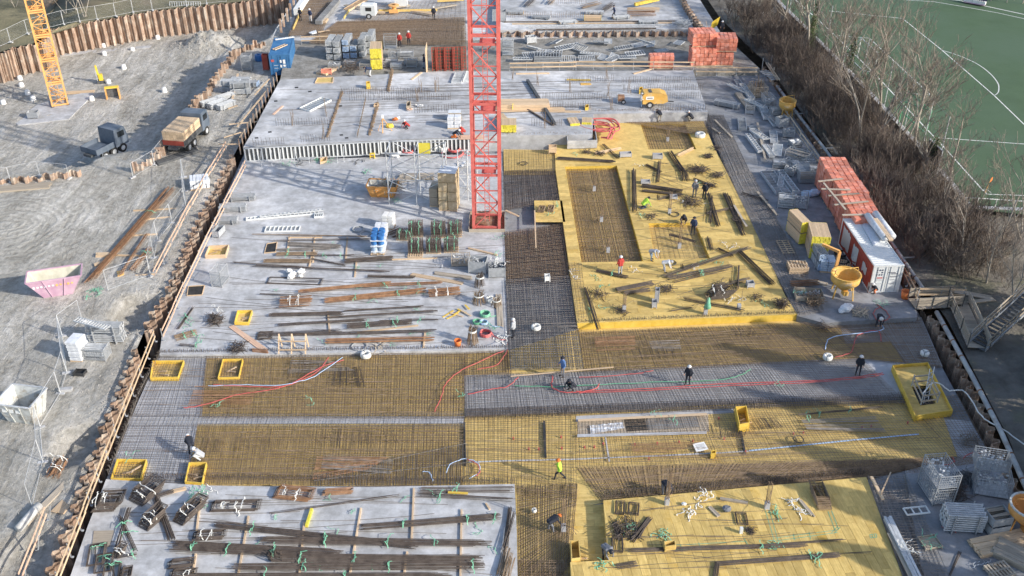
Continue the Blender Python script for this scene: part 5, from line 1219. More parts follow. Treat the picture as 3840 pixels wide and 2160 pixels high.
# holes and small heaps on the left of the middle slab
for qd, l in (([(1000,912),(1040,906),(1034,944),(990,948)], 'opening with yellow lining near the back bars'), ([(705,1072),(768,1068),(758,1105),(700,1108)], 'plank lined opening near the railing')):
    boxout(l, qd, ZS, .08, 'wood', 'floor_opening', floor='rubber', battens=0)
bundle('brown bars with green straps near the railing corner', (655,1272), (740,1248), ZS, .7, .15, 14, 'rebar', (.4,.8), lift=.02)
bundle('dark bars leaning to the railing near the black heap', (668,1238), (728,1152), ZS, .2, .1, 6, 'rebar_dark', (.5,), lift=.02)
bar_heap('black heap of wire near the small yellow box', 808, 1205, ZS, 1.2, 60, 'rebar_dark', .8, .45, 'wire_heap')
bar_heap('dark heap of wire and straps at the slab front left', 893, 1310, ZS, 1.2, 50, 'rebar_dark', .7, .35, 'wire_heap')
heap('white straps on the black wire heap', 822, 1160, ZS, .8, 10, 'strap_white', hh=.3)
timber('long planks leaning from the yellow box to the slab front', 930, 1270, ZS, -44, 4.6, 3, 1, .16, .06, 'wood_pink')
timber('brown plank piece at the front left of the slab', 975, 1318, ZS, -10, 1.2, 2, 2, .16, .06, 'rust')
bundle('short bar with pale end near the slab front', (672,1300), (742,1304), ZS, .2, .1, 6, 'rebar_dark', (.9,))
for i, (x, y) in enumerate(((700,1205),(720,1225),(742,1262),(690,1195),(735,1290))): heap(['green strap by the leaning bars','green net scraps near the railing','green strap on the brown bars','small green scraps at the railing','green strap at the short bar end'][i], x, y, ZS, .3, 6, 'strap_green', name='strap')
hoops('thin rectangular bar frame left on the open concrete', 1105, 1056, ZS, -3, 4.4, .9, .05, 3, straps=())
hoops('rusty bar frame at the front left of the slab', 990, 1262, ZS, 5, 1.0, .9, .1, 5, straps=())

# scaffold tower and things under the ribbed formwork
def scaffold(label, px, py, z, w, d, h, rz=0, lifts=4):
    c = P(px, py, z); root = thing('scaffold_tower', label, 'scaffold', (c.x, c.y, z), rad(rz))
    for x in (-w/2, 0, w/2):
        for y in (-d/2, d/2): M().tube([(x, y, 0), (x, y, h)], .055, 6).build('standard', X['steel'], root, world=False)
    for k in range(1, lifts+1):
        zz = h*k/lifts-.1
        for y in (-d/2, d/2): M().tube([(-w/2-.1, y, zz), (w/2+.1, y, zz)], .045, 5).build('ledger', X['steel'], root, world=False)
        for x in (-w/2, 0, w/2): M().tube([(x, -d/2, zz), (x, d/2, zz)], .045, 5).build('transom', X['steel'], root, world=False)
        for y in (-d/2, d/2):
            for s in (0, 1):
                a = (-w/2 if s == 0 else 0); b = a+w/2
                M().tube([(a if (k+s) % 2 else b, y, zz-h/lifts), (b if (k+s) % 2 else a, y, zz)], .038, 5).build('brace', X['steel'], root, world=False)
    return root
scaffold('grey tubular scaffold tower left of the red crane mast', 1570, 745, ZS, 5.2, 2.6, 5.4, -3, 4)
scaffold('low scaffold frame between cartons and red mast', 1755, 730, ZS, 1.8, 2.2, 4.2, 2, 3)
def ribwall(label, a, b, z0, h, sp=.42):
    A, B = P(*a, z0+h), P(*b, z0+h); L = (B-A).length; rz = ang(A, B); root = thing('stop_end_formwork', label, 'formwork', (A.x, A.y, z0), rz)
    M().box((L/2, .06, h/2), (L, .03, h)).build('back_sheet', X['steel_dark'], root, world=False)
    for zz in (.06, h-.05): M().box((L/2, 0, zz), (L, .12, .1)).build('rail', X['steel'], root, world=False)
    me = M().box((0,0,0), (.14, .1, h-.2)).mesh('rib', X['white_paint']); n = int(L/sp)
    for i in range(n+1): inst(me, 'rib', root, (.05+(L-.1)*i/n, -.01, h/2))
    return root
ribwall('ribbed steel formwork along the left edge of the far slab', (914,556), (1420,530), ZS, 1.5)
ribwall('ribbed steel formwork behind the scaffold tower', (1425,530), (1758,518), ZS, 1.4)
props('props standing rack under the ribbed formwork', 1150, 600, ZS, 0, 1.6, .6, 1, 4)
for i, x in enumerate((980,1020,1055,1105,1160,1265,1290)):
    pr = thing('standing_prop', nth(i)+' slender steel prop from the left before the ribbed formwork', 'steel prop', tuple(P(x, 625-i*3, ZS)), 0, 'props before the ribbed formwork')
    M().tube([(0,0,.02),(.05,.3,1.6)], .03, 6).build('tube', X['steel'], pr, world=False); M().box((0,0,.01), (.18,.18,.02)).build('foot_plate', X['steel'], pr, world=False)
coil('red hose loop below the ribbed formwork', 1700, 580, ZS, 1.1, .05, 3, 'hose_red', 'hose_coil', 'hose', .2)
coil('red hose tangle near the red mast', 1705, 566, ZS, .6, .05, 6, 'hose_red', 'hose_coil', 'hose', .4)
coil('red and white cable tangle under the scaffold', 1530, 575, ZS, .5, .045, 7, 'hose_red', 'cable_coil', 'cable', .4)
reel('white wire coil beside the yellow sheet', 1636, 562, ZS, .45, .8)
reel('second white wire coil with dark hole', 1661, 568, ZS, .42, .5)
sacks('white bag and cloth below the ribbed formwork', 1480, 590, ZS, 5, .9)
sacks('white foil bags near the low scaffold', 1745, 625, ZS, 5, .9, 'film')
ys = M().box((0,0,.65), (1.3,.08,1.3), 0, (.18,0)).build('formwork_sheet', X['girder_yellow']); ys.location = P(1590,578,ZS); tag(ys, 'yellow formwork sheet leaning under the scaffold', 'formwork panel')
for x, y, s, l in ((1080,615,1.2,'dark green scraps before the ribbed formwork'),(1240,605,.9,'green net bundle below the ribs'),(1120,618,1.0,'dark cable scraps below the ribs'),(1370,643,.8,'green scrap line on the concrete'),(1190,600,.8,'green net beside the small plywood box'),(1345,610,1.2,'brown scraps on the slab below the ribs'),(1490,755,.7,'green net at the foot of the scaffold')): heap(l, x, y, ZS, s, 12, 'strap_green' if 'green' in l else 'black_plastic', w=.08)
bx = boxout('small plywood box below the ribbed formwork', [(1200,592),(1226,586),(1224,602),(1200,608)], ZS, .25, 'wood', battens=0)
st = thing('step_stool', 'yellow step stool below the ribbed formwork', 'stool', tuple(P(1397,592,ZS)))
for s in (-1, 1): M().box((s*.22, 0, .25), (.05,.4,.5)).build('side', X['yellow_paint'], st, world=False)
for zz in (.2,.48): M().box((0, 0, zz), (.4,.35,.04)).build('tread', X['yellow_paint'], st, world=False)

# ---------------------------------------------------------------- earth ground on the left
for i, (a, b, w, n, l) in enumerate((((634,706),(322,1072),.35,14,'longest rusty bar bundle on the earth beside the road'),((655,712),(345,1062),.3,12,'rusty bar bundle lying close to the longest one'),((600,760),(360,1040),.25,10,'thinner rusty bars on top of the longest bundle'),((556,884),(448,1045),.25,10,'short rusty bar bundle beside the fence'),((565,936),(492,1024),.45,18,'thick short rusty roll beside the fence'))): bundle(l, a, b, ZG, w, .2, n, 'rebar_rust', (.3,) if i in (1,4) else (), lift=.12)
for a, b, l in (((500,792),(660,784),'batten under the rusty bars at the far end'),((515,828),(642,815),'second batten under the rusty bars'),((480,886),(590,880),'third batten under the rusty bars'),((361,957),(552,962),'batten under the rusty bars at the near end'),((508,1035),(585,1030),'short batten near the yellow panel')): plank(l, a, b, ZG, .12, .12, 'wood')
timber('wooden blocks at the near end of the rusty bars', 388, 960, ZG, 5, 1.1, 3, 2, .16, .12, 'wood')
timber('second pile of wooden blocks beside the rusty bars', 372, 990, ZG, 40, .9, 2, 1, .18, .14, 'wood')
tag(M().prism(poly([(438,1018),(462,1012),(464,1028),(441,1034)], ZG+.1), ZG, ZG+.12).build('insulation_panel', X['bucket_yellow']), 'yellow perforated panel lying by the fence', 'panel')
stack_boxes('pink and white wrapped pallet beside the wooden railing', 752, 700, ZG, 14, 6, 1, 2, (.3,1.5,.45), 'film', 'wrapped_pallet', 'pallet goods')
for i in range(3): plank(('far', 'middle', 'near')[i]+' dark steel beam lying by the stub of piles', (585+i*4,612+i*5), (738+i*3,560+i*6), ZG, .25, .25, 'steel_dark', 'steel_beam', 'steel beam')
timber('flat timber stack at the left edge by the road', 70, 707, ZG, 10, 5.8, 4, 2, .3, .08, 'wood_old')
sp = skip('purple open waste skip standing on the earth road', 222, 1095, ZG, 17, 4.2, 1.9, 1.75, 'magenta', 'skip_in', 1.0, .3)
for k in range(11): M().box((-1.6+.29*k, -.87+.0*k, 1.2-.02), (.16, .02, .14 if k % 3 else .2), 0, (-.17,0)).build('lettering', X['bucket_yellow' if k > 5 else 'white_paint'], sp, world=False)
sw = skip('grey white square waste skip at the left edge of the photo', 102, 1560, ZG, -10, 2.6, 2.2, 1.75, 'skip_white', 'skip_white', .35, .35, rim='steel')
for k in range(3): M().box((-.7+.5*k, -1.04, 1.25), (.34, .02, .3), 0, (-.2,0)).build('panel', X['white_paint'], sw, world=False)
M().cyl((.3,.1,.05), (.45,.25,.5), .22, 12).build('scrap_drum', X['steel_dull'], sw, world=False)
props('rack of silver props beside the earth road', 405, 1275, ZG, -2, 2.6, .9, 4, 6, tiers=2)
crate('low wire crate in front of the silver props', 368, 1340, ZG, -4, 1.7, 1.1, 1.1, 'tubes')
stack_boxes('stack of white panels with red bands by the props', 302, 1340, ZG, -8, 1, 1, 6, (.95,1.3,.28), 'film', 'panel_stack', 'panel stack')
frame('ladder frame lying on the props rack', 345, 1215, ZG+1.9, -22, 3.0, .6, 12, 'steel', h=.08)
crate('small black open box on the gravel', 302, 1405, ZG, -4, .8, .6, .35, solid=True, mt='black_plastic', name='plastic_box')
tag(M().box((0,0,.12), (.9,.35,.24), .15).build('concrete_block', X['concrete']), 'pale concrete fence foot beside the white skip', 'concrete block').location = P(248,1466,ZG)
plank('new timber plank forming the left leg of an angle', (322,1484), (396,1410), ZG, .12, .06, 'wood_pink')
plank('new timber plank forming the right leg of an angle', (396,1410), (404,1488), ZG, .12, .06, 'wood_pink')
plank('grey board on the earth beside the timber angle', (412,1456), (446,1394), ZG, .3, .04, 'wood_old', 'board')
plank('orange brown board lying below the white skip', (166,1604), (178,1562), ZG, .35, .04, 'bucket_yellow', 'board')
plank('second orange brown board near the mesh pack', (140,1762), (128,1712), ZG, .35, .04, 'bucket_yellow', 'board')
bundle('pack of rusty mesh mats beside the sheet piles', (200,1800), (238,1732), ZG, .9, .5, 30, 'rebar_rust', (.2,.8), 'strap_white', lift=.05)
timber('long timbers lying along the sheet piles', 228, 1835, ZG, 72, 6.4, 2, 1, .22, .12, 'wood_old')
timber('wide plywood sheet lying by the sheet piles', 257, 1880, ZG, 72, 2.2, 2, 2, .45, .03, 'wood')
tag(M().tube([(0,-.2,.2),(.3,.8,.25),(.5,1.8,.2)], .26, 10, caps=True).build('concrete_pipe', X['rock'], smooth=True), 'pale rounded concrete pile stub at lower left', 'concrete pile').location = P(75,1985,ZG)
fence('leaning mesh fence between haul road and sheet piles', [(690,665),(697,775),(592,905),(566,1035),(405,1092)], ZG)
fence('mesh fence along the earth road at lower left', [(310,1205),(234,1262),(252,1400),(228,1478),(152,1605),(162,1735),(122,1905)], ZG)
fence('mesh fence beside the stub of sheet piles', [(640,545),(580,620),(500,668),(395,630)], ZG, 1.6)
fence('mesh fence at the left by the buried pile heads', [(262,672),(150,660),(40,682),(-40,690)], ZG, 1.6)
fence('mesh fence along the top of the far sheet piles', [(-40,195),(40,160),(104,128),(180,108),(240,92),(300,82),(365,74),(435,62),(500,48),(572,40),(700,22),(850,8)], .85, 1.9)
heap('green netting heap near the purple skip', 360, 1100, ZG, 1.6, 20, 'strap_green', w=.1, hh=.25)
# rubble along the piles and on the earth: too many to count
m = M()
def stone(m, p, r):
    vs = []; 
    for i in range(6):
        d = ((1,0,0),(-1,0,0),(0,1,0),(0,-1,0),(0,0,1),(0,0,-1))[i]; k = r*U(.6,1.2); vs.append((p.x+d[0]*k, p.y+d[1]*k, p.z+d[2]*k*.7))
    m.add(vs, [(0,2,4),(2,1,4),(1,3,4),(3,0,4),(2,0,5),(1,2,5),(3,1,5),(0,3,5)])
for i in range(1300):
    k = random.randrange(1, len(LB)-9); p = LB[k].lerp(LB[k+1], U(0,1)); p = p+Vector((-abs(random.gauss(0, 1.6))-.3, U(-.5,.5), 0)); p.z = hL(p.x, p.y); stone(m, p, U(.02,.09))
for i in range(450):
    p = P(U(0,900), U(250,2100), ZG)
    if p.x < lerp_line(LB, 1, p.y).x-.5: p.z = hL(p.x, p.y); stone(m, p, U(.02,.06))
for i in range(700):
    a = U(0,6.28); r = U(.2,1); p = Vector((mound_c.x+6*r*cos(a), mound_c.y+4*r*sin(a), 0)); p.z = hL(p.x, p.y); stone(m, p, U(.05,.2))
rb = m.build('rubble', X['rubble']); rb['kind'] = 'stuff'; tag(rb, 'loose stones and rubble scattered on the earth by the sheet piles', 'rubble')
# concrete pile heads with white caps in the pit
for i, (x, y) in enumerate(((14,392),(76,300),(82,326),(105,354),(126,376),(118,266),(390,178),(592,147),(392,208),(498,193),(465,258),(408,314),(617,345),(345,377))):
    c = P(x, y, ZPIT); o = M().lathe([(.0,.62),(.2,.6),(.3,.5),(.32,.2),(.36,0)], 12).build('pile_head', X['sack_white'], smooth=True); o.location = c; tag(o, ['white capped pile head at the left edge of the pit','white capped pile head left of the orange mast','pile head just below that one','pile head beside the mast shadow','pile head at the corner of the crane pad','pile head under the short sheet pile wall','pile head under the high wall by the slab strip','pile head at the foot of the high wall','pile head on the earth before the high wall','pile head in the middle of the pit','pile head below the middle of the pit','pile head by the yellow machine','pile head beside the haul road shadow','pile head by the tilted frame'][i], 'pile head', 'capped pile heads in the pit')
# machines and vehicles in the pit
def wheel(m_root, p, r, w, rz=0):
    t = M(); d = Vector((cos(rz), sin(rz), 0))*w/2; t.cyl(Vector(p)-d, Vector(p)+d, r, 16); o = t.build('tyre', X['rubber'], m_root, world=False)
    M().cyl(Vector(p)-d*1.06, Vector(p)+d*1.06, r*.55, 12).build('rim', X['steel'], o, world=False)
def vehicle(label, px, py, z, rz, load=None, cabm='truck_grey', L=7.2, bedm='steel_dark', name='lorry', cat='lorry'):
    c = P(px, py, z); root = thing(name, label, cat, (c.x, c.y, z), rad(rz)); w = 2.4
    M().box((-.5, 0, .85), (L-.6, 1.1, .25)).build('chassis', X['steel_dark'], root, world=False)
    cab = M(); x0 = L/2-1.9
    prof = [(x0,.8),(x0+1.8,.8),(x0+1.85,1.5),(x0+1.55,2.7),(x0+.1,2.75)]
    cab.add([(x, -w/2+.05, zz) for x, zz in prof]+[(x, w/2-.05, zz) for x, zz in prof], [(4,3,2,1,0),(5,6,7,8,9),(0,1,6,5),(1,2,7,6),(2,3,8,7),(3,4,9,8),(4,0,5,9)])
    cb_ = cab.build('cab', X[cabm], root, world=False)
    M().box((x0+1.74, 0, 2.1), (.06, w-.5, .8), 0, (0,-.24)).build('windscreen', X['glass_dark'], cb_, world=False)
    for s in (-1, 1):
        M().box((x0+.95, s*(w/2-.04), 2.1), (.9, .04, .6)).build('side_window', X['glass_dark'], cb_, world=False)
        M().box((x0+1.85, s*.85, 1.1), (.05, .3, .2)).build('headlight', X['paper'], cb_, world=False)
    M().box((-1.0, 0, 1.05), (L-2.2, w, .14)).build('bed', X[bedm], root, world=False)
    for s in (-1, 1): M().box((-1.0, s*(w/2-.03), 1.35), (L-2.2, .05, .5)).build('side_gate', X[bedm], root, world=False)
    M().box((-L/2+.1, 0, 1.35), (.05, w-.1, .5)).build('tail_gate', X['red_paint' if load else bedm], root, world=False)
    for x in (x0+.9, -L/2+1.2, -L/2+2.4):
        for s in (-1, 1): wheel(root, (x, s*1.0, .5), .5, .32, pi/2)
    if load:
        me = M().box((0,0,0), (L-2.5, .37, .33)).mesh('timber_bale', X['wood'])
        for k in range(4):
            for j in range(6): inst(me, 'timber_bale', root, (-1.0, -.98+.39*j, 1.3+.35*k))
    return root
vehicle('lorry loaded with pale timber standing beside the low sheet piles', 708, 535, ZG, 80, True, 'truck_grey', 6.4)
vehicle('dark grey tipper lorry on the earth haul road', 402, 578, -1.3, 62, None, 'truck_grey', 4.6, 'truck_grey')
def small_machine(label, px, py, z, rz, k):
    c = P(px, py, z); root = thing('site_machine', label, 'machine', (c.x, c.y, z), rad(rz))
    if k == 0:   # upright drilling rig
        M().box((0,0,.25), (.9,.7,.35)).build('base', X['steel_dark'], root, world=False); M().box((.1,0,.8), (.5,.5,.8)).build('body', X['yellow_paint'], root, world=False)
        M().beam((-.1,0,.5), (-.25,0,2.4), .22, .22).build('mast', X['yellow_paint'], root, world=False); M().tube([(-.35,-.2,0),(-.4,-.2,1.9)], .04, 6).build('drill_rod', X['steel'], root, world=False)
    else:        # trench sheet frame
        for s in (-1, 1): M().box((s*.75, 0, .75), (.12,.9,1.5)).build('leg', X['orange_crane'], root, world=False)
        M().box((0,0,1.5), (1.6,.5,.16)).build('top_beam', X['yellow_paint'], root, world=False); M().box((0,.1,.75), (1.3,.06,1.0)).build('plate', X['steel_dark'], root, world=False)
    return root
small_machine('small yellow drilling rig standing in the pit', 380, 312, ZPIT, 20, 0)
small_machine('yellow framed trench plate on the earth by the crane pad', 427, 370, ZPIT, 15, 1)
timber('pale timbers behind the orange crane mast', 285, 348, ZPIT+.1, 8, 4.5, 3, 2, .22, .08, 'wood')
crate('grey steel box at the near corner of the crane pad', 128, 440, ZPIT+.16, 6, 1.2, .9, .8, solid=True)
timber('long concrete strip at the foot of the high wall', 395, 192, ZPIT, 16, 12, 2, 1, .5, .12, 'concrete', name='concrete_strip')
# ---------------------------------------------------------------- upper yellow deck
DB = [((2510,572),(2562,650),.45,16,'dark column bars lying behind the deck workers'),((2562,640),(2572,682),.6,12,'dark hooked column bars near the standing workers'),((2085,598),(2312,612),.35,12,'long grey bars along the rear of the long pit'),((2376,640),(2380,800),.32,10,'dark bars lying straight beside the long pit'),((2474,608),(2466,690),.2,7,'bars leaning on a white box stub'),((2405,700),(2560,722),.4,14,'dark bundle beside the worker in yellow'),((2405,718),(2562,735),.3,10,'second dark bundle beside the worker in yellow'),((2655,728),(2695,858),.32,10,'dark bars beside the small pit'),((2670,740),(2662,840),.16,5,'thin bars beside the small pit'),((2718,728),(2790,890),.4,14,'long dark hooked bars along the right deck edge'),((2735,740),(2780,850),.2,6,'thinner bars beside the hooked ones'),((2480,1045),(2815,932),.25,8,'long bars slanting toward the right deck edge'),((2500,1050),(2750,1000),.3,9,'second slanting bar bundle on the deck'),((2520,1062),(2735,1010),.2,6,'third slanting bar bundle on the deck'),((2235,1020),(2355,1046),.25,9,'dark bars near the worker in red'),((2310,1094),(2450,1066),.5,18,'brown bar stack near the deck front'),((2340,1105),(2440,1090),.3,10,'brown bar stack nearest the deck front'),((2655,895),(2668,942),.3,8,'blue grey channel bars beside the small pit'),((2768,945),(2900,1075),.35,14,'long dark bundle at the right deck corner'),((2560,1125),(2795,1170),.14,5,'thin dark bars near the deck front edge'),((2195,1080),(2245,1245),.22,7,'dark bars leaning over the deck front edge'),((2515,1170),(2600,1155),.1,4,'thin bent bars near the deck front edge'),((2540,588),(2600,560),.3,8,'yellow laths at the rear of the deck'),((2230,580),(2330,560),.3,8,'brown planks at the rear of the deck'),((2260,545),(2320,600),.2,7,'bars slanting from the red hose'),((2770,1000),(2765,1090),.1,4,'single bars standing near the corner')]
for a, b, w, n, l in DB: bundle(l, a, b, ZU, w*1.25, .2, int(n*1.4), 'rebar_dark' if 'lath' not in l and 'plank' not in l else 'wood', (.5,) if 'slanting bar' in l or 'near the worker in red' in l else (), lift=.03)
BH = [(2620,640,1.6,50,'large fan of dark stirrups at the rear right of the deck'),(2655,590,.7,40,'upright tuft of dark bars at the rear right of the deck'),(2690,660,1.2,30,'tangle of bent bars by the right deck edge'),(2665,700,1.0,26,'bent bars beside the standing worker'),(2590,762,1.6,40,'dark stirrups stacked in front of the workers'),(2760,830,.8,20,'hooked bar ends at the right deck edge'),(2250,580,.9,26,'grey stirrups heap at the rear of the deck'),(2200,575,.8,24,'small stirrups heap with white ties'),(2440,815,.9,16,'loose stirrups beside the dark straight bars'),(2500,1090,1.1,24,'stirrups before the slanting bars'),(2250,1110,1.2,20,'loose bent bars at the left deck front'),(2330,1170,1.0,20,'bent bars around the column stub at the deck front'),(2690,560,.8,18,'bars by the far pit'),(2700,1080,.9,30,'dark stirrup bundle with white bands'),(2840,1120,.8,16,'wire scraps at the right deck corner')]
for x, y, s, n, l in BH: bar_heap(l, x, y, ZU, s, n, 'rebar_dark', s*.8, .3, 'stirrup_heap' if 'stirrup' in l else 'bar_heap')
hoops('dark stirrup bundle with two white bands near the deck front', 2686, 1112, ZU, 8, 1.6, 1.0, .8, 18, sm='strap_white')
bar_heap('round dark roll of wire at the deck corner', 2928, 1150, ZU, .9, 90, 'rebar_dark', .6, .6, 'wire_roll')
STUBS = [(2228,715,1.5,'column starter bars in the far part of the long pit'),(2255,830,1.5,'column starter bars in the middle of the long pit'),(2280,945,1.5,'column starter bars at the near end of the long pit'),(2503,530,1.4,'column starter bars in the far square pit'),(2547,930,2.3,'tall column starter bars in the small pit'),(2510,800,2.2,'column starter bars beside the black ring'),(2340,1165,1.6,'column starter bars at the deck front'),(2500,1890,2.6,'tall column starter bars on the front deck'),(2113,1990,2.6,'tall column starter bars in the corridor beside the pit'),(2875,1905,2.0,'column starter bars on the right of the front deck'),(2645,1178,1.7,'column stub draped with green cloth'),(2770,1160,2.6,'single thin upright bar at the deck front')]
for x, y, h, l in STUBS:
    zz = ZU-.3 if 'pit' in l and 'beside' not in l else (.1 if 'corridor' in l else ZU); c = P(x, y, zz); root = thing('column_starter', l, 'rebar column', (c.x, c.y, zz))
    M().box((0,0,.25), (.28,.28,.5)).build('concrete_stub', X['blinding'], root, world=False); m = M(); n = 1 if 'single' in l else 6
    for i in range(n):
        a = i*pi/3; m.tube([(.12*cos(a), .12*sin(a), .1), (.12*cos(a)+U(-.04,.04), .12*sin(a), h), (.12*cos(a)+U(-.15,.15), .12*sin(a)+U(-.1,.1), h*1.05)], .016, 4)
    if n > 1:
        for i in range(5): a = U(0,6.3); m.tube([(0,0,.5), (.7*cos(a), .7*sin(a), .75+U(-.2,.3)), (1.1*cos(a), 1.1*sin(a), .55)], .014, 4)
    m.build('bars', X['rebar'], root, world=False)
gc = M(); A = [P(2638,1165,ZU), P(2662,1165,ZU), P(2668,1180,ZU), P(2636,1182,ZU)]
cl = M().lathe([(.02,1.6),(.12,1.5),(.2,1.0),(.3,.65),(.26,.62)], 9).build('cloth', X['c_hivis'], smooth=True); cl.data.materials[0] = X['strap_green']; cl.location = P(2650,1178,ZU); tag(cl, 'green cloth hung over the column stub', 'cloth')
for x, y, l, w, h in ((2345,588,'grey concrete block by the rear of the deck',1.2,.5),(2465,595,'second grey concrete block with a slot',1.0,.55),(2453,1150,'small white concrete stub at the deck front',.4,.6),(2462,1130,'taller hollow concrete stub at the deck front',.35,1.2),(2812,1075,'grey box near the deck corner',.6,.5),(2420,688,'white carton by the dark bundle',.9,.35),(2525,745,'grey carton between the dark bars',.7,.35),(2072,572,'wooden box at the rear left of the deck',.8,.8)):
    crate(l, x, y, ZU, U(-8,8), w, .55, h, solid=True, mt='blinding' if 'wooden' not in l else 'wood', name='concrete_block' if 'concrete' in l else 'box')
for x, y, l, mt_ in ((2620,690,'green strap at the rear workers','strap_green'),(2430,770,'green net before the worker in yellow','strap_green'),(2400,810,'dark green strap by the straight bars','strap_green'),(2140,1020,'white ties at the left deck edge','strap_white'),(2165,1040,'white ties lower at the left deck edge','strap_white'),(2382,1010,'white strap tangle in front of the long pit','strap_white'),(2715,915,'white strap scraps right of the small pit','strap_white'),(2745,925,'white strap piece by the deck edge','strap_white'),(2700,985,'green strap on the slanting bars','strap_green'),(2650,990,'second green strap on the slanting bars','strap_green'),(2565,1035,'green strap below the slanting bars','strap_green'),(2240,1040,'green strap near the worker in red','strap_green'),(2270,1075,'green strap at the left deck front','strap_green'),(2250,1155,'green scraps by the front left deck edge','strap_green'),(2220,1170,'green strap at the front left corner','strap_green'),(2560,755,'white ties on the stirrup stack','strap_white'),(2655,765,'white ties beside the stirrup stack','strap_white'),(2740,1130,'white strap tangle near the deck front','strap_white'),(2780,1120,'grey scraps near the deck front','steel'),(2860,1140,'green scraps near the corner roll','strap_green'),(2090,770,'green net on the small plywood platform','strap_green'),(2060,800,'green strap on the small plywood platform','strap_green'),(2150,580,'teal net by the rear left of the deck','strap_green'),(2600,1010,'white strap near the slanting bars','strap_white'),(2400,620,'white strap by the rear concrete block','strap_white')): heap(l, x, y, ZU, .5, 7, mt_, name='strap')
coil('black ring of tubing beside the small pit', 2530, 806, ZU, .42, .03, 3, 'black_plastic', 'tube_ring', 'tubing', .06, False)
coil('black ring of tubing in front of the small pit', 2518, 988, ZU, .42, .03, 3, 'black_plastic', 'tube_ring', 'tubing', .06, False)
coil('black ring on the boards behind the crane mast', 1963, 615, .48, .4, .03, 3, 'black_plastic', 'tube_ring', 'tubing', .06, False)
reel('white wire coil on the deck by the far pit', 2625, 512, ZU, .55, .4)
hoops('short brown links on the small plywood platform', 2030, 790, ZU, 80, .9, .5, .15, 6, 'rebar', straps=())
hoops('second short brown links on the small plywood platform', 2065, 788, ZU, 80, .9, .5, .15, 6, 'rebar', straps=())
plank('pale plank at the left of the small plywood platform', (1896,790), (1945,812), .5, .22, .06, 'wood', 'board')
plank('pale long plank resting on the rebar corridor', (2005,790), (2010,930), .75, .1, .06, 'wood')
crate('small carton with red content on the rebar corridor', 2052, 1052, .62, 5, .45, .5, .55, solid=True, mt='paper', name='carton')
plank('pale lath lying across the corridor end', (1915,1412), (2300,1378), .55, .1, .04, 'wood')
for i, (a, b) in enumerate((((2040,1215),(2165,1212)),((2038,1224),(2166,1222)),((2090,1227),(2168,1225)))): plank(nth(i)+' grey bar lying across the rebar corridor end', a, b, .62, .03, .03, 'rebar_grey', 'bar', 'rebar')
# small boxes and beams on the rear edge: hose, yellow boxes
hosebox = boxout('open box with yellow girders holding the red hose', [(2120,443),(2225,440),(2240,525),(2128,528)], ZU+.1, .9, 'concrete', 'hose_box', floor='wood_old', battens=0)
for i in range(4):
    cable(('first', 'second', 'third', 'fourth')[i]+' thick red hose looping over the box by the yellow deck', [(2225+U(-20,20),445),(2290+U(-20,20),450+U(-8,8)),(2310+U(-15,15),480+U(-10,10)),(2240+U(-30,20),490+U(-8,8)),(2140+U(-15,20),470+U(-10,10)),(2200+U(-20,20),460+U(-6,8)),(2300+U(-20,10),470+U(-6,8)),(2290+U(-20,20),520+U(-10,10)),(2270+U(-20,20),515)], 1.65-.1*i, .07, 'hose_red', 'hose', 'hose')
girders('yellow girders in the box by the red hose', 2150, 468, ZF-.25, 10, 10, 2, 1.6)
girders('yellow girders standing beside the red hose box', 2200, 466, ZF-.25, -5, 10, 2, 1.3)
girders('tall yellow girder stack just right of the red mast', 1908, 486, ZF, 0, 15, 4, 1.8)
girders('yellow girder pile beside the red mast', 1885, 462, ZF, 20, 8, 3, 1.8)
girders('flat yellow girder pack by the long planks', 1885, 410, ZF, 80, 5, 3, 2.2)
timber('large stack of pale boards right of the red mast', 1965, 402, ZF, 2, 5.4, 6, 7, .3, .09, 'wood')
timber('low pile of pale boards at the front of the stack', 1995, 412, ZF, 2, 7.0, 4, 2, .25, .06, 'wood')
timber('two long laths before the board stack', 2070, 418, ZF, -3, 6.2, 2, 1, .25, .06, 'wood')
plank('long black steel beam slanting across the far slab', (1978,306), (2080,470), ZF, .3, .3, 'steel_dark', 'steel_beam', 'steel beam')
plank('dark thin beam slanting beside the black one', (1965,405), (2075,472), ZF, .16, .16, 'rebar_dark', 'steel_beam', 'steel beam')

# ---------------------------------------------------------------- far slab
for (a, b, l) in (((1283,346),(1226,518),'dark joint with bars left of the middle of the far slab'),((1418,388),(1384,510),'dark joint with bars right of the middle of the far slab'),((1470,262),(1455,345),'dark joint at the back of the far slab')):
    A, B = P(*a, ZF), P(*b, ZF); m = M()
    for i in range(30): p = A.lerp(B, i/30); m.box(p+Vector((U(-.05,.05), 0, .06)), (.2, .35, .12), U(0,1)); m.tube([p, p+Vector((U(-.1,.1), U(-.1,.1), U(.3,.8)))], .014, 3)
    tag(m.build('construction_joint', X['rebar']), l, 'joint')['kind'] = 'stuff'
frame('dark and pale ladder frame leaning on the far slab', 1184, 395, ZF, 58, 3.6, 1.5, 9, 'white_paint', h=.2)
frame('wooden stair shuttering at the back of the far slab', 1718, 295, ZF, 84, 3.0, 1.2, 8, 'steel', h=.2)
frame('second stair shuttering beside the red mast', 1755, 290, ZF, 84, 3.0, .8, 8, 'white_paint', h=.2)
plank('reddish board on the left of the far slab', (1025,430), (1060,398), ZF, .25, .06, 'wood_pink', 'board')
plank('pale board at the back of the far slab', (1542,300), (1580,272), ZF, .3, .06, 'wood', 'board')
boxout('shallow plywood tray at the back left of the far slab', [(1190,290),(1250,288),(1248,308),(1180,310)], ZF, .12, 'wood', battens=0)
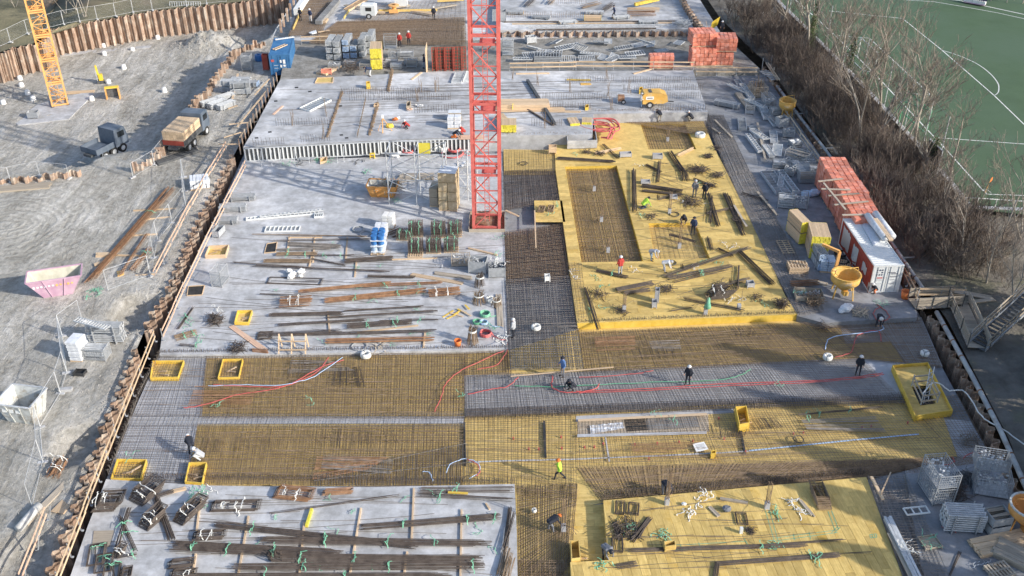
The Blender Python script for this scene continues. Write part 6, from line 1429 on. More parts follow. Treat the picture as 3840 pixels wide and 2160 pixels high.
for i, (x, y) in enumerate(((1162,343),(1034,379),(1276,397),(1280,506),(962,517),(1012,495),(1112,328),(1300,517))):
    tag(M().prism(poly([(x-7,y-2),(x+6,y-3),(x+7,y+2),(x-6,y+3)], ZF+.006), ZF+.002, ZF+.012).build('floor_opening', X['rubber']), ['small dark opening at the back left of the far slab','small opening near the left edge of the far slab','brown opening beside the dark joint','small square opening near the ribbed formwork','dark opening at the near left corner','slit opening near the left corner','slit opening behind the ladder frame','slit opening right of the square one'][i], 'opening')
boxout('upright yellow box stub on the far slab', [(1372,305),(1387,304),(1387,312),(1373,313)], ZF, .7, battens=0)
boxout('small yellow tray near the joint on the far slab', [(1403,386),(1418,385),(1416,394),(1401,395)], ZF, .25, 'wood', battens=0)
boxout('brown box stub behind the red mast', [(1525,380),(1540,378),(1538,396),(1523,398)], ZF, .5, 'wood_old', battens=0)
boxout('small yellow striped box on the far slab right', [(2398,326),(2410,325),(2409,336),(2397,337)], ZF, .5, battens=0)
boxout('small yellow tray by the starter bars', [(2195,392),(2207,391),(2207,402),(2194,403)], ZF, .35, battens=0)
tp = thing('survey_tripod', 'wooden survey tripod with instrument on the far slab', 'tripod', tuple(P(1438,490,ZF)))
for dx, dy in ((-.55,0),(.0,-.65),(.9,.0)): M().beam((dx,dy,0), (0,0,1.45), .09, .05).build('leg', X['orange_crane'], tp, world=False)
M().box((0,0,1.6), (.22,.22,.34)).build('instrument', X['paper'], tp, world=False)
sacks('yellow instrument case beside the tripod', 1460, 478, ZF, 1, .1, 'yellow_paint', 'instrument_case', 'case', 1.4)
sacks('orange sack and paper on the far slab', 1478, 452, ZF, 2, .5, 'orange_plastic', 'sack', 'sack', .8)
sacks('white paper bag beside the orange sack', 1492, 452, ZF, 1, .1, 'sack_white', 'sack', 'sack', .9)
sacks('white scraps by the back starter bars', 1570, 402, ZF, 4, .9, 'sack_white', 'scrap_heap', 'scraps', .6)
sacks('brown scraps beside the back starter bars', 1535, 415, ZF, 4, .9, 'wood_pink', 'scrap_heap', 'scraps', .6)
stack_boxes('pallet of dark goods under white foil near the red mast', 1704, 478, ZF, 0, 2, 1, 3, (.7,.9,.4), 'film', 'wrapped_pallet', 'pallet goods')
stack_boxes('second brown pallet goods behind the foil pallet', 1706, 448, ZF, 0, 2, 1, 2, (.7,.9,.4), 'wood_old', 'wrapped_pallet', 'pallet goods', top='film')
timber('plywood sheets by the kneeling workers', 1765, 515, ZF, 4, 2.6, 2, 2, .5, .03, 'wood_pink')
cp = thing('air_compressor', 'yellow trailer compressor standing on the far slab', 'compressor', tuple(P(2448,396,ZF)), rad(4))
pr = [(-1.3,.5),(1.1,.5),(1.5,.75),(1.35,1.45),(.7,1.7),(-1.15,1.7),(-1.35,1.5)]
m = M(); m.add([(x,-.75,z) for x, z in pr]+[(x,.75,z) for x, z in pr], [tuple(range(7))[::-1], tuple(range(7,14))]+[(i,(i+1)%7,7+(i+1)%7,7+i) for i in range(7)]); m.build('body', X['bucket_yellow'], cp, world=False)
M().box((-.55,-.76,1.2), (.85,.02,.35)).build('name_plate', X['paper'], cp, world=False); M().box((-.4,0,1.73), (.3,.9,.05)).build('exhaust_hood', X['steel_dark'], cp, world=False)
M().box((-.55,-.775,1.2), (.6,.01,.1)).build('lettering', X['ink'], cp, world=False)
for s in (-1, 1): wheel(cp, (-.5, s*.72, .38), .38, .2, pi/2)
M().beam((1.2,0,.5), (2.3,0,.4), .1, .1).build('drawbar', X['steel_dark'], cp, world=False)
gm = thing('generator', 'small machine with wheel beside the yellow compressor', 'machine', tuple(P(2328,386,ZF)))
M().box((0,0,.6), (.7,.6,.6)).build('engine', X['rust'], gm, world=False); wheel(gm, (.25,-.35,.25), .25, .12, pi/2); M().tube([(-.4,-.3,0),(-.45,-.3,1.1),(-.45,.3,1.1),(-.4,.3,0)], .025, 5).build('frame', X['steel'], gm, world=False)
for i, (a, b, l) in enumerate((((2375,278),(2450,258),'pale plank at the back of the far slab right'),((2125,300),(2215,302),'yellow girder lying on the far slab'),((1935,278),(2060,276),'pale plank behind the rebar columns'))): plank(l, a, b, ZF, .25, .1, 'wood' if i != 1 else 'ply_yellow', 'board')
tag(M().prism(poly([(2176,312),(2215,312),(2218,318),(2178,319)], ZF+.02), ZF+.002, ZF+.05).build('cover_board', X['bucket_yellow']), 'yellow board over a hole on the far slab', 'board')
for i, (x, y) in enumerate(((1575,345),(1632,345),(1566,380),(2015,320),(1640,340),(2275,300),(2280,360),(2140,345),(1100,470),(1215,520),(2360,350),(1925,300),(2040,480),(2290,410))):
    c = P(x, y, ZF); m = M()
    for k in range(5): m.tube([(U(-.2,.2),U(-.2,.2),0),(U(-.2,.2),U(-.2,.2),U(1.0,1.9))], .016, 4)
    o = m.build('column_bars', X['rebar']); o.location = c; tag(o, 'upright column bars '+['beside the back row of starter bars','right of the back starter row','in front of the back starter row','near the black steel beam','next to the second back starter row','at the back right of the far slab','left of the generator','beside the yellow board','on the left of the far slab','at the ribbed formwork','in front of the striped box','behind the board stack','near the red hose box','left of the red hose'][i], 'rebar column')
starter_row('curved row of starter bars along the near slab joint', (1372,372), (1340,516), ZF, .2, .35)
starter_row('curved row of starter bars along the left slab joint', (1215,378), (1225,440), ZF, .2, .35)

# ---------------------------------------------------------------- storage row behind the far slab
ZY = ZF-.35
bc = container('blue shipping container with planks on its roof', 1056, 282, ZG+.2, 5, 6.06, 'blue_paint', 'blue_paint', 'blue_paint', 'blue_paint', False)
M().box((-.85,-.03,1.85), (.35,.02,.28)).build('red_sign', X['cable_red'], bc, world=False)
for x, z, w, h in ((.1,1.75,.2,.35),(.5,1.7,.28,.5),(.1,1.15,.2,.3),(.5,1.2,.25,.25)): M().box((x,-.03,z), (w,.02,h)).build('lettering', X['white_paint'], bc, world=False)
frame('pale perforated plank on the blue container roof', 1068, 145, ZG+2.8, 25, 2.4, .3, 8, 'white_paint', h=.08)
frame('second pale plank on the blue container roof', 1050, 178, ZG+2.8, 58, 2.2, .5, 6, 'wood', h=.08)
PS = [(1246,226,3,'steel','leftmost tower of stacked grey props behind the far slab'),(1273,228,3,'steel','second tower of stacked grey props behind the far slab'),(1307,222,3,'cable_blue','blue tipped prop stack beside the grey towers'),(1335,220,2,'cable_blue','low blue tipped prop stack beside the yellow girders'),(1366,218,3,'steel_dull','dark prop tower behind the yellow girders'),(1394,205,3,'steel','grey prop tower at the back of the storage row')]
for x, y, t, e, l in PS: props(l, x, y-14, ZY, 86, 2.6, .8, 4, 5, e, tiers=t)
girders('tall yellow girder stack in the storage row', 1415, 248, ZY, 4, 13, 6, 2.6, 2)
CR = [(1465,180,1.6,1.2,1.7,None,'tall grey cage at the back of the storage row'),(1480,215,1.5,1.0,.9,'clamps','grey crate with fittings behind the girders'),(1470,248,1.4,.9,.9,'tubes','low crate beside the yellow girders'),(1522,215,2.0,1.0,.8,'tubes','wide crate of frames near the workers'),(1540,240,1.6,.9,.7,'clamps','crate with red frames beside the timber wall'),(1905,205,1.4,1.1,2.4,'tubes','tall stack of frames right of the red mast'),(930,262,1.2,1.0,2.0,'tubes','tall frame stack left of the blue container')]
for x, y, L_, w_, h_, f_, l in CR: crate(l, x, y, ZY if x > 1000 else ZG, U(-5,5), L_, w_, h_, f_)
m = thing('brick_formwork', 'upright timber wall panel behind the far slab', 'formwork panel', tuple(P(1602,268,ZY)))
for i in range(5): M().box((P(1602,268,ZY).x+.0, P(1602,268,ZY).y-1+.5*i, ZY+1.6), (.06,.48,3.2)).build('plank', X['wood'], m)
rw = thing('rebar_screen', 'red brown rebar screen standing left of the red mast', 'rebar', tuple(P(1620,268,ZY))); A, B = P(1622,266,ZY), P(1748,262,ZY); g = M()
for i in range(13): p = A.lerp(B, i/12); g.tube([p, p+Vector((0,0,2.9))], .04, 4)
for k in range(8): g.tube([A+Vector((0,0,.2+k*.38)), B+Vector((0,0,.2+k*.38))], .035, 4)
g.build('grid', X['red_paint'], rw); M().beam(A+Vector((0,.6,1.4)), B+Vector((0,.6,1.4)), .03, 2.8).build('back_sheet', X['earth_dark'], rw)
for i in range(4): inst(M().box((0,0,0), (.12,.2,2.9)).mesh('post', X['red_paint']), 'post', rw, tuple(A.lerp(B, (i+.5)/4)+Vector((0,-.1,1.45))), world=True)
sacks('pale earth bag heap behind the blue container', 1170, 260, ZG, 9, 4.5, 'rock', 'earth_heap', 'earth heap', 3.4)
timber('leaning plywood boards behind the far slab left', 1235, 265, ZY, 62, 3.2, 4, 3, .35, .08, 'wood')
crate('small red box behind the far slab', 1225, 278, ZY, 5, 1.2, .6, .6, solid=True, mt='orange_wrap', name='box')
bar_heap('dark roots and bars heaped behind the far slab', 1320, 265, ZY, 2.2, 50, 'twig_dark', 1.4, 1.0)
FR = [(2000,215,2.6,1.4,12,'flat stack of grey frames right of the red mast'),(2060,205,3.2,1.5,-8,'pile of pale formwork frames in the scrap row'),(2130,185,3.4,1.2,28,'frame leaning up in the scrap row'),(2200,228,2.0,1.0,4,'low frames behind the timber railing'),(2260,225,1.8,1.0,70,'upright looking frame in the scrap row'),(2300,222,1.8,1.0,75,'second upright frame in the scrap row'),(2350,225,2.2,1.2,4,'frame stack near the orange blocks'),(2395,178,2.0,1.0,30,'frame behind the orange blocks'),(2440,175,2.0,1.0,80,'narrow frame behind the small orange pallets'),(2280,165,1.8,1.0,85,'frame at the foot of the far piles'),(2545,170,1.5,1.1,60,'bent frame beside the big orange stacks'),(2480,200,1.6,1.0,20,'frame between the orange stacks'),(2660,222,1.6,.9,15,'thin frame lying right of the orange stacks'),(2720,215,1.8,.9,-20,'thin frame by the hedge')]
for x, y, L_, w_, r_, l in FR: frame(l, x, y, ZY, r_, L_, w_, 9, 'steel', U(-.3,.3), .12, .3)
for i in range(4): frame(('lowest', 'second', 'third', 'topmost')[i]+' sheet of the grey frame pile right of the red mast', 2055, 226, ZY, -4, 3.4, 1.6, 10, 'steel_dull', 0, .14, .05+.2*i)
ct = crate('grey tipped cart on the earth right of the red mast', 1990, 160, ZY, 20, 1.3, .9, .9, 'clamps', solid=True, mt='steel')
def blocks(label, px, py, z, rz, nx, ny, nz, d=(.5,.62,.5), lift=0.0): return stack_boxes(label, px, py, z, rz, nx, ny, nz, d, 'orange_wrap', 'block_pallet', 'block pallet', lift=lift)
blocks('large orange wrapped block stack at the far right, front left one', 2630, 240, ZY, 4, 6, 3, 4)
blocks('large orange wrapped block stack with white bands, upper one', 2625, 225, ZY, 6, 6, 4, 3, lift=2.1)
blocks('orange wrapped block stack nearest the hedge', 2712, 232, ZY, -3, 5, 4, 3, lift=1.7)
blocks('lower orange blocks under the stack nearest the hedge', 2705, 238, ZY, -3, 5, 3, 3)
blocks('small orange pallet stack behind the railing, left one', 2455, 252, ZY, 5, 3, 2, 3)
blocks('small orange pallet stack behind the railing, right one', 2500, 252, ZY, -5, 3, 2, 3)
# ---------------------------------------------------------------- far building part
wt = thing('site_trailer', 'small white trailer machine in the far building part', 'trailer', tuple(P(1385,66,ZF)), rad(-5))
M().box((0,0,1.15), (2.0,1.4,1.3)).build('body', X['white_paint'], wt, world=False); M().box((.1,-.71,1.35), (.8,.02,.5)).build('grille', X['rubber'], wt, world=False); M().box((0,0,1.85), (1.6,1.0,.15)).build('hood', X['white_paint'], wt, world=False)
for s in (-1, 1): wheel(wt, (.1, s*.65, .38), .38, .2, pi/2)
om = thing('cable_drum', 'orange machine frame in the far building part', 'machine', tuple(P(1478,44,ZF))); M().lathe([(.25,0),(.75,.05),(.75,.15),(.3,.25),(.3,.75),(.75,.85),(.75,.95),(.25,1.0)], 12).build('drum', X['orange_crane'], om, world=False); M().box((0,-.75,.3), (1.2,.1,.5)).build('plate', X['orange_crane'], om, world=False)
wb = crate('white tall box at the top edge of the photo', 1505, 22, ZF, 0, 1.7, 1.0, 2.6, solid=True, mt='white_paint', name='site_box')
upbox = [((1640,8),(1740,2),'yellow formwork edge at the top left of the red mast'),((1420,44),(1640,42),'yellow board edge beside the white trailer'),((1100,112),(1140,20),'yellow board lining the far corridor'),((1290,72),(1310,42),'yellow board at the corner of the far trench')]
for a, b, l in upbox: plank(l, a, b, ZF, .12, .3, 'ply', 'edge_board', 'formwork')
cw = plank('white concrete upstand beside the far corridor', (1112,58), (1150,0), ZF, .7, .9, 'white_paint', 'concrete_upstand', 'concrete wall')
frame('pale timber comb form beside the far trench', 1335, 20, ZF, 68, 5.5, .8, 16, 'wood', .2, .25)
plank('dark trench cover beams in the far building part', (1195,92), (1265,10), ZF, .9, .5, 'concrete_dark', 'trench_beam', 'concrete beam')
plank('pale beam edging the far trench', (1215,88), (1225,76), ZF, .5, .3, 'wood', 'beam_piece')
tag(M().prism(poly([(1158,122),(1185,112),(1188,122),(1170,126)], ZF+.3), ZF+.2, ZF+.32).build('foil_sheet', X['film']), 'white foil sheet on the far rebar field', 'foil')
plank('yellow plank on the far rebar field', (1193,121), (1236,114), ZF+.2, .3, .06, 'wood', 'board')
railing('pale railing on top of the curved pit edge behind the blue container', [(1018,165),(1040,120),(1085,50),(1115,0)], 1.3, ZG+.6, hs=(.9,), mt='steel', w=.08, h=.08, plank=3)
for i, (x, y) in enumerate(((1055,122),(1065,100),(1080,80),(1092,62),(1105,44),(1118,24),(1130,6))): tag(M().box((0,0,.9), (.25,.3,1.8)).build('soldier_post', X['rust_pile']), nth(i)+' rusty post from the near end along the far corridor', 'post', 'rusty posts along the far corridor').location = P(x, y, ZF-.3)
for i, (a, b, l) in enumerate((((2350,60),(2460,58),'red brown bar rack on the far pale slab'),((2350,44),(2475,44),'pale plank rack on the far pale slab'),((2180,36),(2250,18),'brown bundle leaning on the far pale slab'),((1975,30),(2005,0),'dark leaning formwork on the far pale slab'),((2060,20),(2075,4),'brown bundle at the top edge'),((2260,48),(2300,20),'dark bars right of the leaning bundle'))): bundle(l, a, b, ZF+.5, .8, .4, 16, ('rebar_rust','wood','rebar','rebar_dark','rebar','rebar_dark')[i], (), lift=.1)
girders('yellow girder heap on the far pale slab', 2222, 78, ZF+.5, 86, 6, 3, 2.2)
plank('long yellow crane boom lying on the far pale slab', (2380,22), (2470,2), ZF+.9, .35, .4, 'ply_yellow', 'beam_piece')
for i in range(5): plank(nth(i)+' long dark beam from the back along the far slab edge', (1890+i*30,84+i*7), (2540-i*20,80+i*7), ZF+.52, .14, .12, ('rebar_dark','wood','steel','concrete','rebar_dark')[i], 'edge_beam', 'beam')
crate('dark open box beside the far slab and red mast', 1872, 78, ZF+.5, 0, 1.8, 1.0, 1.4, solid=True, mt='steel_dull')
bar_heap('heap of twigs and wire at the far slab corner', 2560, 95, ZF+.5, 2.0, 70, 'steel_dull', 1.2, .6)
flg = thing('yellow_flag', 'yellow flag like sheet leaning at the hedge', 'sheet', tuple(P(2660,125,ZF))); M().beam((0,0,0), (-.6,0,1.6), .05, .05).build('pole', X['wood'], flg, world=False); m = M(); m.add([(0,0,.3),(.9,.05,1.0),(1.2,.1,2.2),(.2,0,1.5)], [(0,1,2,3)]); m.build('cloth', X['yellow_paint'], flg, world=False)
# storage strip left of the far slab
for x, y, t, l in ((905,312,1,'prop frames stacked high by the low sheet piles'),(935,325,1,'blue tipped frames beside the slanting plank'),(870,345,2,'prop rack in the middle of the left storage strip'),(845,375,1,'prop rack lower in the left storage strip'),(815,400,1,'prop rack at the near end of the left storage strip'),(850,405,1,'second prop rack at the near end of the strip'),(790,395,1,'props lying at the foot of the low sheet piles'),(905,352,2,'prop rack next to the slanting plank')): props(l, x, y, ZG, U(40,60) if x < 860 else U(-5,10), 2.2, .9, 4, 6, 'cable_blue' if 'blue' in l else 'steel', tiers=t)
plank('pale plank slanting up between the prop racks', (872,372), (892,278), ZG+.4, .25, .08, 'wood')
wood_pallet('wooden pallet between prop racks and sheet piles', 868, 402, ZG, 40, 1.2, .9, 1)
for i, (a, b) in enumerate((((890,480),(1000,345)),((900,520),(960,440)),((930,470),(985,400)),((840,520),(905,500)),((860,470),(970,460)),((955,360),(1010,300)),((820,545),(900,545)))): plank(['long plank along the rusty slab side','plank on the slope below the far slab','plank among the supports of the far slab','cross plank near the slab railing end','cross plank on the supports','plank beside the rusty posts','plank at the corner above the middle slab'][i], a, b, ZG+.5, .18, .06, 'wood', lift=.1)
for i in range(14):
    p = P(912+(1051-912)*i/13.0-6, 552+(299-552)*i/13.0, ZF); tag(M().box((0,0,.75), (.09,.09,1.7)).build('edge_post', X['rust_pile']), nth(i)+' rusty post from the near corner along the left side of the far slab', 'post', 'rusty posts along the far slab').location = (p.x-.2, p.y, ZF-.7)
crate('red gas bottle rack beside the blue container', 1000, 262, ZG+.2, 0, .7, .6, 2.0, solid=True, mt='red_paint', name='rack')
reel('blue hose drum left of the blue container', 972, 228, ZG, .5, .8, 'drum_blue', 'hose_drum', 'hose drum')
# ---------------------------------------------------------------- shaded storage slab on the right
RZ_ = ZR-.045
RF = [(2782,470,3.0,.9,82,'ladder frame lying at the far end of the shaded slab'),(2835,500,3.2,1.0,94,'pale ladder frame on the shaded slab'),(2825,545,4.2,.5,97,'long plank frame pair, left one'),(2850,550,3.8,.4,96,'long plank frame pair, right one'),(2868,430,3.2,.9,88,'purple tinted panel stack below the bucket'),(2900,520,3.0,.8,80,'dark ladder frame in the middle of the shaded slab'),(2905,690,4.6,1.4,97,'wide frame lying beside the rebar strip'),(2930,700,4.8,.9,95,'narrow frame lying on the wide one'),(2955,690,4.6,.6,97,'third frame in the pile beside the rebar strip'),(2780,330,4.6,.8,93,'frame lying by the far railing'),(2800,350,4.4,.7,95,'second frame lying by the far railing'),(2880,370,3.4,.8,96,'frame beside the crate of bars'),(2850,405,3.0,.9,92,'upright looking frame by the crate of bars'),(2890,455,3.2,.5,95,'narrow frame below the yellow bucket'),(2880,575,2.6,.6,95,'narrow formwork box on the shaded slab')]
for i, (x, y, L_, w_, r_, l) in enumerate(RF): frame(l, x, y, RZ_, r_, L_, w_, 9, 'steel' if i % 3 else 'steel_dull', 0, .16 if i % 2 else .3, .02+.05*(i % 3), sheetm='steel_dull' if i in (4, 5, 12) else None)
for x, y, L_, w_, h_, f_, r_, l in ((2990,600,2.4,1.2,1.0,'planks',-38,'big wooden trough with boards on the shaded slab'),(2955,630,1.6,1.0,.7,None,-38,'grey open trough beside the big one'),(2960,655,1.0,.8,.9,'clamps',-30,'mesh crate by the pipe bundles'),(2920,625,1.3,1.0,.7,'tubes',-10,'silver crate in front of the troughs'),(2840,355,2.0,1.6,1.3,'bars',100,'wooden crate full of rusty bars'),(2880,385,1.8,1.1,.9,None,100,'long grey trough beside the crate of bars'),(3020,680,1.5,1.0,1.1,'planks',0,'dark mesh crate behind the orange blocks'),(2945,775,1.5,1.0,1.2,'tubes',-12,'wire crate before the orange blocks, left one'),(2995,775,1.5,1.1,1.4,'clamps',-12,'wire crate with fittings before the orange blocks'),(2810,420,1.5,1.0,1.1,None,80,'grey steel frame box at the far slab side')): crate(l, x, y, RZ_, r_, L_, w_, h_, f_, mt='steel_dull' if f_ != 'bars' else 'wood_old')
for x, y, r_, l in ((2995,645,97,'silver pipe bundle on the shaded slab, left one'),(3030,650,97,'silver pipe bundle on the shaded slab, right one'),(2725,400,-30,'loose silver profiles at the far corner')): props(l, x, y, RZ_, r_, 2.8, .8, 4, 6)
timber('boards piled behind the pipe bundles', 3055, 628, RZ_, 10, 2.4, 4, 4, .2, .06, 'wood_old')
timber('board pile near the far end of the shaded slab', 2790, 385, RZ_, 97, 5.0, 3, 3, .25, .08, 'wood_old')
timber('second board pile near the far end of the slab', 2825, 345, RZ_, 97, 3.4, 3, 2, .25, .08, 'wood_old')
for a, b, l in (((2840,720),(2915,808),'long pale plank beside the dark rebar strip'),((2840,460),(2870,600),'long grey plank on the rebar strip'),((2752,770),(2800,850),'white plank on the dark rebar strip'),((2680,450),(2745,515),'pale steel profile on the rebar strip'),((2670,480),(2700,500),'white profile at the far rebar strip'),((3085,500),(3140,580),'pale plank by the shaded railing'),((2900,320),(2870,262),'plank pair at the walkway by the hedge')): plank(l, a, b, ZU+.2, .22, .06, 'wood_old')
BT = [bucket('yellow concrete bucket at the far end of the shaded slab', 2945, 440, RZ_, 20, .9), bucket('large yellow concrete bucket in front of the white container', 3158, 1105, RZ_, 10, 1.15), bucket('rusty orange concrete bucket at the right photo edge', 3830, 1985, RZ_, 0, 1.1, 'orange_paint')]
# orange block row with planks on top
A = P(3184, 936, RZ_)
for i in range(5):
    o = stack_boxes(['farthest','second','third','fourth','nearest'][i]+' orange wrapped block pallet of the row behind the white container', 3184, 936, RZ_, U(-2,4), 5, 4, 5, (.5,.6,.58), 'orange_wrap', 'block_pallet', 'block pallet')
    o.location = (A.x+1.3+U(-.1,.1), A.y+1.2+2.46*(4-i), RZ_)
for i, (a, b) in enumerate((((3068,682),(3160,672)),((3080,710),(3190,714)),((3106,736),(3222,727)),((3128,770),(3256,757)),((3158,808),(3262,806)))): plank(nth(i)+' grey plank from the far end lying on the orange blocks', a, b, RZ_+3.05, .2, .06, 'wood_old', lift=.02)
plank('grey plank lying lengthwise on the orange blocks', (3088,690), (3170,790), RZ_+3.05, .18, .05, 'wood_old', lift=.09)
sacks('light blue foil sack beside the orange blocks', 3035, 730, RZ_, 4, 1.0, 'film_blue', 'foil_sack', 'sack', 1.6)
wc = container('white and red shipping container with rolls on its roof', 3312, 1097, RZ_, 3, 7.8, 'red_paint', 'white_paint', 'white_paint', 'white_paint')
for y0, y1, z0, z1 in ((5.4,7.2,.35,2.3),(3.4,4.6,.3,2.1),(1.2,2.2,.8,1.8),(-.0+.12,.4,.2,.9)):
    m = M(); n = 8; pts = [(y0+(y1-y0)*i/n, z0+U(0,.25)) for i in range(n+1)]+[(y1-(y1-y0)*i/n, z1-U(0,.25)) for i in range(n+1)]
    m.add([(-1.235, a, b) for a, b in pts], [tuple(range(len(pts)))[::-1]]); m.build('white_patch', X['grey_paint'], wc, world=False)
for r in range(3):
    for k in range(3):
        if (r, k) != (1, 1): M().cyl((-.85+.2*k, .02, 2.15-.22*r), (-.85+.2*k, -.0, 2.15-.22*r), .065, 10).build('round_mark', X['c_navy'], wc, world=False)
M().box((-.6,.01,1.42), (.5,.02,.1)).build('red_mark', X['cable_red'], wc, world=False)
for z, x in ((1.9,.35),(1.78,.6),(1.5,.5)): M().box((x,.01,z), (.6,.02,.06)).build('small_lettering', X['ink'], wc, world=False)
for i, (a, b, r) in enumerate((((3250,820),(3318,905),.3),((3280,812),(3345,900),.3))):
    A, B = P(*a, RZ_+2.75), P(*b, RZ_+2.75); o = M().cyl(Vector((0,0,r)), B-A+Vector((0,0,r)), r, 14).build('membrane_roll', X['film'], smooth=True); o.location = A; tag(o, ('outer', 'inner')[i]+' white wrapped roll lying on the white container', 'roll')
timber('planks lying over the white rolls on the container', 3312, 862, RZ_+3.25, 93, 3.6, 2, 2, .2, .05, 'wood')
tag(M().prism(poly([(3232,842),(3262,826),(3300,905),(3275,920)], RZ_+2.63), RZ_+2.6, RZ_+2.63).build('foil_sheet', X['film']), 'white foil spread beside the rolls on the container', 'foil')
girders('yellow girder stack before the white container, far one', 2985, 892, RZ_, 14, 8, 5, 2.4, 2)
girders('yellow girder stack before the white container, near one', 3058, 945, RZ_, -6, 15, 5, 2.5, 2)
props('blue tipped prop stack in front of the yellow girders', 3062, 985, RZ_, 93, 2.8, .8, 5, 6, 'cable_blue', tiers=2)
wood_pallet('wooden pallet leaning beside the girder stacks', 2945, 930, RZ_, 93, 2.2, 1.1)
wood_pallet('stack of wooden pallets near the yellow deck', 2988, 1015, RZ_, 0, 1.6, 1.2, 4)
timber('broken pallet boards before the prop stack', 3040, 1055, RZ_, -25, 2.6, 3, 2, .16, .05, 'wood_old')
stack_boxes('grey slabs under foil beside the prop stack', 3098, 1010, RZ_, -8, 2, 1, 5, (.6,1.2,.2), 'film_blue', 'slab_stack', 'pallet goods')
bundle('rusty bars before the broken pallet', (2960,1075), (3070,1068), RZ_, .5, .3, 18, 'rebar_rust', ())
crate('open box with white board and wire beside the bucket', 3030, 1118, RZ_, -5, 2.2, 1.4, .6, 'clamps', solid=True, mt='wood_old')
bar_heap('brown wire bundles in the open box', 3050, 1130, RZ_+.2, 1.4, 80, 'rebar', .8, .5, 'wire_heap')
heap('green straps on the open box', 3005, 1100, RZ_+.6, .9, 12, 'strap_green')
sacks('clear foil sack beside the big yellow bucket', 3165, 1165, RZ_, 4, 1.0, 'film', 'foil_sack', 'sack', 1.5)
sacks('dark foil bags between bucket and container', 3215, 1040, RZ_, 5, 1.2, 'c_grey', 'foil_sack', 'sack', 1.5)
mxr = thing('cement_mixer', 'small cement mixer beside the red container side', 'cement mixer', tuple(P(3208,1005,RZ_)))
M().lathe([(.1,.4),(.42,.55),(.46,.95),(.24,1.35),(.26,1.4),(.2,1.35),(.4,.9)], 14).build('drum', X['skip_white'], mxr, smooth=True, world=False); M().lathe([(.47,.7),(.49,.75),(.47,.8)], 14).build('gear_ring', X['red_paint'], mxr, world=False)
for s in (-1, 1): M().beam((s*.45,-.1,0), (s*.45,.0,.8), .06, .06).build('stand', X['red_paint'], mxr, world=False)
cranearm = thing('hoist_arm', 'orange angled hoist arm standing before the girders', 'hoist', tuple(P(3122,1050,RZ_))); M().beam((0,0,0), (.2,.2,2.6), .22, .22).build('post', X['orange_crane'], cranearm, world=False); M().beam((.2,.2,2.6), (-1.1,.9,2.9), .2, .22).build('jib', X['orange_crane'], cranearm, world=False)
for i, (x, y) in enumerate(((3155,955),(3160,985))): coil(('far', 'near')[i]+' black tyre like hose ring between girders and container', x, y, RZ_, .5, .09, 2, 'rubber', 'hose_ring', 'hose', .15, False)
wood_pallet('pallet under the black hose rings', 3162, 990, RZ_, -20, 1.2, 1.0)
pail('orange red tub at the slab corner by the railing', 3392, 1118, RZ_, s=1.7)
heap('green and white straps on the slab by the workers', 3300, 1140, RZ_, 1.2, 18, 'strap_green')
bar_heap('wood scraps on the slab beside the foil sack', 3222, 1172, RZ_, 1.4, 30, 'wood_old', .7, .2, 'scrap_heap', .03)
cable('red cable coiled on the slab by the bending worker', [(3285,1140),(3320,1165),(3335,1190),(3300,1205),(3275,1175),(3300,1150)], RZ_+.05, .03, 'cable_red')
# walkway and stairs at the right
wk = thing('timber_walkway', 'timber walkway with boarded parapets at the right edge of the slab', 'walkway', tuple(P(3520,1170,RZ_)))
for i, (a, b) in enumerate((((3420,1140),(3590,1130)),((3590,1130),(3668,1305)))):
    A, B = P(*a, RZ_+.2), P(*b, RZ_+.2); t = (B-A).normalized(); n = Vector((-t.y, t.x, 0)); k = max(3, int((B-A).length/.5))
    for j in range(k): M().beam(A.lerp(B, (j+.02)/k), A.lerp(B, (j+.98)/k), 1.5, .06).build('deck_plank', X['wood_old'], wk)
    for s in (-1, 1):
        for zz in (.35,.62,.9): M().beam(A+n*s*.75+Vector((0,0,zz)), B+n*s*.75+Vector((0,0,zz)), .04, .22).build('parapet_board', X['wood_old'], wk)
        for j in range(4): p = A.lerp(B, j/3)+n*s*.8; M().beam(p, p+Vector((0,0,1.3)), .05, .05).build('post', X['steel_dark'], wk)
sr = thing('site_stairs', 'steel stairs with timber handrails rising at the right photo edge', 'stairs', tuple(P(3690,1300,RZ_)))
A, B = P(3665,1300,RZ_+.2), P(3900,1150,RZ_+.2); B.z += 2.4; t = (B-A).normalized(); n = Vector((-t.y, t.x, 0)).normalized()
for i in range(22): M().beam(A.lerp(B, i/22)-n*.6, A.lerp(B, i/22)+n*.6, .26, .05).build('tread', X['steel_dark'], sr)
for s in (-1, 1):
    M().beam(A+n*.65*s, B+n*.65*s, .06, .25).build('stringer', X['steel_dull'], sr)
    for zz in (.5, 1.0): M().beam(A+n*.7*s+Vector((0,0,zz)), B+n*.7*s+Vector((0,0,zz)), .04, .18).build('handrail', X['wood_old'], sr)
    for i in range(6): p = A.lerp(B, i/5)+n*.68*s; M().beam(p, p+Vector((0,0,1.15)), .05, .05).build('post', X['steel_dull'], sr)
timber('scattered boards on the bank behind the walkway', 3640, 1105, RZ_+.3, -22, 3.2, 3, 2, .2, .05, 'wood_old')
timber('crossed boards on the bank by the walkway', 3680, 1130, RZ_+.3, 12, 2.2, 2, 2, .2, .05, 'wood_old')
timber('boards on the waling by the shaded railing end', 3115, 605, RZ_+.6, 8, 2.6, 4, 2, .2, .05, 'wood')
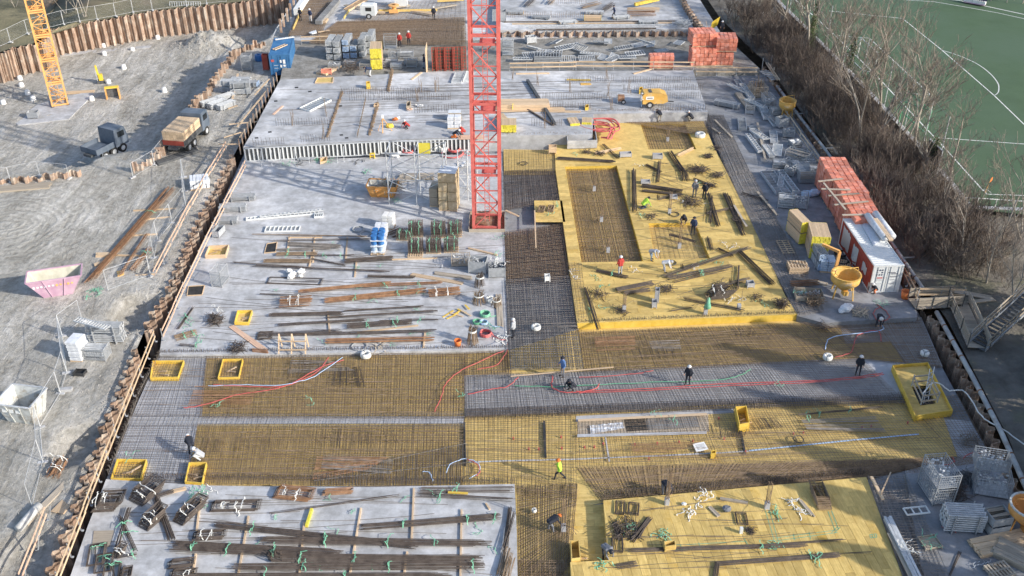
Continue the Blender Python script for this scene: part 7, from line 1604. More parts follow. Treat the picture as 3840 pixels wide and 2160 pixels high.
# platform by the hedge
tw = thing('hedge_platform', 'small timber platform with bench boards beside the hedge', 'platform', tuple(P(2880,290,RZ_+.8)))
for i in range(6): M().beam(P(2850+i*8,268+i*6,RZ_+1.0), P(2884+i*8,266+i*6,RZ_+1.0), .3, .05).build('plank', X['steel_dull'], tw)
for i in range(2): M().beam(P(2872+i*8,236,RZ_+1.6+.4*i), P(2915+i*8,300,RZ_+1.6+.4*i), .05, .18).build('guard_board', X['wood_old'], tw)
for x, y in ((2855,275),(2888,262),(2895,310)): M().beam(P(x,y,RZ_), P(x,y,RZ_)+Vector((0,0,1.9)), .07, .07).build('post', X['steel_dull'], tw)
# ---------------------------------------------------------------- shaded slab at the lower right
crate('tall wire crate with couplers, left one of the shaded corner', 3505, 1850, RZ_, 97, 2.1, 1.4, 1.3, 'clamps')
crate('wire crate stacked on the left crate of the shaded corner', 3505, 1850, RZ_, 97, 2.1, 1.4, 1.1, 'clamps', lift=1.32)
crate('wire crate with couplers near the right sheet piles', 3710, 1840, RZ_, -14, 2.1, 1.3, 1.4, 'clamps')
crate('wire crate stacked over the one near the sheet piles', 3690, 1810, RZ_, -14, 2.0, 1.2, 1.0, 'clamps', lift=1.42)
props('silver pipe stack in the middle of the shaded corner', 3600, 1975, RZ_, -4, 2.2, 1.2, 8, 7)
crate('upper grey ribbed bin in the shaded corner', 3725, 1985, RZ_, 12, 1.3, 1.1, .7, 'planks', solid=True, lift=.72)
crate('lower grey ribbed bin in the shaded corner', 3725, 1985, RZ_, 12, 1.3, 1.1, .7, None, solid=True)
timber('pile of boards at the right photo edge', 3770, 2040, RZ_, 14, 4.2, 6, 5, .22, .06, 'wood')
timber('shuttering boards stacked at the bottom right corner', 3800, 2090, RZ_, -40, 2.2, 6, 5, .25, .08, 'wood_old')
wood_pallet('worn pallet at the bottom right of the photo', 3745, 2150, RZ_, 18, 1.4, 1.1, 2, 'wood_old')
heap('white bent wire scraps beside the worn pallet', 3690, 2125, RZ_, 1.0, 16, 'steel', w=.05)
bar_heap('dark cable and bar heap behind the pipe stack', 3580, 1850, RZ_, 1.4, 60, 'rebar_dark', 1.0, .4)
bar_heap('second dark heap behind the pipe stack', 3625, 1800, RZ_, 1.2, 50, 'steel_dark', .8, .35)
timber('long grey profiles along the dark rebar strip', 3385, 2060, ZU+.15, 93, 5.0, 3, 2, .16, .08, 'steel')
timber('brown boards along the dark rebar strip', 3400, 2110, ZU+.15, 93, 4.4, 3, 1, .2, .05, 'wood_old')
timber('pale plank standing at the deck corner', 3288, 1830, ZU+.2, 93, 2.0, 1, 1, .2, .1, 'wood')
plank('thin pale lath across the dark rebar strip', (3302,1856), (3340,1772), ZU+.3, .08, .05, 'wood')
frame('shiny profile pair across the rebar strip', 3432, 1930, ZU, 8, 1.5, .6, 3, 'white_paint', h=.1, lift=.3)
heap('pale strap bundle beside the brown boards', 3402, 2060, ZU+.2, .9, 18, 'strap_white', hh=.3)
crate('wooden tray with green straps beside the strip', 3485, 2040, RZ_, 10, 1.1, 1.0, .25, None, solid=True, mt='wood_old', name='wooden_tray')
heap('green straps in the wooden tray', 3482, 2030, RZ_+.2, .8, 14, 'strap_green')
bundle('thin bars lying on the shaded slab floor', (3560,2160), (3600,2070), RZ_, .1, .05, 3, 'rebar_dark', (), lift=.01)
cable('dark cable piece on the shaded slab floor', [(3530,1975),(3560,1985),(3585,1997)], RZ_+.03, .03, 'cable_red')
cable('red cable loop on the white blinding at right', [(3520,1748),(3560,1740),(3578,1728),(3570,1712)], .2, .03, 'cable_red')
cable('second red cable loop near the sheet piles', [(3610,1720),(3640,1700),(3680,1700),(3690,1722),(3688,1745)], .2, .03, 'cable_red')
bar_heap('brown twigs on the white blinding at right', 3640, 1655, .1, 1.2, 30, 'twig', 1.0, .3)
# ---------------------------------------------------------------- front yellow deck
for a, b, w, n, l in (((2340,2068),(3030,2048),.3,12,'long bar bundle crossing the front deck'),((2660,2062),(3175,2026),.14,5,'thin bars continuing the long bundle'),((2680,2118),(3155,2082),.35,14,'second long bar bundle on the front deck'),((2690,2112),(2680,2190),.25,8,'bent legs of the second bar bundle'),((3150,2078),(3270,2074),.06,2,'thin end bars of the second bundle'),((2365,2035),(2440,1942),.4,12,'dark trough profile on the front deck'),((2390,2020),(2432,1945),.25,8,'grey profile beside the dark trough'),((2305,1960),(2322,2020),.3,10,'dark bars near the front pit'),((2310,2128),(2390,2115),.4,10,'bundle of flat links at the front deck')): bundle(l, a, b, ZU, w, .08, n, 'rebar_dark', (.75,) if 'long bar' in l else (), lift=.03)
hoops('dark rectangular link lying at the rear of the front deck', 2375, 1915, ZU, 80, .9, .6, .08, 4, straps=())
hoops('second rectangular link at the rear of the front deck', 2325, 1910, ZU, 84, 1.0, .5, .08, 4, straps=())
hoops('open dark link near the bending worker', 2315, 2050, ZU, 86, 1.1, .6, .08, 4, straps=())
hoops('open link beside the small box on the front deck', 2780, 1950, ZU, 88, .9, .6, .06, 3, straps=())
hoops('brown bundle of bars at the right rear of the front deck', 3080, 1880, ZU, 93, 1.5, .8, .4, 18, 'rebar', straps=())
bar_heap('tangle of thin stirrups at the left of the front deck', 2345, 1985, ZU, 1.6, 50, 'rebar_dark', 1.1, .2, 'stirrup_heap')
bar_heap('small round wire heap on the front deck', 2812, 1994, ZU, .5, 26, 'rebar_dark', .35, .15, 'wire_heap')
for x, y, l, mt_, s in ((2640,1870,'white strap bow on the front deck','strap_white',1.3),(2580,1920,'white strap trailing on the front deck','strap_white',.8),(2960,1880,'white strap tangle at the right of the front deck','strap_white',.6),(2990,1920,'white rope tail on the front deck','strap_white',.5),(2350,1980,'green strap in the stirrup tangle','strap_green',.5),(2480,2005,'green netting by the small plywood box','strap_green',1.0),(2270,2118,'green strap heap at the front deck edge','strap_green',.6),(2915,2050,'green strap on the long bundle','strap_green',.3),(3060,2100,'green strap on the second bundle','strap_green',.4),(2915,1920,'dark green strap on the front deck','strap_green',.4)): heap(l, x, y, ZU, s, int(8+8*s), mt_, w=.08)
timber('grey wooden beam on the rear of the front deck', 2750, 1880, ZU, -12, 1.7, 1, 1, .22, .12, 'wood_old')
timber('grey profile lying at the white strap bow', 2675, 1918, ZU, -60, .9, 2, 1, .12, .1, 'wood_old')
timber('grey profile at the right of the front deck', 3022, 1905, ZU, -70, 1.5, 2, 1, .1, .1, 'wood_old')
sacks('grey bag on the front deck', 2728, 1918, ZU, 2, .5, 'c_grey', 'bag', 'bag')
sacks('white bowl on the front deck', 2565, 1895, ZU, 1, .1, 'white_paint', 'bowl', 'bowl', .9)
tag(M().box((0,0,.22), (.18,.18,.44)).build('concrete_stub', X['white_paint']), 'small white block standing on the front deck', 'block').location = P(2778,1998,ZU)
# green chalk marks on the boards
def chalk(label, px):
    m = M()
    for a, b in px:
        A, B = P(*a, ZU), P(*b, ZU); t = (B-A).normalized(); n = Vector((-t.y, t.x, 0))*.018; m.add([A-n, B-n, B+n, A+n], [(0,1,2,3)])
    for i in range(len(m.v)): m.v[i] = (m.v[i][0], m.v[i][1], ZU+.008)
    return tag(m.build('chalk_marking', X['strap_green']), label, 'chalk marks')
chalk('green chalk rectangle drawn on the front deck', [((2868,1908),(2905,2032)),((2884,1908),(2918,2028)),((2905,2018),(3135,1988)),((2900,2030),(3142,1997)),((3118,1915),(3145,1985)),((3105,1918),(3132,1990)),((3142,1975),(3118,1998)),((3150,1978),(3130,1998)),((3034,1995),(3040,2022)),((2975,2002),(2980,2026))])
chalk('small green chalk mark near the right edge of the front deck', [((3262,2005),(3286,2002)),((3264,2018),(3288,2015)),((3262,2005),(3264,2018)),((3286,2002),(3288,2015)),((3270,2004),(3272,2017)),((3278,2003),(3280,2016))])
chalk('green chalk lines below the small plywood box', [((2520,2045),(2800,2030)),((2515,2062),(2810,2048)),((2790,2020),(2815,2060)),((2550,2040),(2560,2065)),((2620,2035),(2628,2060))])
# ---------------------------------------------------------------- more stored material
for i in range(12): frame(nth(i)+' loose grey frame from the left in the scrap row behind the timber railing', 1960+i*42, (232,190,212,168)[i % 4], ZY, U(-60,60), U(1.6,2.8), U(.8,1.3), 7, ('steel','steel_dull')[i % 2], U(-.4,.4), .14, .35, )['group'] = 'loose frames in the scrap row'
for i in range(7): frame(nth(i)+' loose frame from the far end scattered on the shaded slab', 2765+i*27+(i % 3)*40, 340+i*58, RZ_, U(70,130), U(2,3.4), U(.5,1.1), 8, ('steel','white_paint','steel_dull')[i % 3], U(-.15,.15), .14, .25)['group'] = 'loose frames on the shaded slab'
for i in range(6): props(nth(i)+' prop pile from the left on the far pale slab', 1930+i*100, 52+(i % 3)*18, ZF+.5, U(-15,15), 2.4, .9, 2, 6, 'steel' if i % 2 else 'wood')['group'] = 'prop piles on the far pale slab'
for i in range(5): timber(nth(i)+' board pile from the left in the far building part', 1330+i*85, 26+(i % 2)*22, ZF, U(-30,30), U(2,4), 3, 2, .2, .07, 'wood' if i % 2 else 'wood_old')['group'] = 'board piles in the far building part'
for i in range(6): crate(nth(i)+' low crate from the left in the storage row behind the blue container', 1255+i*58, 258-(i % 2)*8, ZY, U(-12,12), 1.3, .9, .8, ('clamps','tubes','planks')[i % 3])['group'] = 'low crates in the storage row'
for i in range(8): crate(nth(i)+' steel bin from the far end standing along the shaded railing', 2880+i*25, 400+i*37, RZ_, U(-25,25), 1.2, .9, U(.6,1.1), ('clamps','tubes',None)[i % 3], solid=i % 3 == 2)['group'] = 'steel bins along the shaded railing'
for i in range(9): bundle(nth(i)+' dark bent bar lot from the left on the upper deck', (2420+i*45, 620+(i*131) % 470), (2480+i*45+(i % 3)*20, 650+(i*131) % 470-(i % 2)*50), ZU, .35, .15, 10, 'rebar_dark', (), lift=.03, hook=.4 if i % 2 else 0)['group'] = 'dark bent bar lots on the upper deck'
# ---------------------------------------------------------------- people
V = Vector
def blob(m, a, b, ra, rb, n=10):
    a = V(a); b = V(b); t = (b-a); L = t.length; t = t.normalized() if L > 1e-6 else V((0,0,1)); k = 4; pts = []; rr = []
    for i in range(k): h = -cos(pi/2*i/k); pts.append(a+t*ra*h); rr.append(ra*math.sqrt(max(0, 1-h*h)))
    for i in range(k+1): h = sin(pi/2*i/k); pts.append(b+t*rb*h); rr.append(rb*math.sqrt(max(0, 1-h*h)))
    up = V((0,0,1)) if abs(t.z) < .9 else V((0,1,0)); x = t.cross(up).normalized(); y = x.cross(t); vs = []
    for p, r in zip(pts, rr): vs += [p+x*(max(r,.002)*cos(2*pi*j/n))+y*(max(r,.002)*sin(2*pi*j/n)) for j in range(n)]
    c = len(pts); m.add(vs, [(i*n+j, i*n+(j+1) % n, (i+1)*n+(j+1) % n, (i+1)*n+j) for i in range(c-1) for j in range(n)]+[tuple(range(n))[::-1], tuple((c-1)*n+j for j in range(n))])
POSES = {}
def body(name, hip, chest, head, el, hl, er, hr, kl, fl, kr, fr):
    hip, chest, head = V(hip), V(chest), V(head); B = []; s = (chest-hip).normalized()
    B += [(1, hip+V((o*.08,0,0)), chest+V((o*.10,0,-.02)), .135, .125) for o in (-1, 1)]+[(1, hip.lerp(chest, .5), chest+s*.06, .13, .11), (3, chest+s*.08, head-(head-chest).normalized()*.06, .055, .055), (3, head+V((0,0,-.03)), head+V((0,.01,.04)), .088, .10)]
    for sg, e, h in ((-1, V(el), V(hl)), (1, V(er), V(hr))):
        sh = chest+V((sg*.17, 0, .02)); B += [(1, chest, sh, .09, .075), (1, sh, e, .062, .048), (1, e, h, .046, .034), (3, h, h+(h-e).normalized()*.07, .036, .03)]
    for sg, k, f in ((-1, V(kl), V(fl)), (1, V(kr), V(fr))):
        hp = hip+V((sg*.09, 0, -.03)); B += [(2, hp, k, .10, .065), (2, k, f+V((0,0,.03)), .062, .048), (4, f, f+V((0,.17,-.015)), .05, .045)]
    m = M()
    for k, a, b, ra, rb in B: blob(m, a, b, ra, rb)
    o = m.build('tmp', X['skin']); md = o.modifiers.new('r', 'REMESH'); md.mode = 'VOXEL'; md.voxel_size = .024; md.use_smooth_shade = True
    dg = bpy.context.evaluated_depsgraph_get(); me = bpy.data.meshes.new_from_object(o.evaluated_get(dg)); bpy.data.objects.remove(o)
    q = M(); q.v = [tuple(v.co) for v in me.vertices]; q.f = [tuple(p.vertices) for p in me.polygons]; q.m = []
    for p in me.polygons:
        c = V(p.center); best = 9; kk = 0
        for k, a, b, ra, rb in B:
            t = b-a; u = max(0, min(1, (c-a).dot(t)/max(1e-9, t.length_squared))); d = (c-a-t*u).length-(ra+(rb-ra)*u)
            if d < best: best = d; kk = k
        q.m.append(kk-1)
    q.k = 2
    for e, h in ((V(el), V(hl)), (V(er), V(hr))):
        d = (h-e).normalized(); sd = d.cross(V((0,0,1))).normalized() if abs(d.z) < .95 else V((1,0,0)); dn = d.cross(sd)
        for i, L in enumerate((.06,.07,.075,.065)): r0 = h+d*.085+sd*(-.027+.018*i); q.tube([r0, r0+d*L*.6, r0+d*L*.9+dn*.025], .009, 5, .006, True)
        q.tube([h+d*.03+sd*.035, h+d*.06+sd*.06, h+d*.1+sd*.055], .010, 5, .007, True)
    fw = V((0,1,0)); fw = (fw-(head-chest).normalized()*fw.dot((head-chest).normalized())*.6).normalized()
    q.tube([head+fw*.085+V((0,0,.015)), head+fw*.115+V((0,0,-.015))], .014, 5, .018, True)
    for sg in (-1, 1): q.tube([head+V((sg*.095,0,.01)), head+V((sg*.105,-.01,-.03))], .02, 5, .014, True)
    q.k = 4
    for sg in (-1, 1): q.tube([head+fw*.092+V((sg*.035,0,.02)), head+fw*.098+V((sg*.035,0,.02))], .012, 5, None, True)
    q.tube([head+fw*.09+V((-.025,0,-.045)), head+fw*.09+V((.025,0,-.045))], .007, 4, None, True)
    POSES[name] = (q.mesh('body_'+name, [X['c_dark'], X['c_dark'], X['skin'], X['boots'], X['hair']], True), head, fw)
body('stand', (0,0,.93), (0,.02,1.36), (0,.05,1.62), (-.27,.0,1.12), (-.24,.16,.92), (.27,.02,1.12), (.22,.22,1.02), (-.11,.03,.50), (-.12,-.02,.06), (.11,.05,.50), (.13,.02,.06))
body('walk', (0,0,.90), (0,.07,1.34), (0,.12,1.60), (-.27,-.08,1.10), (-.24,.10,.92), (.27,.16,1.12), (.2,.34,1.02), (-.10,.22,.52), (-.10,.28,.06), (.10,-.04,.48), (.10,-.36,.12))
body('bend', (0,-.12,.88), (0,.30,1.02), (0,.55,1.02), (-.22,.42,.74), (-.14,.52,.46), (.22,.42,.72), (.12,.56,.44), (-.14,-.02,.48), (-.16,-.06,.06), (.14,.04,.48), (.16,.06,.06))
body('crouch', (0,-.16,.34), (0,.12,.70), (0,.28,.92), (-.28,.32,.58), (-.12,.52,.34), (.28,.32,.58), (.12,.54,.32), (-.20,.28,.50), (-.15,.0,.06), (.20,.28,.52), (.15,.04,.06))
body('kneel', (0,-.1,.46), (0,.24,.74), (0,.46,.86), (-.27,.42,.48), (-.18,.58,.16), (.27,.42,.48), (.18,.60,.14), (-.13,.10,.08), (-.13,-.36,.07), (.13,.10,.08), (.13,-.36,.07))
HM = M().lathe([(0,.125),(.06,.115),(.105,.08),(.125,.03),(.128,0),(.15,-.005),(.15,.0),(.13,.01)], 14)
hm_mesh = {c: HM.mesh('helmet', X[c], True) for c in ('c_white','c_orange','c_dark','c_lgrey')}
PEOPLE = [(2098,1798,.16,75,'walk','c_hivis','c_dark','c_orange','person in yellow high visibility jacket walking over the open rebar grid'),(2066,1992,.16,-60,'bend','c_dark','c_grey','c_orange','person with an orange helmet bending in the corridor by the front deck'),(2268,2092,.07,-150,'bend','c_grey','c_dark','c_dark','person in grey bending over the edge of the front pit'),(2492,1852,.16,-160,'bend','c_dark','c_grey','c_dark','person in dark clothes bending behind the front deck column bars'),(1926,1266,.55,60,'stand','c_lgrey','c_dark','c_white','person with white helmet standing at the edge of the rebar corridor'),(2110,1412,.3,120,'stand','c_blue','c_grey','c_dark','person in blue shirt standing at the end of the rebar corridor'),(2146,1462,.22,120,'crouch','c_dark','c_dark','c_dark','person in dark clothes crouching over red hoses'),(2578,1442,.22,150,'stand','c_dark','c_dark','c_white','person in dark jacket with white helmet standing on the grey strip'),(3216,1404,.22,160,'stand','c_dark','c_dark','c_white','person in black standing on the grey strip near the boxed shaft'),(3276,1098,RZ_,120,'crouch','c_dark','c_orange','c_white','person crouching in front of the white container'),(3292,1222,.3,170,'bend','c_dark','c_dark','c_white','person in dark grey bending at the slab edge by the mats'),(722,1700,.22,30,'bend','c_dark','c_dark','c_white','person in dark jacket bending on the front mat by the box out'),(752,1722,.22,100,'crouch','c_lgrey','c_white','c_white','person in pale clothes crouching beside the yellow box out'),(2325,1030,ZU,20,'stand','c_red','c_lgrey','c_white','person in red top standing before the long pit'),(2442,975,ZU,-120,'bend','c_lgrey','c_jean','c_lgrey','person in pale blue bending between the two pits'),(2490,1018,ZU,-100,'bend','c_white','c_lgrey','c_lgrey','person in white bending in front of the small pit'),(2414,780,ZU,-60,'kneel','c_hivis','c_navy','c_hivis','person in yellow high visibility jacket kneeling on the upper deck'),(2603,738,ZU,170,'stand','c_grey','c_grey','c_lgrey','person in grey standing at the rear right of the upper deck'),(2640,746,ZU,150,'stand','c_dark','c_dark','c_dark','person in black standing beside the stirrup stack'),(2562,838,ZU,170,'crouch','c_dark','c_brown','c_dark','person in dark clothes crouching behind the small pit'),(2598,878,ZU-.3,160,'stand','c_navy','c_dark','c_navy','person in dark blue standing inside the small pit'),(2472,456,ZU+.2,20,'bend','c_dark','c_beige','c_dark','person in beige trousers working at the poured slab edge'),(2590,452,ZU+.2,70,'crouch','c_dark','c_beige','c_white','person in black crouching at the poured slab edge'),(2402,404,ZF,-90,'stand','c_white','c_jean','c_lgrey','person in white top standing beside the yellow compressor'),(1527,482,ZF,120,'crouch','c_red','c_dark','c_white','person in dark red crouching on the far slab'),(1736,503,ZF,100,'crouch','c_red','c_red','c_white','person in red overalls kneeling beside the red mast'),(1706,516,ZF,-100,'kneel','c_dark','c_orange','c_white','person with orange trousers kneeling by the plywood sheets'),(1388,286,ZF,100,'bend','c_navy','c_white','c_navy','person in navy and white bending at the back of the far slab'),(1166,82,ZF,150,'stand','c_navy','c_white','c_white','person in navy and white standing in the far corridor'),(1128,78,ZF,150,'stand','c_dark','c_dark','c_dark','person in dark clothes standing in the far corridor'),(1627,74,ZF,180,'stand','c_dark','c_dark','c_white','person in dark clothes standing on the far rebar field'),(1534,168,ZF,170,'stand','c_red','c_dark','c_white','person in red vest behind the storage crates'),(1500,176,ZF,170,'stand','c_red','c_dark','c_white','person with white helmet beside the tall grey cage'),(1592,256,ZY,90,'stand','c_navy','c_jean','c_beige','person beside the upright timber wall panel'),(2303,68,ZF+.5,90,'walk','c_navy','c_dark','c_navy','person in dark blue walking on the far pale slab'),(2704,128,ZF,180,'stand','c_dark','c_dark','c_white','person with white helmet at the hedge behind the orange blocks')]
for px, py, z, rz, po, sh_, tr_, he, lab in PEOPLE:
    me, hd, fw = POSES[po]; c = P(px, py, z); o = bpy.data.objects.new('person', me); COL.objects.link(o); o.location = (c.x, c.y, z); o.rotation_euler = (0, 0, rad(rz)); s = U(.99, 1.06); o.scale = (s*1.06, s*1.06, s); tag(o, lab, 'person', 'workers on the site')
    for i, k in enumerate((sh_, tr_)): o.material_slots[i].link = 'OBJECT'; o.material_slots[i].material = X[k]
    h = inst(hm_mesh.get(he, hm_mesh['c_dark']), 'helmet', o, tuple(hd+V((0,0,.02))-fw*.01)); h.rotation_euler = (-.9 if po == 'bend' else -.4 if po in ('kneel','crouch') else -.05, 0, 0)
# ---------------------------------------------------------------- bare trees and brushwood on the bank
def grow(segs, p, d, L, r, lev, rnd, maxlev, kids):
    a = p; b = p+d*L*.5+V((rnd.uniform(-1,1), rnd.uniform(-1,1), .3))*L*.05; d2 = (d+V((rnd.uniform(-.25,.25), rnd.uniform(-.25,.25), .16))).normalized(); c = b+d2*L*.5
    segs.append((lev, [a, b, c], r, r*.55))
    if lev >= maxlev: return
    for i in range(kids[lev]):
        t = rnd.uniform(.25, 1.0) if lev else rnd.uniform(.3, 1.0); q = a.lerp(b, t*2) if t < .5 else b.lerp(c, t*2-1)
        ax = V((rnd.uniform(-1,1), rnd.uniform(-1,1), rnd.uniform(-.2,.6))).normalized(); dd = (d2*1.0+ax*(.75 if lev else .62)).normalized()
        grow(segs, q, dd, L*rnd.uniform(.42, .66), r*(.36 if lev else .42), lev+1, rnd, maxlev, kids)
def tree_meshes(seed, H, kids=(5,5,4,2), stems=1):
    rnd = random.Random(seed); segs = []
    for s in range(stems): grow(segs, V((rnd.uniform(-.4,.4)*(stems>1), rnd.uniform(-.4,.4)*(stems>1), 0)), V((rnd.uniform(-.18,.18)*stems, rnd.uniform(-.18,.18)*stems, 1)).normalized(), H*.72, H*.016/math.sqrt(stems), 0, rnd, 4, kids)
    t = M(); c = M()
    for lev, pts, r0, r1 in segs:
        if lev <= 1: t.tube(pts, max(r0, .018), 5, max(r1, .014))
        else: c.tube(pts if lev < 4 else pts[::2], max(r0*.9, .017), 3, max(r1, .012))
    return t.mesh('trunk', X['bark'], True), c.mesh('crown', X['twig'])
TV = [tree_meshes(11, 10.5), tree_meshes(23, 11.5), tree_meshes(37, 9.5, (4,4,4,3), 2), tree_meshes(41, 10.0, (3,5,4,2), 3), tree_meshes(59, 8.0, (4,5,4,2), 2)]
def ivy_mesh(seed):
    rnd = random.Random(seed); m = M()
    for i in range(900):
        h = rnd.uniform(.2, 5.2); a = rnd.uniform(0, 6.3); r = rnd.uniform(.1, .75)*(1-.1*h); p = V((r*cos(a), r*sin(a), h)); x = V((rnd.uniform(-1,1), rnd.uniform(-1,1), rnd.uniform(-1,1))).normalized()*.09; y = x.cross(V((.3,.5,.8))).normalized()*.07; m.add([p-x, p-y, p+x, p+y], [(0,1,2,3)])
    return m.mesh('ivy', X['ivy'])
IVY = ivy_mesh(5)
def tree(px, py, i, s, label, group=None, pos=None, ivy=False):
    c = P(px, py, ZR) if pos is None else V((*pos, ZR)); root = thing('bare_tree', label, 'tree', (c.x, c.y, hR(c.x, c.y)-.1), U(0, 6.3), group)
    for me, nm in zip(TV[i % 5], ('trunk', 'crown')): inst(me, nm, root, (0,0,0), 0, (s, s, s*U(.95,1.08)))
    if ivy: inst(IVY, 'ivy', root)
    return root
TP = [(2800,70),(2850,100),(2885,60),(2925,130),(2985,175),(3030,215),(3075,280),(3045,150),(3125,315),(3165,345),(3215,392),(3255,425),(3180,270),(3300,430),(3335,480),(3280,520),(3380,520),(3365,600),(3420,600),(3240,560),(3470,700),(3400,760),(3520,830),(3560,720),(3640,880),(3740,960),(3610,1010),(3790,1130),(3700,1060),(3820,900)]
for i, (x, y) in enumerate(TP): tree(x, y, i*3+1, U(.85,1.1) if y < 620 else U(.55,.8), ('farthest' if i == 0 else nth(i)+' from the far end')+' bare tree standing on the bank by the pitch', 'bare trees on the bank', ivy=i in (5, 7, 12, 20))
def shade_tree_meshes(seed):
    rnd = random.Random(seed); m = M(); t = M(); t.tube([(0,0,0),(.1,.1,6),(0,0,12)], .22, 6, .05)
    for i in range(5200):
        h = 12.6*rnd.random()**.9; R = 3.3*(1-(h/13)**2.2)*(.75+.35*noise.noise((h*.5, seed, 0))); a = rnd.uniform(0, 6.3); r = R*math.sqrt(rnd.random()); p = V((r*cos(a), r*sin(a), h+.4)); x = V((rnd.uniform(-1,1), rnd.uniform(-1,1), rnd.uniform(-1,1))).normalized()*.22; y = x.cross(V((.3,.5,.8))).normalized()*.16; m.add([p-x, p-y, p+x, p+y], [(0,1,2,3)])
    return t.mesh('trunk', X['bark']), m.mesh('crown', X['ivy'])
EG = [shade_tree_meshes(k) for k in range(2)]  # dense trees out of view, added only to shade the lower right
for i, (x, y) in enumerate(((43,59),(42,54.5),(41.5,50),(41,45.5),(40.5,41),(40,36.5),(39.5,32),(39,27.5),(45,47),(44.5,38),(43.5,30),(46.5,55.5),(41,23),(46,63.5))):
    root = thing('shade_tree', 'unseen dense tree added for shade beyond the right photo edge', 'tree', (x+U(-.6,.6), y, ZR), U(0,6.3), 'unseen trees added for shade beyond the right photo edge')
    for me, nm in zip(EG[i % 2], ('trunk', 'crown')): inst(me, nm, root, (0,0,0), 0, (1, 1, U(.85,1.05)))
def shrub_mesh(seed):
    rnd = random.Random(seed); segs = []
    for s in range(9): grow(segs, V((rnd.uniform(-.9,.9), rnd.uniform(-.9,.9), 0)), V((rnd.uniform(-.7,.7), rnd.uniform(-.7,.7), 1)).normalized(), rnd.uniform(1.4,2.6), .03, 2, rnd, 4, (0,0,6,5))
    m = M()
    for lev, pts, r0, r1 in segs: m.tube(pts[::2] if lev > 2 else pts, max(r0*.8, .011), 3, max(r1*.8, .007))
    return m
SH = [shrub_mesh(k) for k in range(5)]
def brush(label, quads, n, mt, hs=(.7,1.5)):
    m = M()
    for i in range(n):
        q = random.choice(quads); p = bil([P(x, y, ZR) for x, y in q], U(0,1), U(0,1)); b = random.choice(SH); s = U(*hs); a = U(0,6.3); ca, sa = cos(a)*s, sin(a)*s; z0 = hR(p.x, p.y)-.1
        m.add([(p.x+x*ca-y*sa, p.y+x*sa+y*ca, z0+z*s) for x, y, z in b.v], b.f)
    o = m.build('undergrowth', X[mt]); o['kind'] = 'stuff'; return tag(o, label, 'brushwood')
BQ = [[(2720,70),(2860,60),(3020,240),(2900,250)],[(2900,250),(3020,240),(3180,420),(2990,400)],[(2990,400),(3180,420),(3340,560),(3130,580)],[(3130,580),(3360,560),(3520,760),(3260,770)],[(3260,770),(3520,760),(3760,1010),(3420,1010)]]
brush('dense brown brushwood covering the bank along the building pit', BQ, 150, 'twig_dark', (.8,1.5))
brush('greyish bramble thicket nearer the football pitch', [[(3130,580),(3420,600),(3700,860),(3330,850)],[(3330,850),(3760,880),(3900,1100),(3480,1020)],[(2950,200),(3060,240),(3330,520),(3150,480)]], 50, 'twig', (.6,1.2))
# ---------------------------------------------------------------- pitch furniture
bs = thing('ball_stop_fence', 'tall grey ball stop fence behind the goal line', 'fence', tuple(P(3420,515,ZP)))
bl = [P(x, y, ZP) for x, y in ((2870,-45),(2960,45),(3026,109),(3096,179),(3160,245),(3228,311),(3314,404),(3390,485),(3457,559),(3515,627))]
for p in bl: M().tube([p, p+V((0,0,5.4))], .05, 6).build('post', X['steel'], bs)
for a, b in zip(bl, bl[1:]):
    for zz in (.1, 1.8, 3.6, 5.3): M().tube([a+V((0,0,zz)), b+V((0,0,zz))], .012, 4).build('wire', X['steel'], bs)
gl = thing('football_goal', 'white football goal seen through the bare trees', 'goal', tuple(P(3278,272,ZP))); a, b = P(3278,272,ZP), P(3216,212,ZP); d = V((-1.2,.6,0))
for s, e in ((a, a+V((0,0,2.4))), (b, b+V((0,0,2.4))), (a+V((0,0,2.4)), b+V((0,0,2.4))), (a+d, b+d), (a, a+d), (b, b+d), (a+d, a+V((0,0,2.4))), (b+d, b+V((0,0,2.4)))): M().tube([s, e], .06, 8).build('goal_bar', X['white_paint'], gl)
gf = thing('training_frame', 'green steel frame standing on the goal line', 'frame', tuple(P(3460,556,ZP))); a, b = P(3460,556,ZP), P(3368,470,ZP)
for s, e in ((a, a+V((0,0,4.2))), (b, b+V((0,0,4.2))), (a+V((0,0,4.1)), b+V((0,0,4.1))), (a+V((0,0,4.1)), b+V((-1,1,2.8))), (a+V((0,0,1.6)), b+V((0,0,1.6)))): M().tube([s, e], .06, 6).build('bar', X['cable_green'], gf)
sb = thing('score_board', 'dark score board on two posts beside the pitch', 'sign', tuple(P(3480,700,ZP))); a, b = P(3455,660,ZP), P(3500,705,ZP); t = (b-a)
for p in (a, b): M().tube([p, p+V((0,0,4.0))], .06, 6).build('post', X['steel'], sb)
M().beam(a+V((0,0,3.0)), b+V((0,0,3.0)), .12, 1.7).build('panel', X['rubber'], sb)
for zz in (2.1, 3.9): M().beam(a+V((0,0,zz)), b+V((0,0,zz)), .14, .07).build('frame', X['steel'], sb)
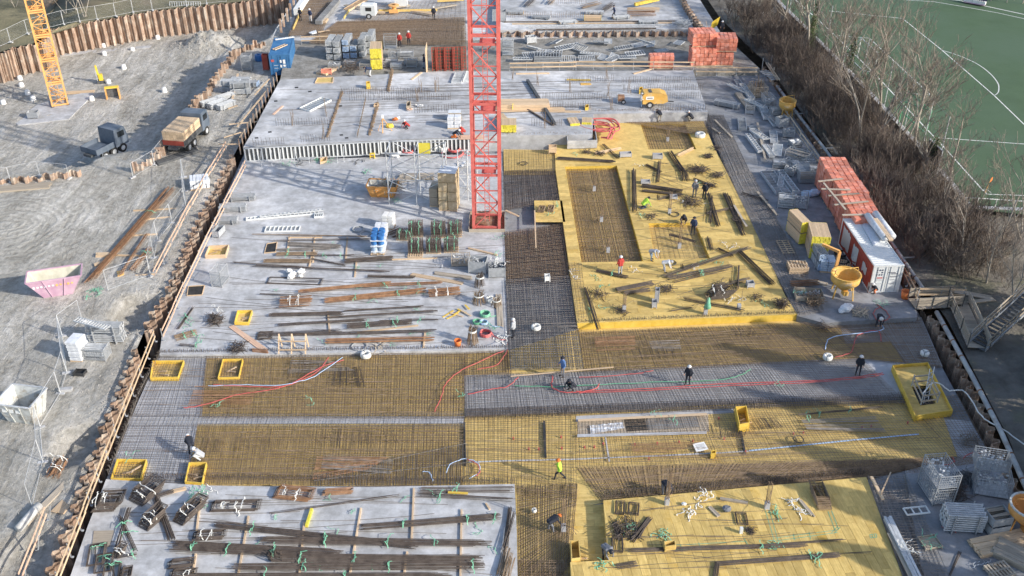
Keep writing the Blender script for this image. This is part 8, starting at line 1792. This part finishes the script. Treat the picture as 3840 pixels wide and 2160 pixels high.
cf = thing('corner_flag', 'orange corner flag on the football pitch', 'flag', tuple(P(3694,722,ZP))); M().cyl((0,0,0), (.25,.1,1.5), .03, 6).build('pole', X['orange_crane'], cf, world=False); m = M(); m.add([(.17,.07,1.0),(.26,.1,1.5),(.45,.2,1.55),(.42,.15,1.15)], [(0,1,2,3)]); m.build('pennant', X['orange_plastic'], cf, world=False)
rl = thing('pitch_rail', 'white spectator rail along the near side of the pitch', 'railing', tuple(P(3640,775,ZP))); a, b = P(3590,775,ZP), P(4150,812,ZP)
M().tube([a+V((0,0,1.0)), b+V((0,0,1.0))], .05, 8).build('top_rail', X['white_paint'], rl)
for i in range(9): p = a.lerp(b, i/8); M().tube([p, p+V((0,0,1.0))], .04, 6).build('post', X['white_paint'], rl)
dg_ = thing('dugout', 'players bench shelter with a row of white seats', 'dugout', tuple(P(3653,22,ZP))); a, b = P(3614,10,ZP), P(3692,24,ZP); t = (b-a).normalized(); n_ = V((-t.y, t.x, 0))
M().beam(a+n_*.5+V((0,0,.9)), b+n_*.5+V((0,0,.9)), .06, 1.8).build('back_wall', X['c_navy'], dg_); M().beam(a+V((0,0,.2)), b+V((0,0,.2)), .7, .08).build('bench', X['magenta'], dg_)
for i in range(10): M().box(a.lerp(b, (i+.5)/10)+V((0,0,.45)), (.42,.42,.4), ang(a, b)).build('seat', X['paper'], dg_)
for i, (x, y) in enumerate(((3712,20),(3735,14),(3775,28),(3800,18),(3830,30))): tree(x, y-6, i+2, .5, ['shrub tree beside the players bench','second shrub tree behind the players bench','dark shrub tree at the top right corner','third shrub tree at the top right','shrub tree at the right photo edge above the pitch'][i])
# bushes and frames on the field beyond the pit
for i, (x, y, s) in enumerate(((318,62,.75),(245,52,.45),(285,40,.5),(430,10,.5),(60,30,.5))):
    c = P(x, y, ZFLD); root = thing('field_bush', ['bare grey bush on the field behind the high piles','dark low bush left of the bare bush','dark bush behind the bare bush','small bush at the top edge beside the fence','faint bush at the top left corner'][i], 'bush', (c.x, c.y, ZFLD))
    inst(TV[3][0], 'trunk', root, (0,0,0), i, (s, s, s)); inst(TV[3][1], 'crown', root, (0,0,0), i, (s*1.6, s*1.6, s))
for i, x in enumerate((655,682,708,735)): frame(nth(i)+' grey frame from the left standing on the field at the top edge', x, 20, ZFLD, U(-6,6), 1.4, 1.0, 4, 'steel', 1.2, .1)
